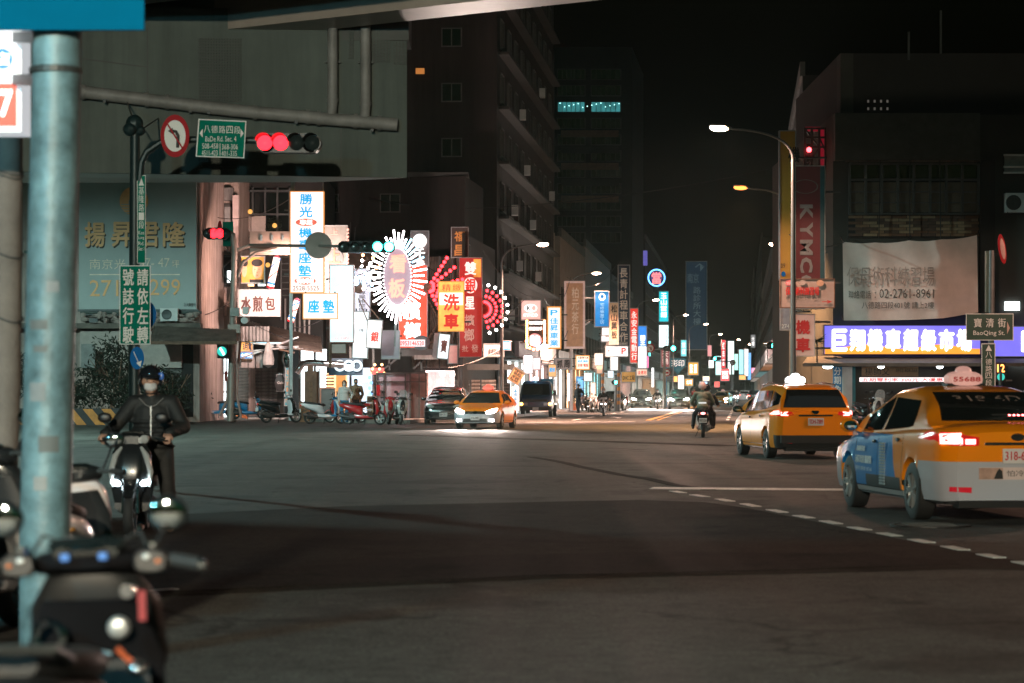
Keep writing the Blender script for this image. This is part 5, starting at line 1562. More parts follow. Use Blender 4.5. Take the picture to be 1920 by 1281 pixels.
# red-lit lattice roof sign
s = pthing('lattice_roof_sign', 'red-lit steel lattice sign frame on the roof behind the dealer sign', 'sign frame', 1530, 316, 88)
for x_ in (1509, 1522, 1536, 1548, 1556):
    pbar(s, 'lattice_post', (x_, 240), (x_, 316), 88, .09, DSTEEL)
for y_ in (241, 258, 276, 296, 315):
    pbar(s, 'lattice_rail', (1508, y_), (1557, y_), 88, .08, DSTEEL)
for (p, q) in (((1509, 241), (1536, 276)), ((1536, 258), (1556, 300)), ((1510, 316), (1536, 276))):
    pbar(s, 'lattice_brace', p, q, 88, .06, DSTEEL)
REDN = mat('red_backboard', (.3, .02, .04), .6, emit=(1, .03, .08), es=.12)
pbox(s, 'backboard', 1538, 240, 1556, 312, 88.3, .1, REDN)
pbox(s, 'backboard', 1510, 238, 1538, 246, 88.3, .1, REDN)
part('red_lamp', MB().ell(P(1517, 281, 87.8) - off(s), .10, 12, 8), glow('lamp_red', (1, .05, .06), 9, 0), s, True)
pbox(s, 'lamp_housing', 1512, 270, 1523, 304, 88, .2, BLACK)
pbar(s, 'post', (1548, 316), (1566, 420), 88.2, .12, DSTEEL)
# ---- dense small lights where the avenue narrows
more = [('small pink plate just past the navy banner', (1327, 648, 1334, 668), 350, (1, .4, .4), .8), ('small white plate under the navy banner', (1329, 676, 1338, 690), 345, (1, .95, .9), 1.6), ('green-white plate beside the far white box', (1377, 664, 1384, 694), 400, (.5, 1, .8), 1.2),
        ('orange strip above the far crossing', (1386, 704, 1398, 712), 420, (1, .5, .15), 1.2), ('pink neon strip at the far end of the left row', (1409, 690, 1418, 700), 470, (1, .35, .5), 1.4), ('tall violet strip at the far end of the left row', (1425, 662, 1429, 690), 480, (.6, .4, 1), 1.0),
        ('white cross plate at the far end', (1431, 700, 1440, 712), 500, (1, 1, 1), 1.8), ('warm white box low over the far pavement', (1318, 706, 1330, 714), 330, (1, .8, .6), 1.6), ('blue and white box low over the far pavement', (1312, 716, 1326, 724), 320, (.4, .7, 1), 1.4), ('red lantern box low over the far pavement', (1340, 716, 1349, 726), 360, (1, .12, .1), 1.4),
        ('cyan plate on the right row before the far signals', (1452, 690, 1460, 706), 300, (.2, .9, .95), 1.1), ('white tube sign on the right row before the far signals', (1474, 672, 1477, 706), 260, (1, .95, .95), 1.8), ('amber plate on the right row under the bead sign', (1463, 700, 1471, 709), 320, (1, .55, .15), 1.1),
        ('teal tube sign on the pawn shop side', (1216, 640, 1220, 668), 230, (.2, .9, .9), 1.4), ('tall white tube sign beneath the mauve sign', (1222, 690, 1226, 726), 235, (1, .95, .95), 1.8), ('small orange lantern plate beneath the arrow sign', (1262, 706, 1270, 716), 270, (1, .45, .12), 1.3), ('pale doorway sign beneath the arrow sign', (1272, 704, 1282, 730), 272, (1, .9, .8), 1.5),
        ('magenta strip between the lending sign and the pet-shop box', (1213, 668, 1216, 690), 190, (1, .2, .5), 1.2), ('pale blue plate over the parked sedan', (1140, 696, 1150, 708), 166, (.7, .9, 1), 1.5), ('warm doorway sign behind the parked scooters', (1108, 718, 1116, 750), 160, (1, .7, .5), 1.4), ('white doorway sign beside the truck', (1064, 700, 1068, 752), 140, (1, .95, .95), 1.8)]
for l_, bx_, d_, c_, es_ in more:
    sign(l_, bx_, d_, glow('more_%d_%d' % bx_[:2], c_, es_), side='R' if bx_[0] > 1445 else 'L', reach=5, fw=.7, th=.2)
# ------------------------------------------------------------------ street lamps
LAMPG = glow('sodium_lens', (1.0, .62, .42), 60, 0)
LAMPO = glow('sodium_lens_orange', (1.0, .26, .05), 3.0, 0)
POLEM = mat('lamp_pole_grey', (.13, .14, .14), .45, .4, var=.15, scale=2)
def bez(p, c, q, n=10):
    return [p * (1 - t) ** 2 + c * 2 * t * (1 - t) + q * t * t for t in [k / n for k in range(n + 1)]]
def street_lamp(label, base, head, power=900, lens=LAMPG, col=(1.0, .54, .38), bend=.55, spot=125):
    """base: world xy of the pole, head: world point of the luminaire"""
    b = Vector((base[0], base[1], .1))
    t = thing('street_lamp', label, 'street lamp', b, 0, 'curved street lamps along the avenue')
    h = Vector(head) - b
    z0 = h.z - max(.9, abs(h.x) * bend)
    part('pole', MB().tube([(0, 0, 0), (0, 0, z0 * .5), (0, 0, z0)], .10, 12, r2=.06), POLEM, t, True)
    part('arm', MB().tube(bez(Vector((0, 0, z0 - .02)), Vector((0, 0, h.z - .05)), h), .045, 10, r2=.032), POLEM, t, True)
    part('base_plate', MB().lathe([(.0, .04), (.2, .04), (.22, 0), (.0, 0)], (0, 0, 0), 'Z', 12), DSTEEL, t)
    part('access_door', MB().bx(-.06, .06, -.112, -.09, .5, .95), DSTEEL, t)
    dx = 1 if h.x > 0 else -1
    dv = Vector((dx, (h.y / abs(h.x)) if abs(h.x) > .1 else 0, .12)).normalized()
    q = h + dv * .62
    rg = []
    for k, (s_, a_, b_) in enumerate(((0, .05, .05), (.12, .12, .08), (.35, .15, .09), (.62, .13, .07), (.72, .05, .03))):
        c = h + dv * s_
        side_ = dv.cross(Vector((0, 0, 1))).normalized()
        rg.append([c + side_ * a_ * math.cos(6.283 * i / 12) + Vector((0, 0, 1)) * b_ * (math.sin(6.283 * i / 12) if math.sin(6.283 * i / 12) > 0 else .25 * math.sin(6.283 * i / 12)) for i in range(12)])
    hd = part('lamp_head', MB().loft(rg), POLEM, t, True)
    part('lens', MB().ell(h + dv * .40 - Vector((0, 0, .03)), (.30, .17, .10), 14, 8, Matrix.Rotation(math.atan2(dv.y, dv.x), 3, 'Z')), lens, hd, True)
    if spot:
        l = bpy.data.lights.new('lamp_light', 'SPOT')
        l.energy = power * 9
        l.color = col
        l.spot_size = R(spot)
        l.spot_blend = .7 if spot < 150 else .15
        l.shadow_soft_size = .25
        o = link('lamp_light', l, hd)
        o.location = h + dv * .40 - Vector((0, 0, .22))
    return t
L_ = street_lamp
L_('tall curved street lamp beside the dealer sign at the right corner', (X(1487, 70), 70), P(1372, 242, 69.6), 420, bend=.42, spot=170)
L_('orange-glowing street lamp just behind the yellow sign edge', (X(1484, 92), 92), P(1406, 353, 91.5), 2000, LAMPO, (1.0, .5, .22), bend=.42)
L_('third street lamp on the right side half hidden by the yellow sign', (X(1482, 124), 124), P(1461, 459, 123.5), 1600, bend=.3)
L_('street lamp at the left corner before the light wheel', (street(-.7, 110), 110.5), P(1002, 459, 110.5), 2600, bend=.5)
L_('street lamp rising beside the tea-house sign', (X(1070, 152), 152), P(1107, 513, 152), 2400, bend=.6)
L_('street lamp in front of the pawn shop boxes', (X(1195, 205), 205), P(1221, 563, 205), 1500, bend=.6)
L_('street lamp left of the navy banner sign', (X(1262, 262), 262), P(1279, 591, 262), 1500, bend=.6)
L_('street lamp with yellow post beside the navy banner', (X(1292, 310), 310), P(1318, 608, 310), 1500, bend=.6)
L_('small distant street lamp above the far red banner', (X(1330, 380), 380), P(1346, 627, 380), 900)
L_('distant street lamp above the far white box', (X(1375, 430), 430), P(1381, 637, 430), 900)
L_('distant street lamp over the far row of light boxes', (X(1397, 480), 480), P(1402, 646, 480), 700)
L_('distant pair-like street lamp nearer the far end', (X(1440, 520), 520), P(1434, 659, 520), 700)
L_('last small street lamp before the far signals', (X(1452, 560), 560), P(1446, 663, 560), 700)
# two lamps of the same kind added outside the frame to brighten the crossing
COOLG = glow('fill_lens_cool', (.55, .9, 1.0), 30, 0)
L_('added off-frame fill lamp across the crossing on the left, beyond the signal mast', (-27, 66), (-24.6, 66.3, 14.0), 3600, COOLG, (.58, .95, .90), bend=.4, spot=172)
L_('added off-frame fill lamp at the right side of the crossing beside the taxis', (23, 44), (20.6, 44.3, 9.5), 800, spot=165, bend=.4)
def fill_globe(label, x, y, z, r, m):  # unseen globes added near the camera to fill foreground and viaduct face
    t = thing('fill_globe', label, 'street lamp', (x, y, 0))
    part('post', MB().tube([(0, 0, 0), (0, 0, z - r)], .06, 10), POLEM, t, True)
    part('globe', MB().ell((0, 0, z), r, 18, 12), m, t, True)
    part('cap', MB().lathe([(0, z + r + .06), (r * .5, z + r * .9)], (0, 0, 0), 'Z', 14), POLEM, t)
fill_globe('added unseen fill globe on the near pavement at the left', -8.0, 1.0, 5.5, .30, glow('fill_globe_cool', (.22, .74, .90), 900, 0))
fill_globe('added unseen fill globe on the near pavement behind the camera', -3.5, -13, 6.8, .34, glow('fill_globe_neutral', (.98, .86, .64), 5900, 0))
s = pthing('dark_curved_lamp', 'unlit pale lamp post with a curved dark shade near the truck', 'street lamp', 1072, 770, 148)
part('pole', MB().tube([(0, 0, 0), (0, 0, P(1072, 603, 148).z - off(s).z)], .09, 10), WHITEP, s, True)
part('arm', MB().tube([P(1073, 650, 148) - off(s), P(1077, 630, 148) - off(s), P(1086, 615, 148) - off(s), P(1106, 604, 148) - off(s)], .06, 8), WHITEP, s, True)
part('shade', MB().add([P(1077, 650, 148) - off(s), P(1080, 630, 148) - off(s), P(1092, 616, 148) - off(s), P(1090, 628, 148) - off(s), P(1080, 642, 148) - off(s)], [(0, 1, 2, 3, 4)]), BLACK, s)

# ------------------------------------------------------------------ traffic signals
SIGR = glow('signal_red', (1.0, .012, .02), 6, 0)
SIGG = glow('signal_green', (.05, 1.0, .78), 16, 0)
SIGOFF = mat('signal_off', (.02, .03, .03), .25, var=.1)
def head_h(t, x0, y0, x1, y1, d, n, lit, m, back=False):
    """horizontal signal head with n lamps; lit = indexes"""
    a, b = P(x0, y1, d) - off(t), P(x1, y0, d) - off(t)
    h = b.z - a.z
    o = part('signal_head', MB().bx(a.x + h * .3, b.x - h * .3, a.y, a.y + .25, a.z, b.z).lathe([(0, 0), (h / 2, 0), (h / 2, .25), (0, .25)], ((a.x + h * .45), a.y, (a.z + b.z) / 2), 'Y', 16).lathe([(0, 0), (h / 2, 0), (h / 2, .25), (0, .25)], ((b.x - h * .45), a.y, (a.z + b.z) / 2), 'Y', 16), BLACK, t)
    for k in range(n):
        cx_ = a.x + (b.x - a.x) * (k + .5) / n
        cz_ = (a.z + b.z) / 2
        r_ = h * .40
        ln = part('lamp_lens', MB().lathe([(0, -.05), (r_ * .6, -.04), (r_, 0)], (cx_, a.y - .01, cz_), 'Y', 18), m if k in lit else SIGOFF, o, True)
        vz = MB()
        nn = 10
        for i in range(nn):
            t0, t1 = R(10 + 160 * i / nn), R(10 + 160 * (i + 1) / nn)
            rr_ = r_ * 1.08
            vz.add([(cx_ + rr_ * math.cos(t0), a.y, cz_ + rr_ * math.sin(t0)), (cx_ + rr_ * math.cos(t1), a.y, cz_ + rr_ * math.sin(t1)), (cx_ + rr_ * math.cos(t1), a.y - .26, cz_ + rr_ * math.sin(t1)), (cx_ + rr_ * math.cos(t0), a.y - .26, cz_ + rr_ * math.sin(t0))], [(0, 1, 2, 3)])
        part('visor', vz, BLACK, o, fix=False)
    return o
def round_sign(t, x, y, rx, ry, d, rim=REDP, yaw=0.0):
    c = P(x, y, d) - off(t)
    k = d / F
    o = part('sign_disc', MB().disc((c.x, c.z), rx * k, ry * k, c.y, c.y + .03), rim, t)
    part('sign_field', MB().disc((c.x, c.z), rx * k * .74, ry * k * .74, c.y - .006, c.y + .01), LETW, o)
    return o
# near signal mast with no-left-turn disc, street plate and red signal
D1 = 33.0
t = thing('signal_mast', 'dark green signal mast with red light, no-left-turn disc and green street plate', 'traffic light', (X(252, D1), D1, 0))
MASTG = mat('mast_dark_green', (.012, .03, .032), .45, .2, var=.2)
part('pole', MB().tube([(0, 0, 0), P(252, 480, D1) - off(t), P(253, 222, D1) - off(t)], .085, 14, r2=.07), MASTG, t, True)
part('arm', MB().tube([P(262, 340, D1 - .1) - off(t), P(265, 305, D1 - .1) - off(t), P(275, 285, D1 - .1) - off(t), P(300, 268, D1 - .1) - off(t), P(360, 262, D1 - .1) - off(t), P(500, 264, D1 - .1) - off(t), P(600, 270, D1 - .1) - off(t)], .05, 10), MASTG, t, True)
part('finial', MB().ell(P(252, 232, D1) - off(t), .13, 10, 8).ell(P(243, 243, D1 - .1) - off(t), .1, 8, 6).ell(P(262, 245, D1) - off(t), .08, 8, 6), MASTG, t, True)
o = round_sign(t, 328, 255, 27, 40, D1 - .35)
k_ = D1 / F
c = P(328, 255, D1 - .37) - off(t)
part('turn_arrow', MB().tube([c + Vector((5 * k_, -.012, -22 * k_)), c + Vector((6 * k_, -.012, 0)), c + Vector((2 * k_, -.012, 8 * k_)), c + Vector((-5 * k_, -.012, 9 * k_))], .022, 6).add([c + Vector((-4 * k_, -.014, 15 * k_)), c + Vector((-4 * k_, -.014, 3 * k_)), c + Vector((-13 * k_, -.014, 9 * k_))], [(0, 1, 2)]), LETB, o, fix=False)
part('bar', MB().bar(c + Vector((-15 * k_, -.03, 24 * k_)), c + Vector((15 * k_, -.03, -24 * k_)), .045, .02), REDP, o)
pl_ = MB().add([P(372, 223, D1 - .4) - off(t), P(462, 227, D1 - .4) - off(t), P(458, 297, D1 - .4) - off(t), P(367, 294, D1 - .4) - off(t)], [(3, 2, 1, 0)])
o = part('plate_edge', pl_, LETW, t, fix=False)
part('street_plate', MB().add([P(374, 225, D1 - .41) - off(t), P(460, 229, D1 - .41) - off(t), P(456, 295, D1 - .41) - off(t), P(369, 292, D1 - .41) - off(t)], [(3, 2, 1, 0)]), GREENP, o, fix=False)
for k, ch in enumerate('八德路四段'):
    plet(o, ch, 382 + k * 14.2, 235 + k * .5, 394 + k * 14.2, 249 + k * .5, D1 - .42, LETW, .0)
plet(o, 'BaDe Rd. Sec. 4', 385, 255.5, 443, 265.5, D1 - .42, LETW, .0)
plet(o, '508-458', 379, 269, 409, 279, D1 - .42, LETW, .0)
plet(o, '368-306', 416, 270.5, 446, 280.5, D1 - .42, LETW, .0)
plet(o, '4511-423', 378, 282, 408, 292, D1 - .42, LETW, .0)
plet(o, '401-335', 415, 283, 444, 293, D1 - .42, LETW, .0)
pbox(o, 'divider', 412, 269, 413, 292, D1 - .42, .005, LETW)
for x_, s_ in ((377, -1), (454, 1)):
    c = P(x_, 250, D1 - .42) - off(o)
    part('arrow_mark', MB().add([c + Vector((s_ * 3 * k_, 0, 0)), c + Vector((-s_ * 3 * k_, 0, 8 * k_)), c + Vector((-s_ * 3 * k_, 0, -8 * k_))], [(0, 1, 2)]), LETW, o, fix=False)
head_h(t, 482, 250, 600, 286, D1 - .3, 4, (0, 1), SIGR)
# narrow green street plate
c0 = P(265, 330, D1 - .12)
o = pbox(t, 'narrow_plate_edge', 257, 329, 273, 494, D1 - .13, .02, LETW)
pbox(t, 'narrow_plate', 258, 330, 272, 493, D1 - .14, .012, GREENP)
plet(t, '▲基隆路一段', 260, 333, 270, 430, D1 - .145, LETW, .0, True)
for k, sx_ in enumerate(('Kee', 'Lung', 'Rd.', 'Sec 1')):
    plet(t, sx_, 259.5, 433 + k * 10, 270.5, 440 + k * 10, D1 - .145, LETW, .0)
# large green instruction plate
o = pbox(t, 'plate_edge', 224, 498, 282, 646, D1 - .16, .02, LETW)
pbox(t, 'instruction_plate', 225.5, 499.5, 280.5, 644.5, D1 - .17, .012, GREENP)
plet(t, '號誌行駛', 230, 502, 251, 646, D1 - .18, LETW, .02, True)
plet(t, '請依左轉', 257, 502, 278, 646, D1 - .18, LETW, .02, True)
bd = part('blue_disc', MB().disc(((P(262, 672, D1) - off(t)).x, (P(262, 672, D1) - off(t)).z), 13 * k_, 21 * k_, -.25, -.22), BLUEP, t)
c = P(262, 672, D1) - off(t)
part('arrow', MB().bar(c + Vector((-6 * k_, -.26, 12 * k_)), c + Vector((4 * k_, -.26, -10 * k_)), .03, .01).add([c + Vector((-1 * k_, -.262, -9 * k_)), c + Vector((9 * k_, -.262, -5 * k_)), c + Vector((7 * k_, -.262, -17 * k_))], [(0, 1, 2)]), LETW, bd, fix=False)
part('blue_disc', MB().disc(((P(272, 590, D1) - off(t)).x, (P(272, 590, D1) - off(t)).z), 18 * k_, 26 * k_, .14, .17), BLUEP, t)
# cables from the mast head
cb = MB()
cb.tube([P(250, 225, D1), P(220, 140, 40), P(188, 55, 36)], .012, 5)
cb2 = MB()
cb2.tube([P(262, 245, D1), P(360, 180, 42), P(500, 70, 39)], .012, 5)
for m_, l_ in ((cb, 'thin black cable from the mast head up to the blue plate'), (cb2, 'thin black cable slanting from the mast head to the viaduct')):
    o = link('cable', m_.mesh('cable', BLACK))
    tag(o, l_, 'cable')
# far signal mast
D2 = 106.0
t = thing('signal_mast', 'far grey signal mast with red head, plate backs and green arrow lights', 'traffic light', (X(432, D2), D2, .13))
MG = mat('mast_grey', (.30, .25, .22), .5, .3, var=.15)
part('pole', MB().tube([(0, 0, -.1), P(436, 600, D2) - off(t), P(440, 470, D2) - off(t), P(436, 440, D2) - off(t), P(424, 434, D2) - off(t)], .17, 12, r2=.12), MG, t, True)
part('arm', MB().tube([P(441, 470, D2) - off(t), P(470, 460, D2) - off(t), P(560, 461, 102.9) - off(t), P(730, 463, 100.9) - off(t)], .09, 10, r2=.06), MG, t, True)
part('arm_brace', MB().tube([P(446, 520, D2) - off(t), P(456, 492, D2) - off(t), P(480, 474, D2) - off(t), P(520, 466, D2) - off(t)], .07, 8), MG, t, True)
head_h(t, 383, 427, 430, 449, D2 - .2, 4, (1, 2), SIGR)
head_h(t, 634, 452, 740, 474, 100.6, 5, (3, 4), SIGG)
pbox(t, 'plate_back', 468, 434, 545, 478, D2 + .15, .04, mat('plate_back_tan', (.33, .24, .2), .5, .2, var=.1))
ovalp(t, 597, 460, 25, 25, 102.4, mat('plate_back_tan'), 'disc_back', .04)
for x_ in (488, 508, 528):
    pbox(t, 'clamp', x_, 441, x_ + 4, 452, D2 + .1, .05, STEEL)
pbox(t, 'green_plate', 418, 416, 437, 462, D2 + .2, .04, GREENP)
ovalp(t, 412, 428, 4, 14, D2 + .1, REDP, 'disc_edge', .04)
pbox(t, 'control_box', 431, 577, 448, 593, D2 - .3, .3, mat('box_grey', (.25, .24, .22), .5))
pbox(t, 'control_box', 427, 608, 450, 632, D2 - .35, .3, mat('box_tan', (.36, .27, .23), .5))
pbox(t, 'camera', 455, 576, 466, 584, D2 - .5, .4, WHITEP)
ovalp(t, 460, 584, 6, 6, D2 - .55, WHITEP, 'camera_dome', .2)
ovalp(t, 458, 601, 7, 6, D2 - .55, WHITEP, 'camera_dome', .2)
pc = pbox(t, 'pedestrian_signal', 407, 625, 427, 672, D2 - .35, .25, BLACK)
plet(t, '12', 412, 628, 425, 645, D2 - .40, glow('count_orange', (1, .35, .08), 3.5, 0), .03)
ovalp(t, 416, 659, 9, 9, D2 - .38, mat('teal_lens', (.02, .2, .18), .4, emit=(.05, .8, .65), es=.7), 'walk_lens', .02)
c = P(416, 659, D2 - .4) - off(t)
part('walk_figure', MB().tube([c + Vector((-.08, -.02, .15)), c + Vector((.02, -.02, 0)), c + Vector((.1, -.02, -.16))], .05, 6), glow('walk_white', (.7, 1, .95), 5, 0), t)
# the leaning wooden utility pole at its foot with loose cables
t = thing('utility_pole', 'weathered concrete utility pole with loose cables between the blue scooters', 'utility pole', (X(434, 106.5), 106.5, .13))
part('pole', MB().tube([(0, 0, -.1), P(437, 590, 107) - off(t)], .2, 12, r2=.17), mat('pole_concrete', (.24, .2, .17), .8, var=.3), t, True)
part('loose_cable', MB().tube([P(451, 640, 106) - off(t), P(446, 690, 106) - off(t), P(444, 740, 106) - off(t), P(452, 783, 106) - off(t)], .06, 6), mat('cable_pink', (.35, .22, .19), .7), t, True)
part('loose_cable', MB().tube([P(430, 700, 106) - off(t), P(426, 750, 106) - off(t), P(412, 780, 106) - off(t)], .07, 6), mat('cable_pink'), t, True)
part('band', MB().lathe([(.2, 0), (.215, .02), (.215, .45), (.2, .47)], P(435, 660, 106.6) - off(t), 'Z', 12), WHITEP, t)
# convex mirror on a post by the stall
t = thing('convex_mirror', 'oval convex road mirror on a steel post before the stall', 'mirror', (X(544, 108), 108, .13))
part('post', MB().tube([(0, 0, -.1), P(545, 640, 108) - off(t)], .09, 10), STEEL, t, True)
ovalp(t, 538, 674, 9, 16, 107.7, mat('rim_dark', (.05, .05, .05), .5), 'rim', .1)
c = P(538, 674, 107.65) - off(t)
part('mirror_glass', MB().ell(c, (.19, .08, .35), 16, 10), MIRROR, t, True)
part('tilted_hood', MB().bar(P(524, 655, 107.8) - off(t), P(552, 662, 107.8) - off(t), .5, .08), RUST, t)

# right street-name post
D3 = 58.0
t = thing('street_name_post', 'grey post with green street-name plate, vertical plate and red disc edge', 'street sign', (X(1857, D3), D3, .1))
part('post', MB().tube([(0, 0, -.1), P(1860, 470, D3) - off(t)], .075, 12), mat('post_dark', (.12, .12, .12), .5, .3), t, True)
part('side_bracket', MB().bar(P(1860, 480, D3) - off(t), P(1880, 474, D3) - off(t), .06), DSTEEL, t)
pbox(t, 'plate_edge', 1811.5, 588, 1900.5, 638.5, D3 - .15, .02, LETW)
pl_ = pbox(t, 'street_plate', 1813, 589.5, 1899, 637, D3 - .16, .012, mat('plate_green_dark', (.008, .05, .032), .5))
for k, ch in enumerate('寶清街'):
    plet(t, ch, 1826 + k * 22.5, 597, 1841 + k * 22.5, 614, D3 - .17, LETW, .01)
plet(t, 'BaoQing St.', 1825, 620, 1884, 631, D3 - .17, LETW, .01)
c = P(1891, 615, D3 - .17) - off(t)
part('arrow_mark', MB().add([c + Vector((.035, 0, 0)), c + Vector((-.035, 0, .16)), c + Vector((-.035, 0, -.16))], [(0, 1, 2)]), mat('arrow_pink', (.6, .4, .35), .5), t, fix=False)
pbox(t, 'narrow_plate_edge', 1840.5, 644, 1866.5, 770, D3 - .15, .02, LETW)
pbox(t, 'narrow_plate', 1842, 645.5, 1865, 768, D3 - .16, .012, mat('plate_green_dark'))
plet(t, '▲八德路四段', 1848, 646, 1860, 724, D3 - .17, LETW, .0, True)
part('thin_plate', MB().bx(*[(P(1845, 0, D3) - off(t)).x, (P(1849, 0, D3) - off(t)).x], -.3, -.1, (P(0, 586, D3) - off(t)).z, (P(0, 472, D3) - off(t)).z), mat('plate_green_dark'), t)
c = P(1879, 467, D3 - .2) - off(t)
part('disc_edge', MB().ell(c, (.10, .02, .38), 16, 12, Matrix.Rotation(R(-8), 3, 'Y')), REDP, t, True)
part('disc_field', MB().ell(c + Vector((.015, -.02, 0)), (.06, .01, .27), 16, 12, Matrix.Rotation(R(-8), 3, 'Y')), mat('disc_pink', (.5, .25, .22), .5), t, True)
t = thing('pedestrian_signal', 'pedestrian signal with orange countdown beside the vertical street plate', 'traffic light', (X(1876, 78), 78, .1))
part('post', MB().tube([(0, 0, -.1), P(1876, 690, 78) - off(t)], .07, 10), DSTEEL, t, True)
pbox(t, 'housing', 1868, 680, 1886, 716, 78, .25, BLACK)
plet(t, '12', 1870, 683, 1884, 698, 77.95, glow('count_orange'), .03)
ovalp(t, 1877, 707, 7, 7, 77.95, MATS['teal_lens'], 'walk_lens', .02)
# mid-avenue signals on arms
def arm_signal(label, base_x, base_y, arm_y, x_to, d, head, disc=None, plate=None, grp='signals over the avenue'):
    t = thing('signal_mast', label, 'traffic light', (X(base_x, d), d, .1), 0, grp)
    part('pole', MB().tube([(0, 0, -.1), P(base_x, arm_y, d) - off(t)], .13, 10, r2=.1), POLEM, t, True)
    part('arm', MB().tube([P(base_x, arm_y + 1, d) - off(t), P(x_to, arm_y, d) - off(t)], .07, 8), POLEM, t, True)
    hx0, hy0, hx1, hy1, n, lit, m = head
    head_h(t, hx0, hy0, hx1, hy1, d - .2, n, lit, m)
    if disc:
        o = round_sign(t, disc[0], disc[1], disc[2], disc[2], d - .2)
        c = P(disc[0], disc[1], d - .25) - off(t)
        r_ = disc[2] * d / F
        part('bar', MB().bar(c + Vector((-r_ * .6, 0, r_ * .6)), c + Vector((r_ * .6, 0, -r_ * .6)), r_ * .2, .02), REDP, o)
        part('turn_arrow', MB().bar(c + Vector((-r_ * .3, .01, r_ * .15)), c + Vector((r_ * .2, .01, r_ * .15)), r_ * .22, .02).bar(c + Vector((r_ * .2, .01, r_ * .15)), c + Vector((r_ * .2, .01, -r_ * .5)), r_ * .22, .02), LETB, o)
    if plate:
        a, b, m2, tx = plate[0], plate[1], plate[2], plate[3]
        pbox(t, 'plate', *a, *b, d - .2, .04, m2)
        for k, s_ in enumerate(tx):
            hh = (b[1] - a[1]) / len(tx)
            plet(t, s_, a[0] + 2, a[1] + k * hh + hh * .15, b[0] - 2, a[1] + (k + 1) * hh - hh * .15, d - .24, LETW, .02)
    return t
arm_signal('signal arm with no-left-turn disc and red text plate over the avenue', 1246, 0, 654, 1180, 185, (1244, 648, 1266, 659, 3, (2,), SIGG), (1219, 653, 8.5), ((1183, 646), (1210, 662), REDP, ('本路口禁止', '直線左轉')))
arm_signal('far signal arm with small no-left-turn disc before the red banner', 1372, 0, 677, 1340, 300, (1338, 669, 1352, 676, 3, (0,), SIGG), (1374, 680, 5.5))
arm_signal('green signal reaching from behind the lamp post on the right', 1482, 0, 646, 1432, 120, (1437, 641, 1467, 655, 3, (1,), SIGG), (1476, 647, 7))
arm_signal('pair of tiny green signals at the far crossing', 1470, 0, 699, 1424, 400, (1444, 696, 1470, 703, 3, (0, 2), SIGG), None, ((1424, 696), (1437, 703), mat('pink_plate', (.5, .2, .2), .5, emit=(1, .4, .4), es=.3), ('市場',)))
arm_signal('small green pedestrian-style signal among the parked vehicles', 1155, 0, 716, 1148, 165, (1147, 713, 1157, 721, 2, (1,), SIGG))
t = thing('no_entry_sign', 'round red prohibition disc on a blue post below the pawn shop', 'road sign', (X(1249, 215), 215, .1))
part('post', MB().tube([(0, 0, -.1), P(1249, 688, 215) - off(t)], .08, 8), mat('post_blue', (.05, .16, .3), .5), t, True)
round_sign(t, 1250, 699, 7, 7, 214.8)
pbox(t, 'bar', 1246, 697, 1254, 701, 214.7, .02, REDP)
# hazard-striped posts by the parked motorcycles
for k, (x_, l_) in enumerate(((1130, 'hazard-striped post left of the parked car on the avenue'), (1160, 'hazard-striped post right of the parked car on the avenue'))):
    t = thing('striped_post', l_, 'post', (X(x_, 163), 163, .1))
    part('post', MB().tube([(0, 0, -.1), (0, 0, 7)], .11, 10), POLEM, t, True)
    for j in range(5):
        part('stripe', MB().lathe([(.115, 0), (.118, .05), (.118, .2), (.115, .25)], (0, 0, .4 + j * .5), 'Z', 10), YS, t)

# ------------------------------------------------------------------ near left: steel pole, concrete pole, blue plate, convenience-store sign
PD = 11.5
t = thing('steel_pole', 'thick weathered galvanised pole with pasted scraps close on the left', 'pole', (X(84, PD), PD, 0))
PAINT = mat('pole_grey_blue', (.11, .19, .215), .5, .1, var=.55, scale=5, bump=.3, bscale=18)
part('shaft', MB().tube([(0, 0, -.02), P(84, 1000, PD) - off(t), P(105, 200, PD) - off(t), P(112, -160, PD) - off(t)], [.128, .127, .122, .12], 24), PAINT, t, True)
for y_, w_, h_ in ((655, 26, 12), (735, 30, 34), (832, 36, 30), (540, 22, 20), (905, 24, 26), (610, 34, 18)):
    sc = MB()
    cx_ = P(84 + (1000 - y_) * 21 / 800, y_, PD) - off(t)
    n = 6
    a0 = random.uniform(-.7, .1)
    aw = w_ / 45
    vs = []
    for k in range(n + 1):
        th = -math.pi / 2 + a0 + aw * k / n
        for zz in (-h_ / 2, h_ / 2):
            vs.append((cx_.x + .1285 * math.cos(th), .1285 * math.sin(th), cx_.z + zz * PD / F))
    part('paper_scrap', sc.add(vs, [(2 * k, 2 * k + 2, 2 * k + 3, 2 * k + 1) for k in range(n)]), mat('scrap_%d' % (y_ % 3), ((.20, .22, .23), (.10, .11, .11), (.26, .27, .27))[y_ % 3], .7), t, True, fix=False)
part('strap', MB().lathe([(.126, 0), (.132, .005), (.132, .03), (.126, .035)], P(104, 140, PD) - off(t), 'Z', 24), DSTEEL, t)
t2 = thing('blue_plate', 'plain blue street plate fixed high on the steel pole', 'street sign', P(130, 58, PD - .2))
pbox(t2, 'panel', -80, -60, 270, 56, PD - .2, .03, mat('plate_cyan_blue', (.0, .10, .19), .85, var=.06, spec=.03))
pbox(t2, 'clamp', 88, 20, 134, 30, PD - .17, .1, STEEL)
CD = 14.0
t = thing('concrete_pole', 'tapering concrete utility pole with wire loops at the left edge', 'utility pole', (X(-8, CD), CD, 0))
part('shaft', MB().tube([(0, 0, -.02), P(10, 700, CD) - off(t), P(20, -150, CD) - off(t)], [.105, .095, .085], 20), mat('pole_concrete2', (.15, .13, .115), .85, var=.3, scale=3, bump=.3), t, True)
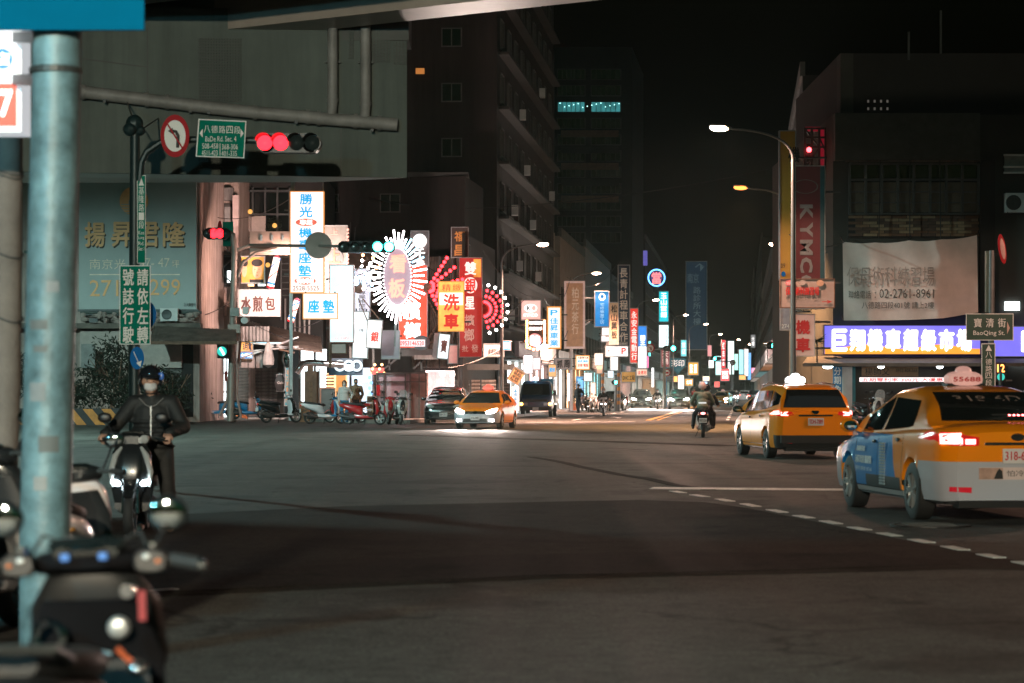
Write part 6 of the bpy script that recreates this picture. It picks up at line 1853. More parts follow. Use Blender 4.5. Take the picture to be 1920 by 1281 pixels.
for y_ in (325, 332, 480, 600):
    c = P(13, y_, CD) - off(t)
    part('wire_loop', MB().tube([c + Vector((.099 * math.cos(a_), .099 * math.sin(a_), .02 * math.sin(a_ * 2))) for a_ in [6.283 * k / 16 for k in range(17)]], .006, 5), DSTEEL, t)
part('conduit', MB().tube([P(34, 300, CD) - off(t), P(36, 330, CD) - off(t), P(38, 600, CD) - off(t)], .012, 6), DSTEEL, t)
SD = 13.0
t = thing('convenience_store_sign', 'lit white and red shop sign box cut by the left edge', 'sign', P(-10, 246, SD))
pbox(t, 'box', -110, 45, 40, 248, SD, .25, mat('sign_box_white', (.7, .7, .72), .4, emit=(.9, .95, 1), es=.45))
pbox(t, 'white_face', -108, 48, 30, 156, SD - .01, .02, glow('cvs_white', (.95, .97, 1.0), 1.15, .02))
pbox(t, 'red_face', -108, 157, 30, 236, SD - .01, .02, glow('cvs_red', (.95, .10, .05), .8, .04))
ovalp(t, 4, 110, 19, 19, SD - .02, mat('cvs_blue', (.0, .15, .4), .5, emit=(.0, .2, .5), es=.6), 'blue_disc', .01)
plet(t, '店', -12, 98, 19, 123, SD - .03, WHITEL, .03)
plet(t, '7', -2, 168, 24, 220, SD - .02, WHITEL, .05)
plet(t, '24', -70, 168, -10, 220, SD - .02, WHITEL, .05)
pbar(t, 'bracket', (30, 150), (75, 150), SD + .1, .06, DSTEEL, PD + .1)
pbar(t, 'bracket', (30, 70), (80, 70), SD + .1, .06, DSTEEL, PD + .1)
# overhead wires across the avenue
for (p, q, l_) in (((P(872, 392, 118), P(1440, 318, 118), 'thin overhead wire sagging across the avenue below the lamps')), ((P(690, 372, 120), P(1046, 402, 175), 'thin overhead wire running past the tower'))):
    mid = (p + q) / 2 - Vector((0, 0, .7))
    o = link('overhead_wire', MB().tube(bez(p, mid, q, 14), .018, 5).mesh('overhead_wire', BLACK))
    tag(o, l_, 'wire')
# ------------------------------------------------------------------ cars (local: +y forward, x right, origin on the ground under the centre)
def interp(keys, y):
    ks = sorted(keys)
    if y <= ks[0][0]:
        return ks[0][1]
    for (a, va), (b, vb) in zip(ks[:-1], ks[1:]):
        if y <= b:
            t = (y - a) / (b - a)
            t = t * t * (3 - 2 * t) * .5 + t * .5
            return va + (vb - va) * t
    return ks[-1][1]
def grid_patch(poly, h=.05):
    """triangulated, subdivided polygon in 2d -> bmesh with z = 0"""
    bm = bmesh.new()
    bm.faces.new([bm.verts.new((p[0], p[1], 0)) for p in poly])
    bmesh.ops.triangulate(bm, faces=bm.faces)
    for _ in range(6):
        es = [e for e in bm.edges if e.calc_length() > h * 1.6]
        if not es:
            break
        bmesh.ops.subdivide_edges(bm, edges=es, cuts=1, use_grid_fill=True)
        bmesh.ops.triangulate(bm, faces=[f for f in bm.faces if len(f.verts) > 4])
    return bm
def project(bvh, poly, axis, sgn, offs=.004, depth=.015, h=.06, far=4.0):
    """lay a polygon on the car's skin. axis 'x': poly in (y,z) cast from side sgn; 'y': poly in (x,z) cast from front/rear"""
    bm = grid_patch(poly, h)
    nrm = {}
    for v in bm.verts:
        a, b = v.co.x, v.co.y
        if axis == 'x':
            o, d = Vector((sgn * far, a, b)), Vector((-sgn, 0, 0))
        elif axis == 'y':
            o, d = Vector((a, sgn * far, b)), Vector((0, -sgn, 0))
        else:
            o, d = Vector((a, b, far)), Vector((0, 0, -1))
        hit, n, i, dist = bvh.ray_cast(o, d)
        if hit is None:
            hit, n, i, dist = bvh.find_nearest(o + d * far * .6)
        if n.dot(d) > 0:
            n = -n
        v.co = hit + n * offs
        nrm[v] = n
    be = [e for e in bm.edges if e.is_boundary]
    bv = {v for e in be for v in e.verts}
    nv = {v: bm.verts.new(v.co - nrm[v] * depth) for v in bv}
    for e in be:
        a, b = e.verts
        try:
            bm.faces.new((a, b, nv[b], nv[a]))
        except ValueError:
            pass
    bmesh.ops.recalc_face_normals(bm, faces=bm.faces)
    return bm
def bmpart(name, bm, m, parent, smooth=True, ang=40):
    me = bpy.data.meshes.new(name)
    bm.to_mesh(me)
    bm.free()
    me.materials.append(m)
    if smooth:
        me.polygons.foreach_set("use_smooth", [True] * len(me.polygons))
        me.set_sharp_from_angle(angle=R(ang))
    return link(name, me, parent)
def wheel(parent, x, y, r, w, rimm, spokes=7, side=1):
    t = link('wheel', MB().lathe([(r * .62, -w / 2), (r * .9, -w / 2), (r * .985, -w * .42), (r, -w * .25), (r, w * .25), (r * .985, w * .42), (r * .9, w / 2), (r * .62, w / 2), (r * .6, w * .3), (r * .6, -w * .3), (r * .62, -w / 2)], (0, 0, 0), 'X', 36).mesh('wheel', RUBBER, True, 50), parent)
    t.location = (x, y, r)
    s = side
    part('rim', MB().lathe([(r * .63, s * w * .46), (r * .60, s * w * .36), (r * .57, s * w * .1), (r * .57, -s * w * .3)], (0, 0, 0), 'X', 30), rimm, t, True)
    part('brake_disc', MB().lathe([(r * .1, s * w * .0), (r * .45, s * w * .0), (r * .45, -s * w * .1)], (0, 0, 0), 'X', 20), DSTEEL, t)
    sp = MB()
    for k in range(spokes):
        th = 2 * math.pi * k / spokes
        c_, s_ = math.cos(th), math.sin(th)
        for dth in (-.13, .13):
            c2, s2 = math.cos(th + dth), math.sin(th + dth)
            sp.bar((s * w * .38, r * .12 * c_, r * .12 * s_), (s * w * .42, r * .61 * c2, r * .61 * s2), .034 * r / .3, .03)
    part('spokes', sp, rimm, t)
    part('hub', MB().lathe([(0, s * w * .46), (r * .13, s * w * .44), (r * .17, s * w * .36)], (0, 0, 0), 'X', 14), rimm, t, True)
    return t
def paint(name, base, zones=(), rough=.28, coat=.6):
    """car paint: base colour plus printed zones [(colour, y0, y1, z0, z1)] in object space (vinyl and bumper colours)"""
    if name in MATS:
        return MATS[name]
    m = mat(name, base, rough, .0, var=.04, scale=2, coat=coat)
    nt = m.node_tree
    b = nt.nodes["Principled BSDF"]
    cur = nt.nodes.new("ShaderNodeRGB")
    cur.outputs[0].default_value = (*base, 1)
    src = cur.outputs[0]
    tc = nt.nodes.new("ShaderNodeTexCoord")
    sp = nt.nodes.new("ShaderNodeSeparateXYZ")
    nt.links.new(tc.outputs['Object'], sp.inputs[0])
    for z in zones:
        col, y0, y1, z0, z1 = z[:5]
        slope = z[5] if len(z) > 5 else 0.0     # the y limits lean with height
        def step(sock, lim, up):
            n = nt.nodes.new("ShaderNodeMath")
            n.operation = 'GREATER_THAN' if up else 'LESS_THAN'
            n.inputs[1].default_value = lim
            nt.links.new(sock, n.inputs[0])
            return n.outputs[0]
        ysock = sp.outputs[1]
        if slope:
            ma = nt.nodes.new("ShaderNodeMath")
            ma.operation = 'MULTIPLY_ADD'
            ma.inputs[1].default_value = slope
            nt.links.new(sp.outputs[2], ma.inputs[0])
            nt.links.new(sp.outputs[1], ma.inputs[2])
            ysock = ma.outputs[0]
        f = None
        for s in (step(ysock, y0, True), step(ysock, y1, False), step(sp.outputs[2], z0, True), step(sp.outputs[2], z1, False)):
            if f is None:
                f = s
            else:
                n = nt.nodes.new("ShaderNodeMath")
                n.operation = 'MULTIPLY'
                nt.links.new(f, n.inputs[0])
                nt.links.new(s, n.inputs[1])
                f = n.outputs[0]
        mx = nt.nodes.new("ShaderNodeMix")
        mx.data_type = 'RGBA'
        nt.links.new(f, mx.inputs[0])
        nt.links.new(src, mx.inputs[6])
        mx.inputs[7].default_value = (*col, 1)
        src = mx.outputs[2]
    nt.links.new(src, b.inputs['Base Color'])
    return m
SEDAN = dict(L=4.62, W=1.776, wb=(1.36, -1.34), r=.316, top=[(2.31, .60), (2.2, .74), (1.9, .84), (1.05, .96), (.6, .99), (-1.2, 1.02), (-1.75, 1.08), (-2.2, 1.06), (-2.31, .98)],
             belt=[(2.31, .58), (2.2, .70), (1.9, .78), (1.05, .90), (0, .93), (-1.2, .98), (-2.1, 1.00), (-2.31, .92)],
             roof=[(1.15, .94), (.75, 1.20), (.30, 1.405), (0, 1.452), (-.5, 1.472), (-1.0, 1.43), (-1.35, 1.30), (-1.85, 1.04)], rw=[(1.15, .80), (.3, .60), (-.5, .585), (-1.0, .57), (-1.85, .68)],
             plan=[(2.31, .62), (2.22, .76), (2.0, .86), (1.4, .888), (-1.6, .888), (-2.05, .84), (-2.25, .76), (-2.31, .66)], doors=(1.02, .04, -.98), sill=.30)
MPV = dict(L=4.6, W=1.745, wb=(1.40, -1.35), r=.315, top=[(2.3, .62), (2.2, .78), (1.9, .90), (1.3, 1.0), (.6, 1.02), (-1.9, 1.06), (-2.2, 1.05), (-2.3, .95)],
           belt=[(2.3, .58), (2.2, .70), (1.9, .82), (1.3, .92), (0, .96), (-1.6, 1.02), (-2.15, 1.02), (-2.3, .92)],
           roof=[(1.45, .97), (1.0, 1.23), (.5, 1.45), (.1, 1.53), (-.6, 1.575), (-1.5, 1.55), (-2.0, 1.48), (-2.1, 1.36), (-2.26, 1.03)], rw=[(1.45, .80), (.5, .62), (-.6, .61), (-2.0, .58), (-2.26, .70)],
           plan=[(2.3, .60), (2.2, .74), (2.0, .84), (1.4, .872), (-1.7, .872), (-2.1, .84), (-2.24, .79), (-2.3, .70)], doors=(1.15, .1, -1.0), sill=.30)
SUV = dict(L=4.35, W=1.80, wb=(1.32, -1.28), r=.34, top=[(2.17, .70), (2.05, .88), (1.8, .98), (1.15, 1.06), (.5, 1.08), (-1.8, 1.12), (-2.1, 1.12), (-2.17, 1.0)],
           belt=[(2.17, .66), (2.05, .80), (1.8, .90), (1.1, 1.0), (0, 1.03), (-1.6, 1.08), (-2.1, 1.06), (-2.17, .98)],
           roof=[(1.25, 1.03), (.85, 1.30), (.45, 1.52), (.1, 1.60), (-.6, 1.635), (-1.5, 1.60), (-1.9, 1.52), (-2.0, 1.40), (-2.13, 1.09)], rw=[(1.25, .82), (.45, .64), (-.6, .63), (-1.9, .60), (-2.13, .72)],
           plan=[(2.17, .66), (2.08, .78), (1.9, .87), (1.3, .90), (-1.6, .90), (-2.0, .86), (-2.12, .80), (-2.17, .72)], doors=(.98, .0, -.95), sill=.36)
ORANGE = (.86, .25, .004)
def make_car(spec, label, loc, rz, pm, name='taxi', cat='taxi', group=None, head=None, tail=None, tailoff=False, plate='', platem=LETB, detail=True, rimm=None, bumper=None, lamp=None, glass=DGLASS, grille=True, logo=True, beam=0):
    t = thing(name, label, cat, loc, rz, group)
    S = spec
    hl = S['L'] / 2
    r = S['r']
    ra = r + .055
    ys = set([hl, -hl])
    n = 46
    for k in range(n + 1):
        ys.add(hl - S['L'] * k / n)
    for wy in S['wb']:
        for k in range(17):
            ys.add(wy + ra * math.cos(math.pi * k / 16))
    ys = sorted(ys)
    ys2 = [ys[0]]
    for y in ys[1:]:
        if y - ys2[-1] > .004:
            ys2.append(y)
    ys = ys2
    def zarch(y):
        z = .19 + .06 * max(0, (abs(y) - hl * .75) / (hl * .25)) ** 2
        for wy in S['wb']:
            d_ = abs(y - wy)
            if d_ < ra:
                z = max(z, r + math.sqrt(ra * ra - d_ * d_))
        return z
    rings = []
    for y in ys:
        w = interp(S['plan'], y)
        zb_ = interp(S['belt'], y)
        zt_ = max(interp(S['top'], y), zb_ + .02)
        zl = zarch(y)
        e = abs(y) / hl
        zs_ = [(.80, .19), (.955, .24), (.985, .34), (.995, .46), (1.0, .56), (.995, .64), (.978, .70 + (zb_ - .70) * .35 if zb_ > .7 else zb_ - .05), (.968, zb_ - .06), (.945, zb_ - .015), (.90, zb_ + .012), (.60, zb_ + (zt_ - zb_) * .75), (.30, zb_ + (zt_ - zb_) * .95), (0, zt_)]
        half = [(a * w, min(max(z, zl), zt_ - .0005 * (13 - i))) for i, (a, z) in enumerate(zs_)]
        half = [(half[0][0] * 0.0, zl)] + half
        ring = [Vector((x, y, z)) for x, z in half] + [Vector((-x, y, z)) for x, z in reversed(half[1:-1])]
        rings.append(ring)
    body = MB().loft(rings)
    bm = bmesh.new()
    me_ = body.mesh('body', pm)
    bm.from_mesh(me_)
    bpy.data.meshes.remove(me_)
    bvh = BVHTree.FromBMesh(bm)
    # greenhouse shell
    gr = []
    y1, y0 = S['roof'][0][0], S['roof'][-1][0]
    m_ = 26
    for k in range(m_ + 1):
        y = y1 + (y0 - y1) * k / m_
        zr = interp(S['roof'], y)
        wr = interp(S['rw'], y)
        zb_ = interp(S['belt'], y) - .01
        wb_ = interp(S['plan'], y) * .915
        zr = max(zr, zb_ + .05)
        t_ = min(1, (zr - zb_) / .45)
        wr = wb_ + (wr - wb_) * t_
        hs = [(wb_, zb_ - .05), (wb_ * .995, zb_ + .02), (wb_ + (wr - wb_) * .45, zb_ + (zr - zb_) * .42), (wr + .035, zr - .10 * t_), (wr - .02, zr - .035 * t_), (wr * .75, zr - .008), (wr * .35, zr), ]
        gr.append([Vector((x, y, z)) for x, z in hs] + [Vector((-x, y, z)) for x, z in reversed(hs)])
    gme = MB().loft(gr).mesh('roof', pm, True, 50)
    gbm = bmesh.new()
    gbm.from_mesh(gme)
    gb = BVHTree.FromBMesh(gbm)
    gbm.free()
    link('roof', gme, t)
    # doors cut out of the body with real shut lines
    doors = []
    if detail:
        d0, d1, d2 = S['doors']
        g = .006
        for y in (d0, d1, d2):
            for s in (-g, g):
                bmesh.ops.bisect_plane(bm, geom=bm.verts[:] + bm.edges[:] + bm.faces[:], plane_co=(0, y + s, 0), plane_no=(0, 1, 0))
        for s in (-g, g):
            bmesh.ops.bisect_plane(bm, geom=bm.verts[:] + bm.edges[:] + bm.faces[:], plane_co=(0, 0, S['sill'] + s), plane_no=(0, 0, 1))
        kill, sets = [], {}
        for f in bm.faces:
            c = f.calc_center_median()
            if abs(c.x) < S['W'] * .36 or not (d2 - g < c.y < d0 + g) or c.z < S['sill'] - g:
                continue
            near = min(abs(c.y - q) for q in (d0, d1, d2))
            if near < g or c.z < S['sill'] + g:
                kill.append(f)
            else:
                sets.setdefault((1 if c.x > 0 else -1, 0 if c.y > d1 else 1), []).append(f)
        for key, fs in sets.items():
            b2 = bmesh.new()
            mp = {}
            for f in fs:
                vv = []
                for v in f.verts:
                    if v not in mp:
                        mp[v] = b2.verts.new(v.co)
                    vv.append(mp[v])
                try:
                    b2.faces.new(vv)
                except ValueError:
                    pass
            doors.append((key, bmpart('door', b2, pm, t)))
        bmesh.ops.delete(bm, geom=list(set(kill + [f for fs in sets.values() for f in fs])), context='FACES')
    bmpart('body', bm, pm, t)
    # dark inner tub so that gaps and arches read as depth
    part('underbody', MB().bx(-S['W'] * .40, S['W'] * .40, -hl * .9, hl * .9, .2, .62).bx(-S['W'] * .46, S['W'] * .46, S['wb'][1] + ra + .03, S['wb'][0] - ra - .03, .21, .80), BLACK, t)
    # glass
    zf = lambda y: interp(S['roof'], y)
    bl = lambda y: interp(S['belt'], y)
    ya, yb_, yc, yd = S['roof'][0][0], S['roof'][2][0], S['roof'][-3][0], S['roof'][-1][0]
    wsz0, wsz1 = zf(ya) + .04, zf(yb_) - .045
    wwb, wwt = interp(S['rw'], ya) * .98 - .05, interp(S['rw'], yb_) - .045
    bmpart('windscreen', project(gb, [(-wwb, wsz0), (wwb, wsz0), (wwt, wsz1), (-wwt, wsz1)], 'y', 1, .012, .02, .035), glass, t)
    rz0, rz1 = zf(yd) + .045, zf(yc) - .04
    rwb, rwt = interp(S['rw'], yd) - .03, interp(S['rw'], yc) - .03
    bmpart('rear_window', project(gb, [(-rwb, rz0), (rwb, rz0), (rwt, rz1), (-rwt, rz1)], 'y', -1, .012, .02, .035), glass, t)
    d0, d1, d2 = S['doors']
    for s in (-1, 1):
        zt2 = lambda y: zf(y) - .11
        fwin = [(d0 - .12, bl(d0) + .03), (d1 + .03, bl(d1) + .03), (d1 + .03, zt2(d1)), (yb_ + .05, zt2(yb_ + .05)), ((d0 + yb_) / 2 + .02, min(zt2((d0 + yb_) / 2), bl(d0) + .26))]
        bmpart('side_window', project(gb, fwin, 'x', s, .010, .02, .04), glass, t)
        rq = yc + (.05 if S is SEDAN else .75)
        rwin = [(d1 - .05, bl(d1) + .03), (d2 - .02, bl(d2) + .03), (rq - (.18 if S is SEDAN else 0.05), bl(rq) + .05), (rq + .05, zt2(rq) - .02), (d1 - .05, zt2(d1))]
        bmpart('side_window', project(gb, rwin, 'x', s, .010, .02, .04), glass, t)
        if S is not SEDAN:
            q0 = rq - .13
            qw = [(q0, bl(q0) + .05), (yc - .02, bl(yc) + .12), (yc + .02, zt2(yc) - .06), (q0 + .06, zt2(q0) - .02)]
            bmpart('quarter_window', project(gb, qw, 'x', s, .010, .02, .04), glass, t)
        # mirror
        mr = part('wing_mirror', MB().ell((s * (S['W'] / 2 + .09), d0 - .10, bl(d0) + .10), (.115, .075, .08), 14, 8).bar((s * (S['W'] / 2 - .06), d0 - .08, bl(d0) + .04), (s * (S['W'] / 2 + .06), d0 - .1, bl(d0) + .08), .05, .05), pm if bumper is None else bumper, t, True)
        part('mirror_glass', MB().ell((s * (S['W'] / 2 + .09), d0 - .165, bl(d0) + .10), (.09, .012, .06), 12, 6), MIRROR, mr)
        for y in (d1 + .13, d2 + .17):
            hit, nn, i_, ds = bvh.ray_cast(Vector((s * 3, y, bl(y) - .10)), Vector((-s, 0, 0)))
            if hit is not None:
                part('door_handle', MB().ell(hit + Vector((s * .015, 0, 0)), (.02, .095, .022), 12, 6), CHROME, t, True)
    # wheels
    rm = rimm or mat('rim_alloy', (.42, .42, .41), .3, .8, var=.1)
    for wy in S['wb']:
        for s in (-1, 1):
            wheel(t, s * (S['W'] / 2 - .115), wy, r, .205, rm, 7, s)
    # lamps
    zt_ = interp(S['top'], hl - .12)
    for s in (-1, 1):
        hp = [(s * .40, zt_ - .09), (s * .44, zt_ - .16), (s * .66, zt_ - .15), (s * .80, zt_ - .05), (s * .78, zt_ + .04), (s * .60, zt_ + .0)]
        if s < 0:
            hp = hp[::-1]
        bmpart('headlight', project(bvh, hp, 'y', 1, .006), head if head else mat('headlight_clear', (.5, .52, .52), .08, .4, var=.1), t)
        tp = [(s * .42, .83), (s * .42, .92), (s * .66, .955), (s * .86, .985), (s * .865, .90), (s * .70, .83)] if S is SEDAN else [(s * .46, .92), (s * .50, .985), (s * .74, 1.02), (s * .86, 1.03), (s * .86, .92), (s * .70, .89)]
        if s > 0:
            tp = tp[::-1]
        tl = bmpart('tail_light', project(bvh, tp, 'y', -1, .012), mat('tail_red', (.35, .01, .01), .15, var=.1, emit=(1, .03, .02), es=.25 if tail else .0), t)
        if tail:
            for (xa, xb, za, zb_) in ((.60, .78, .845, .95), (.46, .57, .845, .90)) if S is SEDAN else ((.58, .72, .905, .975), (.74, .84, .93, 1.0)):
                qp = [(s * xa, za), (s * xb, za), (s * xb, zb_), (s * xa, zb_)]
                if s > 0:
                    qp = qp[::-1]
                bmpart('lamp_element', project(bvh, qp, 'y', -1, .02, .01), tail, tl)
        if head and detail or head and beam:
            sl = bpy.data.lights.new('headlight_beam', 'SPOT')
            sl.energy = beam or 500
            sl.color = (1.0, .80, .70)
            sl.spot_size = R(70)
            sl.spot_blend = .8
            sl.shadow_soft_size = .06
            so = link('headlight_beam', sl, t)
            so.location = (s * .62, hl + .06, zt_ - .06)
            so.rotation_euler = (R(84), 0, 0)
        if head and S is SEDAN:
            fp = [(s * .55, .30), (s * .70, .30), (s * .70, .38), (s * .55, .38)]
            bmpart('fog_light', project(bvh, fp if s > 0 else fp[::-1], 'y', 1, .008), head, t)
        rp = [(s * .50, .33), (s * .72, .345), (s * .72, .395), (s * .50, .39)]
        bmpart('reflector', project(bvh, rp[::-1] if s > 0 else rp, 'y', -1, .008), mat('reflector_red', (.4, .01, .02), .2, emit=(1, .03, .05), es=.15 if tail else 0), t)
    if grille:
        bmpart('grille', project(bvh, [(-.38, zt_ - .17), (.38, zt_ - .17), (.42, zt_ - .07), (-.42, zt_ - .07)], 'y', 1, .006), BLACK, t)
        bmpart('lower_grille', project(bvh, [(-.48, .27), (.48, .27), (.44, .40), (-.44, .40)], 'y', 1, .006), BLACK, t)
        for k in range(3):
            z_ = zt_ - .155 + k * .032
            bmpart('grille_bar', project(bvh, [(-.37, z_), (.37, z_), (.37, z_ + .012), (-.37, z_ + .012)], 'y', 1, .016, .01), CHROME, t)
        bmpart('emblem', project(bvh, [(.07 * math.cos(a_) * 1.3, zt_ - .115 + .045 * math.sin(a_)) for a_ in [6.283 * k / 12 for k in range(12)]], 'y', 1, .03, .02), CHROME, t)
    # number plates
    zp = .72 if S is SEDAN else .78
    for sg, zz in ((-1, zp), (1, .42)):
        hit, nn, i_, ds = bvh.ray_cast(Vector((0, sg * 4, zz)), Vector((0, -sg, 0)))
        pp = part('number_plate', MB().box((0, hit.y + sg * .02, zz), (.33, .02, .155)), mat('plate_white', (.62, .6, .6), .4, var=.05), t)
        if plate:
            tx = letters(MB(), plate, -.145, zz - .045, .145, zz + .05, 0, .02)
            tx.v = [(-sg * x * 1.0 if sg > 0 else x, hit.y + sg * (.0325 + abs(y_)), z) for x, y_, z in tx.v]
            part('plate_number', tx, platem, pp, fix=False)
    bmpart('trunk_trim', project(bvh, [(-.36, zp + .115), (.36, zp + .115), (.36, zp + .145), (-.36, zp + .145)], 'y', -1, .012), CHROME, t)
    bmpart('emblem', project(bvh, [(.06 * math.cos(a_) * 1.3, zp + .20 + .04 * math.sin(a_)) for a_ in [6.283 * k / 12 for k in range(12)]], 'y', -1, .016), CHROME, t)
    part('wiper', MB().bar((-.45, ya + .02, wsz0 + .0), (.1, ya - .02, wsz0 + .03), .02, .02), BLACK, t)
    part('exhaust', MB().tube([(.5, -hl + .25, .22), (.5, -hl - .01, .22)], .03, 10), DSTEEL, t)
    part('rear_valance', MB().bx(-.62, .62, -hl + .05, -hl + .28, .17, .25), BLACK, t)
    t['_bvh'] = 0
    del t['_bvh']
    CARINFO[t.name] = (bvh, gb, S)
    if lamp:
        zr = max(v[1] for v in S['roof'])
        yy = -.42
        o = part('roof_lamp', MB().oval([(yy + .13, 0, zr + .05, .17, .05), (yy + .10, 0, zr + .07, .20, .075), (yy, 0, zr + .08, .21, .085), (yy - .10, 0, zr + .07, .20, .075), (yy - .13, 0, zr + .05, .17, .05)], 20, 3).oval([(yy + .09, 0, zr + .12, .08, .05), (yy, 0, zr + .15, .10, .075), (yy - .09, 0, zr + .12, .08, .05)], 16), lamp, t, True)
        part('lamp_base', MB().bx(-.22, .22, yy - .12, yy + .12, zr - .02, zr + .025), BLACK, o)
    return t
CARINFO = {}
HEADL = glow('headlamp_on', (1.0, .86, .78), 55, 0)
TAILL = glow('tail_on', (1.0, .22, .2), 5.5, .0)
WHITEB = (.42, .43, .48)
# ---- near taxi, seen from behind
gl = G(1600, 950)
gr_ = G(1728, 975)
hd = (gl - gr_)
ang = math.atan2(-hd.x, hd.y)
pmA = paint('taxi_paint_a', ORANGE, [((.0, .19, .52), -.93, 1.42, .30, .92, -.45), ((.012, .03, .035), -.9, .55, .29, .44), (WHITEB, -2.6, -1.62, .1, .66, .0), (WHITEB, 1.75, 2.6, .1, .60), ((.32, .33, .34), -1.0, 1.05, .1, .295)])
c = (gl + gr_) / 2 + Matrix.Rotation(ang, 3, 'Z') @ Vector((SEDAN['W'] / 2 - .10, -.01, 0))
LAMPA = mat('roof_lamp_a', (.5, .3, .28), .4, emit=(1, .5, .42), es=.30)
tA = make_car(SEDAN, 'orange taxi with blue door advert and white bumper, brake lights on', (c.x, c.y, 0), ang, pmA, group=None, tail=TAILL, plate='318-6D', platem=LETR, lamp=LAMPA)
bvh, gb, S = CARINFO[tA.name]
def on_car(t, s, x0, z0, x1, z1, m, axis='y', sgn=-1, gbv=None, bold=.02, offs=.012, name='lettering', vert=False):
    bv = gbv or CARINFO[t.name][0]
    mb = letters(MB(), s, x0, z0, x1, z1, 0, bold, vert)
    out = []
    for (a, y_, b) in mb.v:
        if axis == 'y':
            o, d = Vector((a, sgn * 4, b)), Vector((0, -sgn, 0))
        else:
            o, d = Vector((sgn * 4, a, b)), Vector((-sgn, 0, 0))
        h_, n_, i_, ds = bv.ray_cast(o, d)
        if h_ is None:
            h_ = o + d * 3.2
        out.append(h_ - d * (offs + abs(y_)))
    mb.v = [tuple(p) for p in out]
    return part(name, mb, m, t, fix=False)
# door advert print: the left side is seen, y runs forward so the text is mirrored for that side
def side_text(t, s, ystart, z0, w, h, m, bold=.02):
    mb = letters(MB(), s, 0, z0, w, z0 + h, 0, bold)
    bv = CARINFO[t.name][0]
    out = []
    for (a, y_, b) in mb.v:
        h_, n_, i_, ds = bv.ray_cast(Vector((-4, ystart - a, b)), Vector((1, 0, 0)))
        out.append((h_ if h_ is not None else Vector((-.9, ystart - a, b))) - Vector((.01 + abs(y_), 0, 0)))
    mb.v = [tuple(p) for p in out]
    return part('advert_print', mb, m, t, fix=False)
ADW = mat('advert_white', (.6, .68, .72), .5)
side_text(tA, '森林首席', .92, .70, .36, .065, ADW, .01)
side_text(tA, '河岸公園 綠建築', .95, .56, .72, .095, ADW, .02)
side_text(tA, '預約專線 8768', .95, .47, .72, .055, ADW, .0)
tw_ = MB()
for k in range(2):
    for j in range(15):
        tw_.bx(-.9, -.886, -.15 - k * .12 - .05, -.15 - k * .12 + .05, .34 + j * .033, .34 + j * .033 + .02)
part('advert_tower', tw_, mat('advert_tower', (.25, .3, .32), .5), tA)
bmpart('bumper_advert', project(bvh, [(-.42, .47), (.42, .47), (.42, .60), (-.42, .60)][::-1], 'y', -1, .006), mat('bumper_ad', (.62, .50, .48), .5, var=.05), tA)
bmpart('advert_photo', project(bvh, [(-.42, .475), (-.16, .475), (-.16, .595), (-.42, .595)][::-1], 'y', -1, .010), mat('ad_photo', (.45, .28, .22), .5, var=.3, scale=8), tA)
bmpart('advert_photo', project(bvh, [(-.26, .478), (-.16, .478), (-.17, .56), (-.20, .59), (-.225, .56)][::-1], 'y', -1, .014), LETB, tA)
on_car(tA, '怕冷・就穿', -.12, .505, .36, .57, LETB, bold=.0)
on_car(tA, '55688', -.16, S['roof'][4][1] + .045, .16, S['roof'][4][1] + .10, LETR, bold=.05, offs=.004, gbv=BVHTree.FromPolygons([(-.3, -.56, 1.4), (.3, -.56, 1.4), (.3, -.56, 1.8), (-.3, -.56, 1.8)], [(0, 1, 2, 3)]))
on_car(tA, '318-6D', -.38, 1.30, .38, 1.36, mat('window_letter', (.28, .2, .17), .6), gbv=gb, bold=.02, offs=.03)
bl_ = MB()
for k in range(6):
    bl_.ell((.13 + k * .05, -1.66, 1.135), (.02, .012, .02), 8, 6)
bs = part('high_brake_light', MB().bx(-.19 + .12, .19 + .27, -1.66, -1.62, 1.11, 1.16), BLACK, tA)
part('brake_led', bl_, glow('brake_led', (1, .15, .15), 14, 0), bs)
# ---- second taxi ahead, a people carrier seen from behind
a_, b_ = G(1393, 853), G(1443, 859)
hd = a_ - b_
angB = math.atan2(-hd.x, hd.y) * .8
pmB = paint('taxi_paint_b', ORANGE, [((.02, .02, .02), -2.6, -2.05, .1, .50)])
c = (a_ + b_) / 2 + Matrix.Rotation(angB, 3, 'Z') @ Vector((MPV['W'] / 2 - .10, 0, 0))
tB = make_car(MPV, 'orange people-carrier taxi with glowing white roof lamp and red tail lights', (c.x, c.y, 0), angB, pmB, tail=TAILL, plate='TDH-7889', platem=LETR, lamp=glow('roof_lamp_b', (.95, 1, 1), 7, 0), bumper=BLACK)
part('rear_bumper_guard', MB().bx(-.74, .74, -2.36, -2.2, .34, .50), BLACK, tB)
for s in (-1, 1):
    part('roof_rail', MB().tube([(s * .56, .3, 1.54), (s * .58, -.5, 1.60), (s * .55, -1.7, 1.55)], .018, 8), CHROME, tB, True)
# ---- oncoming taxi with blazing headlights
c = G(905, 805)
pmC = paint('taxi_paint_c', ORANGE, [(WHITEB, 1.75, 2.6, .1, .66), (WHITEB, -2.6, -1.7, .1, .62)])
tC = make_car(SEDAN, 'oncoming orange taxi with white bumper and blazing headlights', (c.x + .12, c.y + 2.0, 0), R(180 - 10), pmC, head=HEADL, plate='516-WE', beam=1800, lamp=mat('roof_lamp_c', (.5, .05, .04), .4, emit=(1, .12, .08), es=1.2))
# ---- parked black car
pmD = paint('black_paint', (.012, .012, .013), rough=.22)
c = G(838, 796)
tD = make_car(SUV, 'black hatchback parked nose-out before the pink-lit stall', (c.x, c.y + 2.0, 0), R(180 - 4), pmD, name='parked_car', cat='car', plate='RBM-7512')
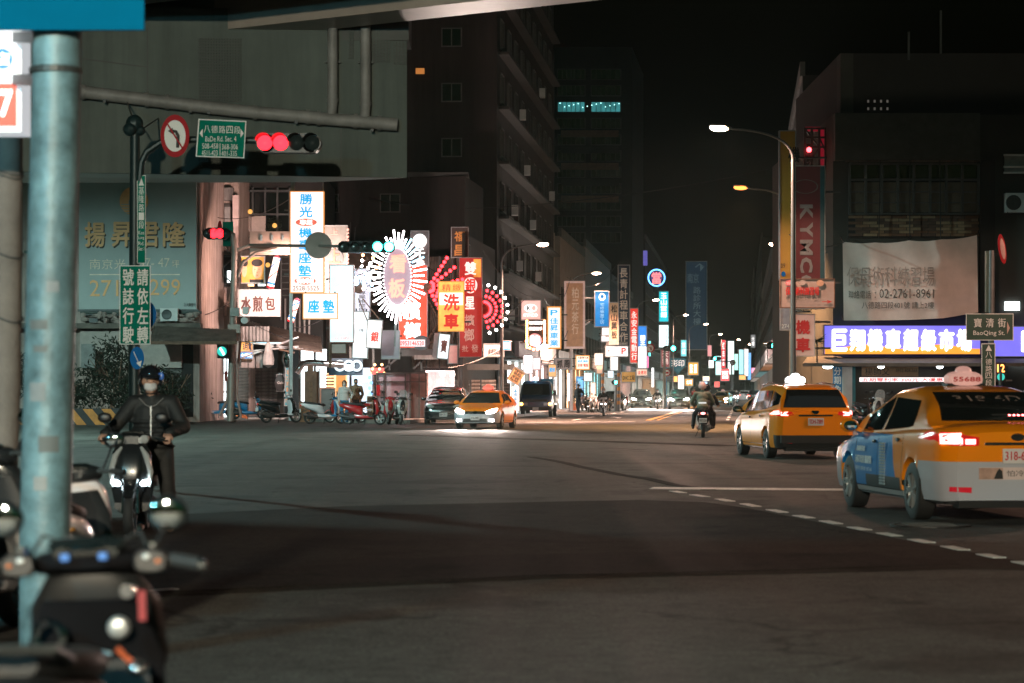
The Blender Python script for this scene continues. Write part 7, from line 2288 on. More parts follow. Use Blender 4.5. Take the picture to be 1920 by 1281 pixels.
# ---- distant vehicles
GREYC = paint('grey_paint', (.07, .07, .07), rough=.25)
WHITEC = paint('white_paint', (.5, .5, .5), rough=.25)
c = G(1206, 766.5)
make_car(SUV, 'dark oncoming car with headlights lit on the far avenue', (c.x, c.y + 2, 0), R(180 - 4.5), pmD, name='car', cat='car', head=HEADL, plate='AKR-3305', detail=False, beam=7000)
c = G(1277, 768)
make_car(SUV, 'grey oncoming car whose dazzling headlights flood the avenue', (c.x, c.y + 2, 0), R(180 - 5), GREYC, name='car', cat='car', head=glow('headlamp_bright', (1.0, .86, .78), 120, 0), plate='AXF-9102', detail=False, beam=8000)
c = G(1358, 760)
make_car(SEDAN, 'distant orange taxi facing the camera far down the avenue', (c.x, c.y + 2, 0), R(180 - 12), paint('taxi_paint_d', ORANGE), head=HEADL, plate='', detail=False, lamp=LAMPA)
c = G(1375, 756)
make_car(SUV, 'distant pale car with one bright headlight right of the far taxi', (c.x + .6, c.y + 10, 0), R(180 - 6), WHITEC, name='car', cat='car', head=HEADL, detail=False)
c = G(1396, 755)
make_car(SUV, 'tiny far-off oncoming car at the end of the lit avenue', (c.x, c.y + 16, 0), R(180 - 6), GREYC, name='car', cat='car', head=HEADL, detail=False)
c = G(1150, 770.5)
make_car(SEDAN, 'dark sedan parked beside the striped posts on the avenue', (c.x + .1, c.y + 2, 0), R(180 - 6), pmD, name='parked_car', cat='car', detail=False, plate='')

# ------------------------------------------------------------------ blue truck, front view
c = G(1012, 782)
tk = thing('truck', 'dark blue flatbed truck facing the camera with amber indicators and a bright roof lamp', 'truck', (c.x, c.y + 2.6, 0), R(180 - 5))
TB = paint('truck_blue', (.012, .045, .10), rough=.3)
cab = MB()
rg = []
for z, w_, y0, y1 in ((.42, .86, 1.0, 2.55), (.55, .90, .95, 2.62), (1.05, .91, .95, 2.60), (1.20, .90, .95, 2.52), (1.85, .80, .98, 2.10), (1.98, .74, 1.02, 1.98), (2.02, .6, 1.1, 1.85)):
    cr_ = .12
    pts = [(-w_ + cr_, y1), (w_ - cr_, y1), (w_, y1 - cr_), (w_, y0), (-w_, y0), (-w_, y1 - cr_)]
    rg.append([Vector((x_, y_, z)) for x_, y_ in pts])
cab.loft(rg)
part('cab', cab, TB, tk, True, 30)
part('windscreen', MB().add([(-.80, 2.515, 1.24), (.80, 2.515, 1.24), (.72, 2.14, 1.84), (-.72, 2.14, 1.84)], [(0, 1, 2, 3)]), DGLASS, tk)
for s in (-1, 1):
    part('side_window', MB().add([(s * .905, 1.1, 1.25), (s * .905, 2.25, 1.25), (s * .815, 1.98, 1.82), (s * .815, 1.1, 1.82)], [(0, 1, 2, 3)]), DGLASS, tk)
    part('headlight', MB().box((s * .62, 2.62, .72), (.34, .03, .16)), mat('headlight_clear'), tk)
    part('indicator', MB().ell((s * .80, 2.61, .72), (.11, .05, .09), 12, 8), glow('indicator_amber', (1, .34, .06), 14, 0), tk, True)
    m = part('wing_mirror', MB().box((s * 1.06, 2.3, 1.35), (.16, .08, .3)).bar((s * .9, 2.25, 1.25), (s * 1.05, 2.3, 1.3), .03), BLACK, tk)
    for yy in (1.75, -1.7):
        wheel(tk, s * .78, yy, .34, .2, STEEL, 5, s)
part('grille', MB().box((0, 2.63, .92), (1.3, .02, .12)), BLACK, tk)
part('bumper', MB().box((0, 2.66, .46), (1.72, .12, .22)), BLACK, tk)
pp = part('number_plate', MB().box((0, 2.73, .46), (.33, .02, .155)), mat('plate_white'), tk)
part('chassis', MB().bx(-.4, .4, -2.5, 1.2, .4, .62), BLACK, tk)
part('flatbed', MB().bx(-.92, .92, -2.7, .85, .72, .80), DSTEEL, tk)
for s in (-1, 1):
    sd = part('side_board', MB().bx(s * .92 - .02, s * .92 + .02, -2.7, .85, .82, 1.22), STEEL, tk)
    for k in range(9):
        part('stake', MB().bx(s * .95 - .02, s * .95 + .02, -2.6 + k * .42 - .03, -2.6 + k * .42 + .03, .75, 1.24), STEEL, sd)
part('cargo_box', MB().bx(-.85, -.1, -1.6, .6, .82, 2.15), mat('cargo_blue', (.02, .12, .2), .6), tk)
part('roof_lamp', MB().ell((.05, 1.9, 2.13), (.13, .1, .1), 12, 8), glow('work_lamp', (.75, 1, 1), 45, 0), tk, True)
part('lamp_bracket', MB().bx(-.05, .15, 1.85, 1.95, 1.98, 2.06), BLACK, tk)
for x_, y_, pm_, l_ in ((1418, 757, GREYC, 'far car driving away with red tail lights right of the scooter light'), (1437, 755, pmD, 'far dark car driving away beneath the far green signals'), (1398, 752.5, WHITEC, 'farthest pale car driving away at the end of the avenue')):
    c = G(x_, y_)
    make_car(SUV, l_, (c.x, c.y + 2, 0), R(-5), pm_, name='car', cat='car', tail=glow('far_tail', (1, .1, .08), 14, 0), detail=False)
# ------------------------------------------------------------------ scooters (local: +y forward)
SILVERP = paint('scooter_silver', (.36, .36, .35), rough=.3)
BLACKP = paint('scooter_black', (.013, .014, .015), rough=.25)
WHITEPT = paint('scooter_white', (.62, .58, .6), rough=.3)
BLUEPT = paint('scooter_blue', (.01, .20, .42), rough=.3)
REDPT = paint('scooter_red', (.4, .015, .02), rough=.3)
SEATM = mat('seat_vinyl', (.012, .012, .013), .6, var=.3, bump=.1)
def bike_wheel(t, y, r, w, rimm):
    o = link('wheel', MB().lathe([(r * .70, -w / 2), (r * .9, -w / 2), (r, -w * .2), (r, w * .2), (r * .9, w / 2), (r * .70, w / 2), (r * .70, -w / 2)], (0, 0, 0), 'X', 28).mesh('wheel', RUBBER, True, 50), t)
    o.location = (0, y, r)
    m = MB().lathe([(r * .71, -w * .3), (r * .64, -w * .2), (r * .64, w * .2), (r * .71, w * .3)], (0, 0, 0), 'X', 24)
    for k in range(5):
        th = 6.283 * k / 5
        m.bar((0, 0, 0), (0, r * .66 * math.cos(th), r * .66 * math.sin(th)), .035, .03)
    m.lathe([(0, -w * .6), (r * .2, -w * .5), (r * .2, w * .5), (0, w * .6)], (0, 0, 0), 'X', 12)
    part('rim', m, rimm, o)
    return o
def make_scooter(label, loc, rz, pm, accent=None, head=None, tail=None, screen=False, lean=0.0, scale=1.0, group=None, plate='', mirrors=True, seatm=None, box=False, shieldm=None, hx=.10, hz=.70, hy=.605, flat=False):
    t = thing('scooter', label, 'scooter', loc, rz, group)
    t.rotation_euler = (0, lean, rz)
    t.scale = (scale,) * 3
    ac = accent or BLACK
    sm = shieldm or pm
    rimm = mat('rim_alloy', (.42, .42, .41), .3, .8, var=.1)
    bike_wheel(t, .64, .245, .10, rimm)
    bike_wheel(t, -.62, .245, .11, rimm)
    for s in (-1, 1):
        part('fork', MB().tube([(s * .075, .64, .245), (s * .06, .56, .55), (s * .05, .50, .72)], .022, 8), CHROME, t, True)
    part('front_fender', MB().chain([((0, .36, .36), .065, .012), ((0, .42, .47), .075, .014), ((0, .56, .54), .08, .016), ((0, .72, .53), .075, .014), ((0, .86, .42), .05, .012)]), pm, t, True)
    part('front_apron', MB().chain([((0, .50, .40), .09, .05), ((0, .55, .55), .17, .07), ((0, .53, .72), .215, .085), ((0, .47, .88), .20, .08), ((0, .42, .97), .14, .06), ((0, .40, 1.0), .08, .03)], 16, 2.6), sm, t, True)
    part('apron_centre', MB().chain([((0, .60, .50), .06, .03), ((0, .635, .66), .10, .03), ((0, .58, .83), .09, .03), ((0, .50, .95), .05, .02)]), ac, t, True)
    part('leg_shield', MB().chain([((0, .36, .32), .19, .02), ((0, .42, .50), .22, .025), ((0, .41, .72), .215, .025), ((0, .37, .90), .15, .02)]), ac, t, True)
    part('floorboard', MB().bx(-.19, .19, -.12, .42, .28, .345), ac, t)
    part('side_skirt', MB().oval([(.40, 0, .30, .16, .05), (.15, 0, .29, .205, .07), (-.15, 0, .30, .205, .08), (-.35, 0, .33, .16, .07)], 14, 4), pm, t, True)
    part('tail_body', MB().oval([(-.06, 0, .50, .10, .16), (-.12, 0, .54, .15, .19), (-.30, 0, .60, .185, .17), (-.55, 0, .66, .19, .13), (-.78, 0, .72, .15, .10), (-.93, 0, .76, .09, .06), (-.98, 0, .77, .04, .03)], 16, 2.8), pm, t, True)
    part('seat', MB().oval([(.02, 0, .735, .07, .03), (-.05, 0, .76, .12, .05), (-.25, 0, .775, .15, .055), (-.48, 0, .80, .155, .06), (-.72, 0, .83, .13, .055), (-.84, 0, .845, .07, .03)], 16, 2.6), seatm or SEATM, t, True)
    part('engine', MB().oval([(-.30, .07, .30, .09, .09), (-.50, .08, .28, .13, .11), (-.75, .07, .27, .10, .09)], 12, 3), DSTEEL, t, True)
    part('muffler', MB().tube([(.17, -.35, .24), (.19, -.55, .28), (.19, -.92, .36)], [.03, .06, .055], 12), mat('muffler', (.12, .12, .12), .4, .7), t, True)
    part('rear_fender', MB().chain([((0, -.72, .56), .07, .012), ((0, -.92, .50), .07, .012), ((0, -.98, .34), .06, .01)]), BLACK, t, True)
    part('grab_rail', MB().tube([(-.13, -.70, .84), (-.12, -.90, .89), (0, -.97, .90), (.12, -.90, .89), (.13, -.70, .84)], .013, 8), DSTEEL, t, True)
    st = part('side_stand', MB().bar((-.12, .0, .28), (-.24, -.02, .02), .025), DSTEEL, t)
    hb = part('handlebar', MB().tube([(-.34, .28, 1.01), (-.20, .36, 1.03), (0, .40, 1.02), (.20, .36, 1.03), (.34, .28, 1.01)], .014, 8), DSTEEL, t, True)
    kf = .62 if flat else 1.0
    part('handlebar_cover', MB().oval([(.50, 0, 1.0, .10, .045 * kf), (.46, 0, 1.01, .16, .065 * kf), (.40, 0, 1.015, .19, .07 * kf), (.34, 0, 1.02, .15, .05 * kf), (.31, 0, 1.02, .08, .03 * kf)], 18, 2.6), ac if accent else pm, t, True)
    part('instrument_panel', MB().oval([(.40, 0, 1.075, .11, .02), (.36, 0, 1.07, .12, .025), (.32, 0, 1.05, .10, .02)], 14, 3), DGLASS, t, True)
    for s in (-1, 1):
        part('grip', MB().tube([(s * .26, .32, 1.022), (s * .36, .27, 1.006)], .021, 10), RUBBER, hb, True)
        part('brake_lever', MB().tube([(s * .22, .40, 1.02), (s * .30, .38, 1.0), (s * .36, .33, .99)], .008, 6), CHROME, hb)
        if mirrors:
            mr = part('mirror', MB().tube([(s * .20, .37, 1.04), (s * .25, .37, 1.14), (s * .27, .36, 1.19)], .008, 6).ell((s * .295, .36, 1.235), (.075, .022, .055), 14, 8), BLACK, hb, True)
            part('mirror_glass', MB().ell((s * .295, .342, 1.235), (.066, .008, .047), 14, 6), MIRROR, mr, True)
        part('headlight', MB().ell((s * hx, hy, hz), (.055, .03, .028), 12, 8, Matrix.Rotation(R(s * -14), 3, 'Y')), head if head else mat('headlight_clear'), t, True)
        part('front_indicator', MB().ell((s * .15, .52, .84), (.04, .04, .02), 10, 6), mat('indicator_off', (.35, .16, .04), .2), t, True)
        part('rear_indicator', MB().ell((s * .13, -.90, .70), (.03, .05, .018), 10, 6), mat('indicator_off'), t, True)
    part('tail_light', MB().ell((0, -.965, .745), (.075, .03, .035), 12, 8), tail if tail else mat('tail_red', (.35, .01, .01), .15), t, True)
    pp = part('number_plate', MB().box((0, -1.0, .53), (.24, .012, .14), Matrix.Translation((0, 0, 0))), mat('plate_white'), t)
    if plate:
        part('plate_number', letters(MB(), plate, -.105, .49, .105, .57, -1.008, .02), LETB, pp, fix=False)
    if screen:
        part('windscreen', MB().chain([((0, .48, .98), .16, .006), ((0, .42, 1.15), .19, .006), ((0, .34, 1.30), .15, .006), ((0, .30, 1.36), .08, .006)]), mat('screen_clear', (.35, .37, .38), .1, var=.05, alpha=.35), t, True)
    if box:
        part('top_box', MB().oval([(-.62, 0, 1.02, .16, .10), (-.66, 0, 1.04, .20, .14), (-.84, 0, 1.05, .21, .15), (-1.0, 0, 1.04, .19, .13), (-1.03, 0, 1.03, .15, .10)], 16, 4), BLACK, t, True)
    return t
PG = 'scooters parked along the corner pavement'
def park(label, x, y, rz, pm, **kw):
    c = G(x, y, .13)
    kw.setdefault('lean', R(-7))
    return make_scooter(label, (c.x, c.y, .13), R(rz), pm, group=PG, **kw)
# near left
c = Vector((X(168, 6.15), 6.0, 0))
MB_ = mat('matte_black_plastic', (.006, .006, .007), .85, spec=.03)
sF = make_scooter('black scooter close at the left with round mirrors and a red key tag', (c.x, c.y, 0), R(1), mat('scooter_matte', (.010, .011, .012), .5, spec=.3), accent=MB_, lean=R(-2), scale=.91, mirrors=False, flat=True)
for s_ in (-1, 1):
    mr = part('mirror', MB().tube([(s_ * .19, .37, 1.03), (s_ * .22, .36, 1.08), (s_ * .235, .35, 1.11)], .007, 6).ell((s_ * .25, .35, 1.16), (.062, .022, .058), 18, 10), BLACK, sF, True)
    part('mirror_glass', MB().ell((s_ * .25, .332, 1.16), (.055, .008, .051), 18, 8), MIRROR, mr, True)
    part('switch_block', MB().oval([(.34, s_ * .20, 1.02, .05, .034), (.31, s_ * .20, 1.02, .055, .038), (.285, s_ * .20, 1.02, .045, .03)], 12, 3), BLACK, sF, True)
    part('bar_end', MB().lathe([(0, s_ * .375), (.02, s_ * .37), (.022, s_ * .35), (0, s_ * .35)], (0, .265, 1.005), 'X', 12), CHROME, sF, True)
    part('lever_clamp', MB().lathe([(.0, -.02), (.022, -.02), (.022, .02), (0, .02)], (s_ * .20, .37, 1.05), 'Z', 10), CHROME, sF, True)
    part('brake_cable', MB().tube([(s_ * .19, .40, 1.03), (s_ * .15, .46, 1.10), (s_ * .06, .44, 1.06), (s_ * .02, .40, .95)], .006, 6), RUBBER, sF, True)
    part('switch', MB().ell((s_ * .19, .282, 1.035), (.012, .008, .008), 8, 6), mat('switch_white', (.6, .62, .62), .3), sF, True)
    part('switch', MB().ell((s_ * .225, .282, 1.02), (.009, .008, .007), 8, 6), mat('switch_orange', (.55, .16, .05), .3), sF, True)
    part('pocket', MB().oval([(.338, s_ * .105, .66, .075, .06), (.325, s_ * .105, .66, .08, .065)], 14, 3.2), RUBBER, sF, True)
part('gauge_rim', MB().lathe([(.045, 0), (.055, .012), (.062, 0)], (0, .33, 1.062), 'Z', 24), CHROME, sF, True)
part('gauge_glow', MB().bx(-.07, -.045, .286, .292, 1.03, 1.05).bx(.045, .07, .286, .292, 1.03, 1.05), glow('gauge_blue', (.05, .3, .9), .35, 0), sF)
part('key_tag', MB().bx(.158, .180, .30, .31, .84, .93), mat('tag_red', (.25, .01, .015), .6), sF)
part('ignition_key', MB().lathe([(.0, -.02), (.022, -.02), (.026, 0), (.0, 0)], (.125, .32, .93), 'Y', 14), CHROME, sF, True)
part('bag_hook', MB().lathe([(.030, -.012), (.042, -.024), (.054, -.012), (.054, .0)], (-.115, .315, .80), 'Y', 20), CHROME, sF, True)
part('lock_cover', MB().lathe([(.0, -.025), (.026, -.02), (.036, 0)], (.095, .315, .82), 'Y', 16), STEEL, sF, True)
part('orange_trim', MB().bar((.12, .12, .775), (.20, -.05, .74), .010, .014), mat('trim_orange', (.6, .1, .03), .3), sF)
part('seat_latch', MB().ell((.205, -.07, .74), (.03, .03, .022), 12, 8), CHROME, sF, True)
part('seat_seam', MB().tube([(-.12, .0, .775), (-.06, .03, .785), (.06, .03, .785), (.12, .0, .775)], .005, 6), STEEL, sF, True)
make_scooter('white scooter parked behind the steel pole', (X(150, 13.6), 13.6, 0), R(3), WHITEPT, accent=BLACKP, scale=.88, lean=R(-5))
make_scooter('dark scooter at the left edge whose mirror shows past the pole', (X(-45, 13.0), 13.0, 0), R(-8), BLACKP, lean=R(-5))
# parked at the corner
park('light blue scooter nose-left in front of the fruit shop', 408, 784, 105, BLUEPT, accent=WHITEPT)
park('blue sport scooter beside the utility pole with a grey bag', 466, 786, -78, BLUEPT, accent=BLACKP)
park('black and white motorcycle-like scooter lying low by the kerb ramp', 527, 793, -60, BLACKP, accent=WHITEPT, scale=1.05)
park('pink and white scooter half behind the brown cabinet', 610, 795, -75, WHITEPT, accent=BLUEPT)
park('red scooter behind the standing couple', 648, 793, 95, REDPT, accent=BLACKP)
park('red and black scooter right of the couple with its front wheel out', 682, 797, -100, REDPT, accent=BLACKP)
park('silver and red retro scooter beside the cardboard boxes', 722, 796, 195, SILVERP, accent=REDPT, screen=False)
park('silver retro scooter with tall windscreen before the kiosk', 747, 796.5, 190, SILVERP, accent=BLACKP, screen=True)
for i, (x_, y_, rz_, pm_, l_) in enumerate(((1096, 774.5, 165, BLACKP, 'black scooter in the parked row just past the truck'), (1106, 773.6, 170, SILVERP, 'silver scooter in the parked row just past the truck'), (1117, 772.6, 160, WHITEPT, 'white scooter in the parked row before the striped post'), (1141, 771.4, 168, BLACKP, 'black scooter wedged against the parked sedan'), (1172, 768.6, 172, REDPT, 'red scooter beyond the parked sedan'))):
    c = G(x_, y_)
    make_scooter(l_, (c.x, c.y, .13 if x_ < 1100 else 0), R(rz_), pm_, lean=R(-6), group='scooters parked along the avenue kerb')
for i, (x_, d_, rz_, pm_, l_) in enumerate(((1622, 83.5, 200, BLACKP, 'black scooter displayed at the store beside the white column'), (1645, 83.0, 165, SILVERP, 'silver scooter tilted outward at the scooter store'), (1672, 83.2, 190, WHITEPT, 'white scooter in the middle of the store display'), (1700, 82.8, 175, BLACKP, 'black scooter displayed under the white sign strip'), (1730, 83.0, 185, REDPT, 'red scooter at the end of the store display'))):
    make_scooter(l_, (X(x_, d_), d_, .13), R(rz_), pm_, lean=R(-7), screen=i in (1, 3), group='scooters displayed at the store')

# ------------------------------------------------------------------ people
SKIN = mat('skin', (.48, .27, .19), .55, var=.08, scale=12)
HAIR = mat('hair_black', (.012, .010, .009), .5, var=.3, scale=30)
def caps(mb, p, q, r0, r1, seg=12):
    p, q = Vector(p), Vector(q)
    mb.tube([p, p.lerp(q, .5), q], [r0, (r0 + r1) / 2, r1], seg)
    mb.ell(p, r0, seg, 8).ell(q, r1, seg, 8)
def skinpart(name, mb, m, parent, vox, smooth=4):
    o = part(name, mb, m, parent, True)
    r_ = o.modifiers.new('remesh', 'REMESH')
    r_.mode = 'VOXEL'
    r_.voxel_size = vox
    r_.use_smooth_shade = True
    s_ = o.modifiers.new('smooth', 'SMOOTH')
    s_.factor = .5
    s_.iterations = smooth
    return o
def hand(mb, wrist, dirv, curl=.6, side=1, r=.0105):
    """palm with five bent fingers; dirv points from wrist to knuckles"""
    w = Vector(wrist)
    d = Vector(dirv).normalized()
    up = Vector((0, 0, 1)) if abs(d.z) < .8 else Vector((0, 1, 0))
    s = d.cross(up).normalized()
    dn = s.cross(d).normalized() * -1
    if dn.z > 0:
        dn = -dn
    for k in range(4):
        b = w + d * .085 + s * (k - 1.5) * .021
        caps(mb, w + s * (k - 1.5) * .014, b, .016, .013, 8)
        L = (.036, .042, .039, .030)[k]
        b1 = b + (d * (1 - curl * .5) + dn * curl).normalized() * L
        b2 = b1 + (d * (1 - curl * 1.6) + dn * (.6 + curl)).normalized() * L * .8
        caps(mb, b, b1, r, r * .95, 8)
        caps(mb, b1, b2, r * .95, r * .8, 8)
    th0 = w + d * .03 - s * side * .03
    th1 = th0 + (d * .7 - s * side * .6 + dn * .4).normalized() * .04
    caps(mb, w + d * .01 - s * side * .012, th0, .015, .013, 8)
    caps(mb, th0, th1, .012, .011, 8)
    caps(mb, th1, th1 + (d * .8 + dn * .5).normalized() * .03, .011, .009, 8)
def make_person(label, loc, rz, J, top, bottom, shoe, vox=.014, hairm=None, helmet=None, mask=None, group=None, coat=0.0, backpack=None, longhair=False, face=True, stripe=None, bulk=1.0):
    """J: joints in local metres, +y is where the person faces"""
    t = thing('person', label, 'person', loc, rz, group)
    V = {k: Vector(v) for k, v in J.items()}
    hd_, nk, ch, pv = V['head'], V['neck'], V['chest'], V['pelvis']
    f = V.get('look', Vector((0, 1, 0))).normalized()
    sd = f.cross(Vector((0, 0, 1))).normalized()
    RM = Matrix((sd, f, Vector((0, 0, 1)))).transposed()
    b = MB()
    b.ell(hd_ + Vector((0, 0, .02)), (.074, .092, .105), 16, 12, RM)
    b.ell(hd_ + f * .02 - Vector((0, 0, .055)), (.056, .066, .068), 14, 10, RM)
    b.ell(hd_ + f * .096 - Vector((0, 0, .015)), (.013, .016, .024), 8, 6, RM)
    for s in (-1, 1):
        b.ell(hd_ + sd * s * .076 - Vector((0, 0, .005)), (.012, .022, .032), 8, 6, RM)
    caps(b, hd_ - Vector((0, 0, .06)) - f * .015, nk - Vector((0, 0, .03)), .052, .058)
    for c_, r_ in ((ch, (.155, .10, .16)), ((ch + pv) / 2, (.14, .09, .17)), (pv, (.15, .10, .12))):
        b.ell(c_, r_, 14, 10)
    caps(b, V['sl'], V['sr'], .06, .06)
    for s in 'lr':
        caps(b, V['s' + s], V['e' + s], .05, .038)
        caps(b, V['e' + s], V['h' + s], .037, .024)
        dv = V['h' + s] - V['e' + s]
        if 'hd' + s in V:
            dv = V['hd' + s]
        hand(b, V['h' + s], dv, .7 if 'grip' in J else .35, 1 if s == 'l' else -1)
        caps(b, V['hip' + s], V['k' + s], .078, .052)
        caps(b, V['k' + s], V['a' + s], .05, .035)
        caps(b, V['a' + s] - Vector((0, 0, .03)), V['a' + s] + V.get('toe', Vector((0, 1, 0))) * .15 - Vector((0, 0, .045)), .036, .03)
    body = skinpart('body', b, SKIN, t, vox * .75, 2)
    # jacket
    j = MB()
    u = bulk
    j.ell(ch + Vector((0, 0, .03)), (.185 * u, .125 * u, .17), 16, 10)
    j.ell((ch + pv) / 2, (.178 * u, .122 * u, .19), 16, 10)
    j.ell(pv + Vector((0, 0, .05 - coat)), (.182 * u, .125 * u, .11 + coat), 16, 10)
    caps(j, V['sl'], V['sr'], .072 * u, .072 * u)
    caps(j, nk - Vector((0, 0, .07)), nk - Vector((0, 0, .0)), .085, .078)
    for s in 'lr':
        caps(j, V['s' + s], V['e' + s], .071 * u, .060 * u)
        q = V['e' + s].lerp(V['h' + s], .93)
        caps(j, V['e' + s], q, .060 * u, .046 * u)
        if bulk > 1:      # gathered folds at elbow and cuff
            for k in range(5):
                c_ = V['e' + s].lerp(q, .1 + k * .2)
                j.ell(c_ + Vector((0, 0, .012 * (-1) ** k)), (.062 * u, .062 * u, .022), 10, 6)
    if bulk > 1:
        for k in range(6):
            c_ = ch.lerp(pv, .15 + k * .17)
            j.ell(c_ + Vector((.02 * (-1) ** k, .02, 0)), (.185 * u, .128 * u, .03), 16, 6)
    skinpart('jacket', j, top, t, vox, 3)
    tr = MB()
    tr.ell(pv, (.165, .115, .12), 14, 10)
    for s in 'lr':
        caps(tr, V['hip' + s], V['k' + s], .093 * bulk, .070 * bulk)
        caps(tr, V['k' + s], V['a' + s] + Vector((0, 0, .03)), .070 * bulk, .064 * bulk)
    skinpart('trousers', tr, bottom, t, vox)
    for s in 'lr':
        sh_ = MB()
        toe = V.get('toe', Vector((0, 1, 0)))
        caps(sh_, V['a' + s] - Vector((0, 0, .035)) - toe * .03, V['a' + s] + toe * .17 - Vector((0, 0, .048)), .046, .038)
        skinpart('shoe', sh_, shoe, t, vox)
    if face:
        for s in (-1, 1):
            part('eye', MB().ell(hd_ + f * .082 + sd * s * .03 + Vector((0, 0, .012)), (.011, .006, .006), 8, 6, RM), HAIR, t, True)
        if not mask:
            part('mouth', MB().ell(hd_ + f * .083 - Vector((0, 0, .06)), (.02, .006, .005), 8, 6, RM), mat('lips', (.3, .1, .08), .5), t, True)
    if mask:
        mk = MB().ell(hd_ + f * .038 - Vector((0, 0, .042)), (.068, .066, .055), 16, 10, RM).ell(hd_ + f * .10 - Vector((0, 0, .022)), (.018, .012, .022), 8, 6, RM)
        skinpart('face_mask', mk, mask, t, .008, 2)
    if hairm:
        h = MB()
        h.ell(hd_ - f * .012 + Vector((0, 0, .045)), (.084, .098, .095), 16, 10, RM)
        if longhair:
            for k in range(7):
                a_ = math.pi * (k / 6)
                c0 = hd_ + sd * math.cos(a_) * .075 - f * math.sin(a_) * .07
                caps(h, c0 + Vector((0, 0, .05)), c0 - Vector((0, 0, .10)), .03, .02, 8)
        else:
            h.ell(hd_ - f * .05 - Vector((0, 0, .01)), (.07, .055, .075), 12, 8, RM)
        skinpart('hair', h, hairm, t, .012, 1)
    if helmet:
        hm = bmesh.new()
        bmesh.ops.create_uvsphere(hm, u_segments=28, v_segments=18, radius=1)
        kill = [v for v in hm.verts if v.co.y > .30 and v.co.z < .28 and abs(v.co.x) < .82 or v.co.z < -.62]
        bmesh.ops.delete(hm, geom=kill, context='VERTS')
        for v in hm.verts:
            v.co = hd_ + Vector((0, 0, .025)) + RM @ Vector((v.co.x * .122, v.co.y * .142, v.co.z * .145))
        ho = bmpart('helmet', hm, helmet, t)
        so = ho.modifiers.new('shell', 'SOLIDIFY')
        so.thickness = .02
        part('visor_peak', MB().chain([(hd_ + Vector((0, 0, .075)) + f * .115, .10, .006), (hd_ + Vector((0, 0, .068)) + f * .165, .09, .006), (hd_ + Vector((0, 0, .052)) + f * .195, .06, .004)]) if abs(f.x) < .3 else MB().ell(hd_ + f * .13 + Vector((0, 0, .08)), (.09, .05, .01), 12, 6, RM), helmet, ho, True)
        part('chin_strap', MB().tube([hd_ + sd * .085, hd_ + sd * .05 + f * .05 - Vector((0, 0, .11)), hd_ - sd * .05 + f * .05 - Vector((0, 0, .11)), hd_ - sd * .085], .008, 6), BLACK, ho, True)
    if backpack:
        skinpart('backpack', MB().ell(ch + Vector((0, -.18, .0)), (.15, .09, .21), 14, 10), backpack, t, vox)
    if stripe:
        part('reflective_band', MB().box((ch + pv) / 2 + Vector((0, -.128, .02)), (.24, .012, .05)), stripe, t)
    return t
STAND = dict(head=(0, .02, 1.60), neck=(0, 0, 1.46), chest=(0, 0, 1.24), pelvis=(0, 0, .93), sl=(-.17, 0, 1.39), sr=(.17, 0, 1.39), el=(-.24, -.03, 1.12), er=(.24, -.03, 1.12), hl=(-.22, .06, .90), hr=(.22, .06, .90),
             hipl=(-.09, 0, .90), hipr=(.09, 0, .90), kl=(-.10, .02, .49), kr=(.10, .02, .49), al=(-.11, 0, .09), ar=(.11, 0, .09))
JKD = mat('jacket_black', (.010, .0115, .012), .7, var=.35, scale=9, bump=.5, bscale=14)
TRD = mat('trousers_black', (.013, .014, .015), .75, var=.3, scale=9, bump=.4, bscale=16)
MASKW = mat('mask_white', (.62, .60, .60), .8, var=.06)
SHOED = mat('shoe_dark', (.03, .028, .027), .6, var=.3)
HELB = mat('helmet_black', (.010, .012, .016), .12, var=.1, coat=.8)
# rider walking his scooter towards the camera
rc = G(236, 1008)
sR = make_scooter('grey and black scooter with two glowing headlights pushed by the masked rider', (rc.x, rc.y + .65, 0), R(180 + 3), BLACKP, accent=BLACKP, head=glow('led_head_cool', (.75, .95, 1.0), 40, 0), scale=.93, mirrors=True, shieldm=BLACKP, hx=.15, hz=.56, hy=.60)
for s_ in (-1, 1):
    part('silver_strip', MB().tube([(s_ * .19, .56, .52), (s_ * .205, .585, .68), (s_ * .16, .575, .84), (s_ * .10, .53, .93)], [.012, .03, .032, .014], 8), SILVERP, sR, True)
    part('silver_cowl', MB().oval([(.505, s_ * .10, 1.0, .03, .03), (.48, s_ * .125, 1.01, .045, .045), (.44, s_ * .15, 1.02, .03, .03)], 10), SILVERP, sR, True)
part('centre_panel', MB().chain([((0, .655, .60), .10, .012), ((0, .66, .72), .12, .012), ((0, .60, .86), .10, .012)]), BLACKP, sR, True)
RJ = dict(STAND, look=(-.12, 1, -.08), grip=(1, 1, 1), head=(.04, .10, 1.50), neck=(.03, .03, 1.36), chest=(.03, 0, 1.15), pelvis=(.03, -.05, .86), sl=(-.16, .02, 1.29), sr=(.21, .02, 1.29), el=(-.29, .10, 1.05), er=(.40, .10, 1.04), hl=(-.15, .33, .985), hr=(.46, .33, .985), hdl=(0, 1, -.35), hdr=(0, 1, -.35),
          hipl=(-.07, -.05, .84), hipr=(.13, -.05, .84), kl=(-.12, .02, .46), kr=(.16, -.02, .46), al=(-.15, -.02, .09), ar=(.16, -.06, .09), toe=(-.05, 1, 0))
pr = make_person('person in black jacket, black helmet and white mask pushing a scooter', (rc.x + .16, rc.y + .80, 0), R(180 + 3), RJ, JKD, TRD, mat('shoe_brown', (.28, .15, .10), .7), vox=.012, helmet=HELB, mask=MASKW, coat=.12, bulk=1.16)
part('zip', MB().bar((.03, .152, 1.26), (.03, .155, .95), .008, .01), STEEL, pr)
part('collar_trim', MB().tube([(-.09, .115, 1.34), (-.02, .146, 1.27), (.03, .15, 1.25), (.08, .146, 1.27), (.15, .115, 1.34)], .006, 6), mat('trim_grey', (.16, .15, .145), .6), pr)
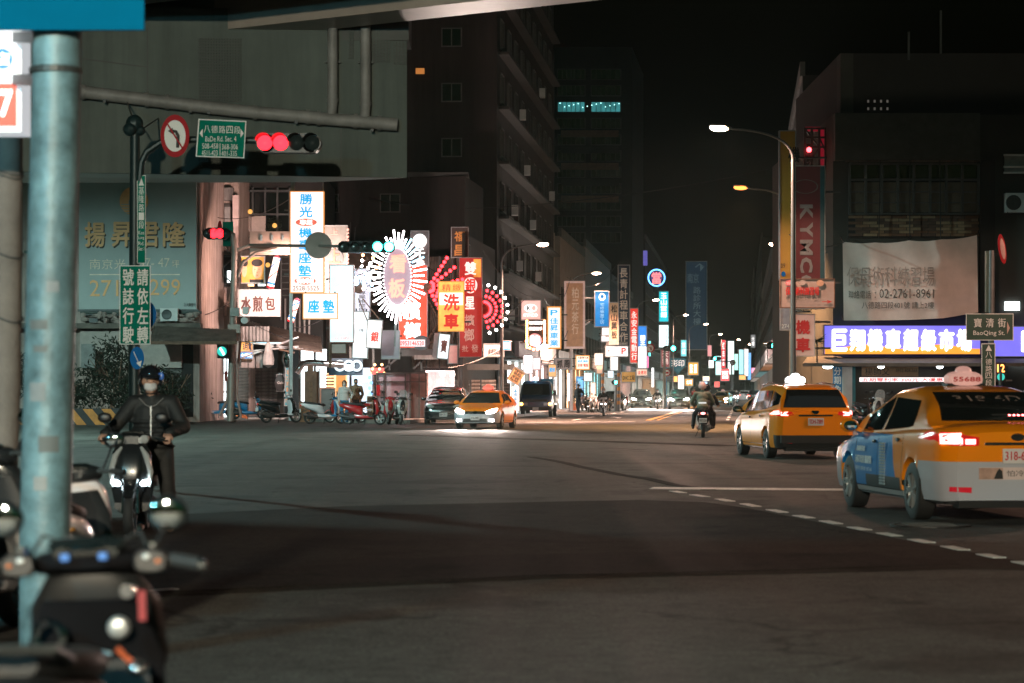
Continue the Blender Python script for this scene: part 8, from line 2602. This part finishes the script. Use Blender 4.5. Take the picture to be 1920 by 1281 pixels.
part('helmet_sticker', MB().ell((-.075, .20, 1.555), (.03, .012, .04), 10, 6), mat('sticker_blue', (.05, .15, .5), .3), pr, True)
# couple on the pavement
cA, cB = G(646, 795.5, .13), G(667, 795, .13)
WALK = dict(STAND, al=(-.10, .12, .09), kl=(-.10, .12, .50), ar=(.09, -.12, .09), kr=(.10, .03, .49), hl=(-.26, -.05, 1.02), el=(-.32, -.1, 1.18))
make_person('person in white top, dark cardigan and blue jeans on the pavement', (cA.x, cA.y, .13), R(178), dict(WALK), mat('top_white', (.5, .46, .45), .8, var=.15, bump=.4), mat('jeans_blue', (.02, .14, .26), .8, var=.2), SHOED, vox=.018, hairm=mat('hair_brown', (.10, .045, .025), .5), mask=MASKW, longhair=True)
j2 = dict(STAND, head=(0, .02, 1.66), neck=(0, 0, 1.52), chest=(0, 0, 1.29), pelvis=(0, 0, .96), sl=(-.20, 0, 1.45), sr=(.20, 0, 1.45), el=(-.28, -.02, 1.18), er=(.28, -.02, 1.18), hl=(-.20, .10, .98), hr=(.20, .10, .98))
make_person('person in brown jacket and dark mask with hands in pockets', (cB.x, cB.y, .13), R(185), j2, mat('jacket_brown', (.20, .13, .08), .75, var=.25, bump=.4), mat('trousers_grey', (.06, .06, .065), .8), SHOED, vox=.018, hairm=HAIR, mask=mat('mask_dark', (.03, .06, .06), .8))
# cardigan sleeves of the first
# two riders going away on one scooter
SIT = dict(head=(0, .12, 1.48), neck=(0, .05, 1.33), chest=(0, 0, 1.13), pelvis=(0, -.12, .84), sl=(-.19, .02, 1.27), sr=(.19, .02, 1.27), el=(-.32, .18, 1.05), er=(.32, .18, 1.05), hl=(-.34, .45, 1.02), hr=(.34, .45, 1.02), hdl=(0, 1, -.3), hdr=(0, 1, -.3), grip=(1, 1, 1),
           hipl=(-.10, -.10, .82), hipr=(.10, -.10, .82), kl=(-.21, .34, .72), kr=(.21, .34, .72), al=(-.20, .30, .34), ar=(.20, .30, .34))
rz_ = R(-5)
c = G(1323, 821)
sT = make_scooter('dark scooter with red tail light carrying two people away down the avenue', (c.x, c.y + .9, 0), rz_, BLACKP, tail=glow('tail_scooter', (1, .16, .16), 9, 0), plate='MXT-5261', accent=SILVERP)
M_ = Matrix.Rotation(rz_, 3, 'Z')
p = Vector((c.x, c.y + .9, 0)) + M_ @ Vector((0, -.10, 0))
make_person('person in dark jacket steering the scooter away from the camera', (p.x + .12, p.y, 0), rz_, SIT, TRD, TRD, SHOED, vox=.016, helmet=HELB, face=False)
J3 = dict(SIT, pelvis=(0, -.12, .90), chest=(0, -.02, 1.19), neck=(0, .03, 1.40), head=(0, .08, 1.55), sl=(-.20, .0, 1.34), sr=(.20, .0, 1.34), el=(-.33, .05, 1.10), er=(.33, .05, 1.10), hl=(-.24, .30, .98), hr=(.24, .30, .98), hipl=(-.11, -.10, .87), hipr=(.11, -.10, .87), kl=(-.25, .26, .70), kr=(.25, .26, .70), al=(-.29, .08, .34), ar=(.29, .08, .34))
p = Vector((c.x, c.y + .9, 0)) + M_ @ Vector((-.02, -.45, 0))
make_person('pillion person in olive jacket with reflective band and pale helmet', (p.x, p.y, 0), rz_, J3, mat('jacket_olive', (.11, .13, .095), .75, var=.25, bump=.5, bscale=12), TRD, SHOED, vox=.016, helmet=mat('helmet_pink', (.55, .36, .33), .2, coat=.5), face=False, stripe=mat('reflective', (.8, .8, .8), .3, emit=(.9, .95, 1), es=.35))
# oncoming riders
for x_, y_, l1, l2, hs in ((1132, 780.5, 'oncoming scooter with a bright headlight on the avenue', 'person in dark clothes riding the oncoming scooter', 40), (1233, 768.5, 'small oncoming scooter between the two lit cars', 'person riding the small oncoming scooter between the cars', 60), (1381, 757, 'distant scooter light right of the far taxi', 'tiny person riding the distant scooter', 70)):
    c = G(x_, y_)
    make_scooter(l1, (c.x, c.y, 0), R(176), BLACKP, accent=SILVERP, head=glow('scooter_head_%d' % hs, (1, .88, .82), hs, 0), mirrors=False)
    make_person(l2, (c.x, c.y + .15, 0), R(176), SIT, JKD, TRD, SHOED, vox=.03, helmet=mat('helmet_grey', (.3, .28, .27), .2), mask=MASKW)
c = G(1097, 776, .13)
make_person('person in long dark coat walking behind the parked scooters', (c.x - .3, c.y + 3, .13), R(150), WALK, TRD, TRD, SHOED, vox=.025, hairm=HAIR, coat=.3)
c = G(376, 783, .13)
make_person('person bending in dark clothes in front of the fruit shop', (c.x + .3, c.y + 1.5, .13), R(-70), dict(STAND, head=(0, .42, 1.30), neck=(0, .32, 1.24), chest=(0, .18, 1.12), pelvis=(0, -.05, .90), sl=(-.17, .26, 1.2), sr=(.17, .26, 1.2), el=(-.2, .38, .98), er=(.2, .38, .98), hl=(-.15, .5, .8), hr=(.15, .5, .8)), mat('jacket_plum', (.10, .03, .035), .8), TRD, SHOED, vox=.022, hairm=HAIR)
for k, (x_, y_, l_) in enumerate(((1302, 765, 'person in red top crossing far behind the departing scooter'), (1345, 759, 'small dark person on the far pavement of the avenue'))):
    c = G(x_, y_)
    make_person(l_, (c.x, c.y, 0), R(160), WALK, (mat('top_red', (.4, .03, .03), .7), JKD)[k], TRD, SHOED, vox=.035, hairm=HAIR)

# ------------------------------------------------------------------ pavement clutter
t = thing('brown_cabinet', 'tall brown cabinet board with faint vertical writing by the eatery', 'cabinet', (X(585, 107), 107, .13))
pbox(t, 'body', 571, 696, 598, 793, 107, .6, WOOD)
pbox(t, 'cap', 576, 685, 586, 697, 107.1, .4, WOOD)
for x_ in (598.5,):
    pbar(t, 'corner_post', (x_, 690), (x_, 793), 106.9, .06, STEEL)
plet(t, '傳統美食小吃店', 580, 715, 586, 785, 106.98, mat('faint_brown', (.26, .16, .09), .7), .0, True)
t = thing('brown_box', 'short plain brown crate standing before the tall cabinet', 'crate', (X(571, 105.8), 105.8, .13))
pbox(t, 'crate_body', 561, 754, 580, 793, 105.8, .5, mat('brown_crate', (.24, .12, .06), .7))
for k in range(3):
    pbox(t, 'slat', 561.5 + k * 6.2, 755, 567 + k * 6.2, 793, 105.77, .03, mat('brown_crate'))
t = thing('display_board', 'dark green upright menu board in the eatery entrance', 'board', (X(614, 111), 111, .13))
pbox(t, 'panel', 602, 729, 627, 780, 111, .08, mat('board_green', (.03, .05, .05), .35))
for bx_ in ((600, 727, 629, 729), (600, 780, 629, 783), (600, 729, 602, 780), (627, 729, 629, 780)):
    pbox(t, 'frame', *bx_, 110.95, .12, WOOD)
for k in range(4):
    b_ = pthing('cardboard_box', ('bottom', 'second', 'third', 'top')[k] + ' cardboard box of the stack beside the retro scooters', 'box', 694, 794 - k * 13, 104, 'stack of cardboard boxes')
    pbox(b_, 'carton', 687 + (k % 2), 782 - k * 13, 701 + (k % 2), 794.5 - k * 13, 104, .5, CARD)
    ovalp(b_, 694, 788 - k * 13, 5, 4, 103.98, mat('print_brown', (.1, .05, .03), .8), 'printed_oval', .01)
    pbox(b_, 'tape', 693, 782 - k * 13, 695, 784 - k * 13, 103.985, .5, mat('tape_tan', (.45, .32, .2), .5))
b_ = pthing('white_sack', 'white plastic sack on the pavement before the silver scooters', 'sack', 721, 796, 101.5)
skinpart('bag', MB().ell((0, 0, .18), (.3, .25, .2), 14, 10).ell((.12, 0, .3), (.18, .18, .2), 12, 8), WHITEPT, b_, .04)
part('knot', MB().ell((.1, 0, .5), (.06, .06, .08), 8, 6), WHITEPT, b_, True)
b_ = pthing('kerb_ramp', 'folded white sheet with an orange corner lying by the utility pole', 'sheet', 480, 787, 110)
part('sheet', MB().add([(-.9, 0, .02), (1.6, -.3, .02), (1.5, .6, .06), (-.8, .7, .12)], [(0, 1, 2, 3)]), WHITEP, b_)
part('orange_corner', MB().add([(-1.0, .0, .14), (-.4, -.05, .05), (-.5, .3, .2), (-.95, .5, .3)], [(0, 1, 2, 3)]), mat('sheet_orange', (.6, .18, .05), .6), b_)
bi = thing('bicycle', 'old bicycle with red frame leaning by the fruit shop', 'bicycle', (*G(358, 779, .13)[:2], .13), R(70))
for y_ in (.52, -.52):
    o = link('wheel', MB().lathe([(.31, -.015), (.335, 0), (.31, .015), (.30, 0), (.31, -.015)], (0, 0, 0), 'X', 28).mesh('wheel', RUBBER), bi)
    o.location = (0, y_, .335)
    sp = MB()
    for k in range(10):
        th = 6.283 * k / 10
        sp.bar((0, 0, 0), (0, .31 * math.cos(th), .31 * math.sin(th)), .006)
    part('spokes', sp, STEEL, o)
fm = MB()
for p, q in (((0, -.52, .335), (0, -.08, .30)), ((0, -.52, .335), (0, -.2, .80)), ((0, -.08, .30), (0, -.2, .85)), ((0, -.08, .30), (0, .36, .78)), ((0, -.18, .76), (0, .36, .80)), ((0, .36, .85), (0, .52, .335))):
    fm.bar(p, q, .03)
part('frame', fm, REDPT, bi)
part('saddle', MB().ell((0, -.2, .88), (.08, .13, .03), 12, 6), BLACK, bi, True)
part('handlebar', MB().tube([(-.26, .28, .98), (-.1, .36, .95), (.1, .36, .95), (.26, .28, .98)], .012, 8), STEEL, bi, True)
part('basket', MB().bx(-.16, .16, .44, .70, .70, .92), DSTEEL, bi)
t = thing('upright_banner', 'white upright pavement banner with blue characters beside the oncoming taxi', 'banner', (X(966, 117), 117, .13))
pbox(t, 'cloth', 960, 725, 973, 770, 117, .03, mat('banner_cool', (.6, .65, .7), .6, emit=(.8, .92, 1), es=.35))
plet(t, '▲機車借款', 963, 728, 970, 768, 116.97, mat('banner_text', (.03, .2, .4), .6), .02, True)
pbar(t, 'pole', (959, 722), (959, 780), 117.05, .03, STEEL)
part('base', MB().lathe([(0, .06), (.25, .04), (.25, 0), (0, 0)], (X(961, 117) - X(966, 117), 0, 0), 'Z', 14), BLACK, t)
t = thing('roller_cabinet', 'grey air-conditioning cabinet standing left of the truck', 'cabinet', (X(950, 121), 121, .13))
pbox(t, 'body', 944, 718, 957, 772, 121, .7, TIN)
for k in range(7):
    pbox(t, 'louvre', 945, 722 + k * 6, 956, 725 + k * 6, 120.95, .06, DSTEEL)
for i, (x_, y_, w_, h_, m_, l_) in enumerate(((1078, 764, 22, 42, LEAF, 'dark leafy potted shrub by the pale lamp post'), )):
    b_ = thing('potted_shrub', l_, 'plant', (X(x_, 156), 156, .13))
    part('pot', MB().lathe([(0, 0), (.28, 0), (.36, .5), (.3, .5), (0, .42)], (0, 0, 0), 'Z', 14), mat('terracotta'), b_, True)
    lf = MB()
    leaf_cloud(lf, (0, 0, 1.3), (.6, .5, .8), 500, .08)
    part('crown', lf, LEAF, b_, fix=False)
b_ = thing('blue_vending_machine', 'tall blue vending machine under the menu board', 'vending machine', (X(1088, 158), 158, .13))
pbox(b_, 'body', 1080, 706, 1096, 760, 158, .8, mat('vend_blue', (.01, .12, .3), .5))
pbox(b_, 'display', 1083, 710, 1093, 735, 157.95, .03, glow('vend_glow', (.1, .45, .9), .7))
pbox(b_, 'slot', 1084, 745, 1092, 750, 157.95, .03, BLACK)
b_ = thing('roadside_leaf_clump', 'spiky plant clump growing by the sign post above the scooter store', 'plant', (X(1532, 84), 84, Z(640, 84)))
fr = MB()
for k in range(60):
    th = random.uniform(0, 6.28)
    l = random.uniform(.25, .6)
    p1 = Vector((math.cos(th) * l * .8, math.sin(th) * .3 * l, random.uniform(-.2, .7) * l))
    fr.add([Vector((0, -.015, -.02)), Vector((0, .015, .02)), p1], [(0, 1, 2)])
part('fronds', fr, LEAF, b_, fix=False)
part('stem', MB().tube([(0, 0, -.8), (0, 0, .05)], .03, 6), WOOD, b_)
# loose overhead cables and drop wires around the corner signs
CAB = [((300, 600, 105), (445, 560, 110)), ((380, 400, 114), (545, 372, 106)), ((447, 470, 112), (600, 420, 112)), ((606, 440, 112), (770, 470, 112)), ((660, 520, 105), (745, 470, 104)), ((700, 610, 104), (800, 560, 106)),
       ((800, 500, 108), (905, 540, 108)), ((840, 690, 110), (960, 640, 112)), ((900, 600, 112), (985, 560, 118)), ((905, 470, 114), (1010, 560, 122)), ((960, 660, 115), (1065, 620, 140)), ((1020, 560, 124), (1070, 520, 142)),
       ((450, 590, 111), (560, 640, 110)), ((545, 615, 108), (620, 590, 106)), ((1064, 520, 142), (1160, 490, 160)), ((1480, 440, 80), (1590, 450, 85))]
NEARBY = ['the billboard and the narrow house', 'the narrow house and the tall pink light box', 'the dumpling sign and the olive panel', 'the olive panel and the ring globe', 'the blue light fan and the sunburst', 'the metal panel and the red fan', 'the red fan and the tall red sign', 'the stall beam and the light wheel', 'the light wheel and the pink brand box', 'the dark framed sign and the seal-engraving sign', 'the seal shop strip and the pale lamp', 'the dealer box and the tea-house sign', 'the dumpling sign and the stall canopy', 'the barber pole and the small pink box', 'the tea-house sign and the navy cooperative sign', 'the dealer sign and the faded banner']
for (a, b), n_ in zip(CAB, NEARBY):
    p, q = P(*a), P(*b)
    o = link('cable', MB().tube(bez(p, (p + q) / 2 - Vector((0, 0, (q - p).length * .12)), q, 10), .018, 5).mesh('cable', BLACK))
    tag(o, 'thin sagging black cable strung between ' + n_, 'cable')
# ------------------------------------------------------------------ thin haze volume added over everything for a glow around the lamps
hz = MB().bx(-60, 120, -20, 900, -1.6, 62)
ho = link('haze', hz.mesh('haze', []))
ho["kind"] = "stuff"
hm = bpy.data.materials.new('haze_air')
hm.use_nodes = True
hm.node_tree.nodes.remove(hm.node_tree.nodes["Principled BSDF"])
pv = hm.node_tree.nodes.new("ShaderNodeVolumePrincipled")
pv.inputs['Color'].default_value = (.72, .95, .86, 1)
pv.inputs['Density'].default_value = 0.0001
pv.inputs['Anisotropy'].default_value = 0.8
hm.node_tree.links.new(pv.outputs[0], hm.node_tree.nodes["Material Output"].inputs['Volume'])
ho.data.materials.append(hm)
cy.volume_bounces = 0
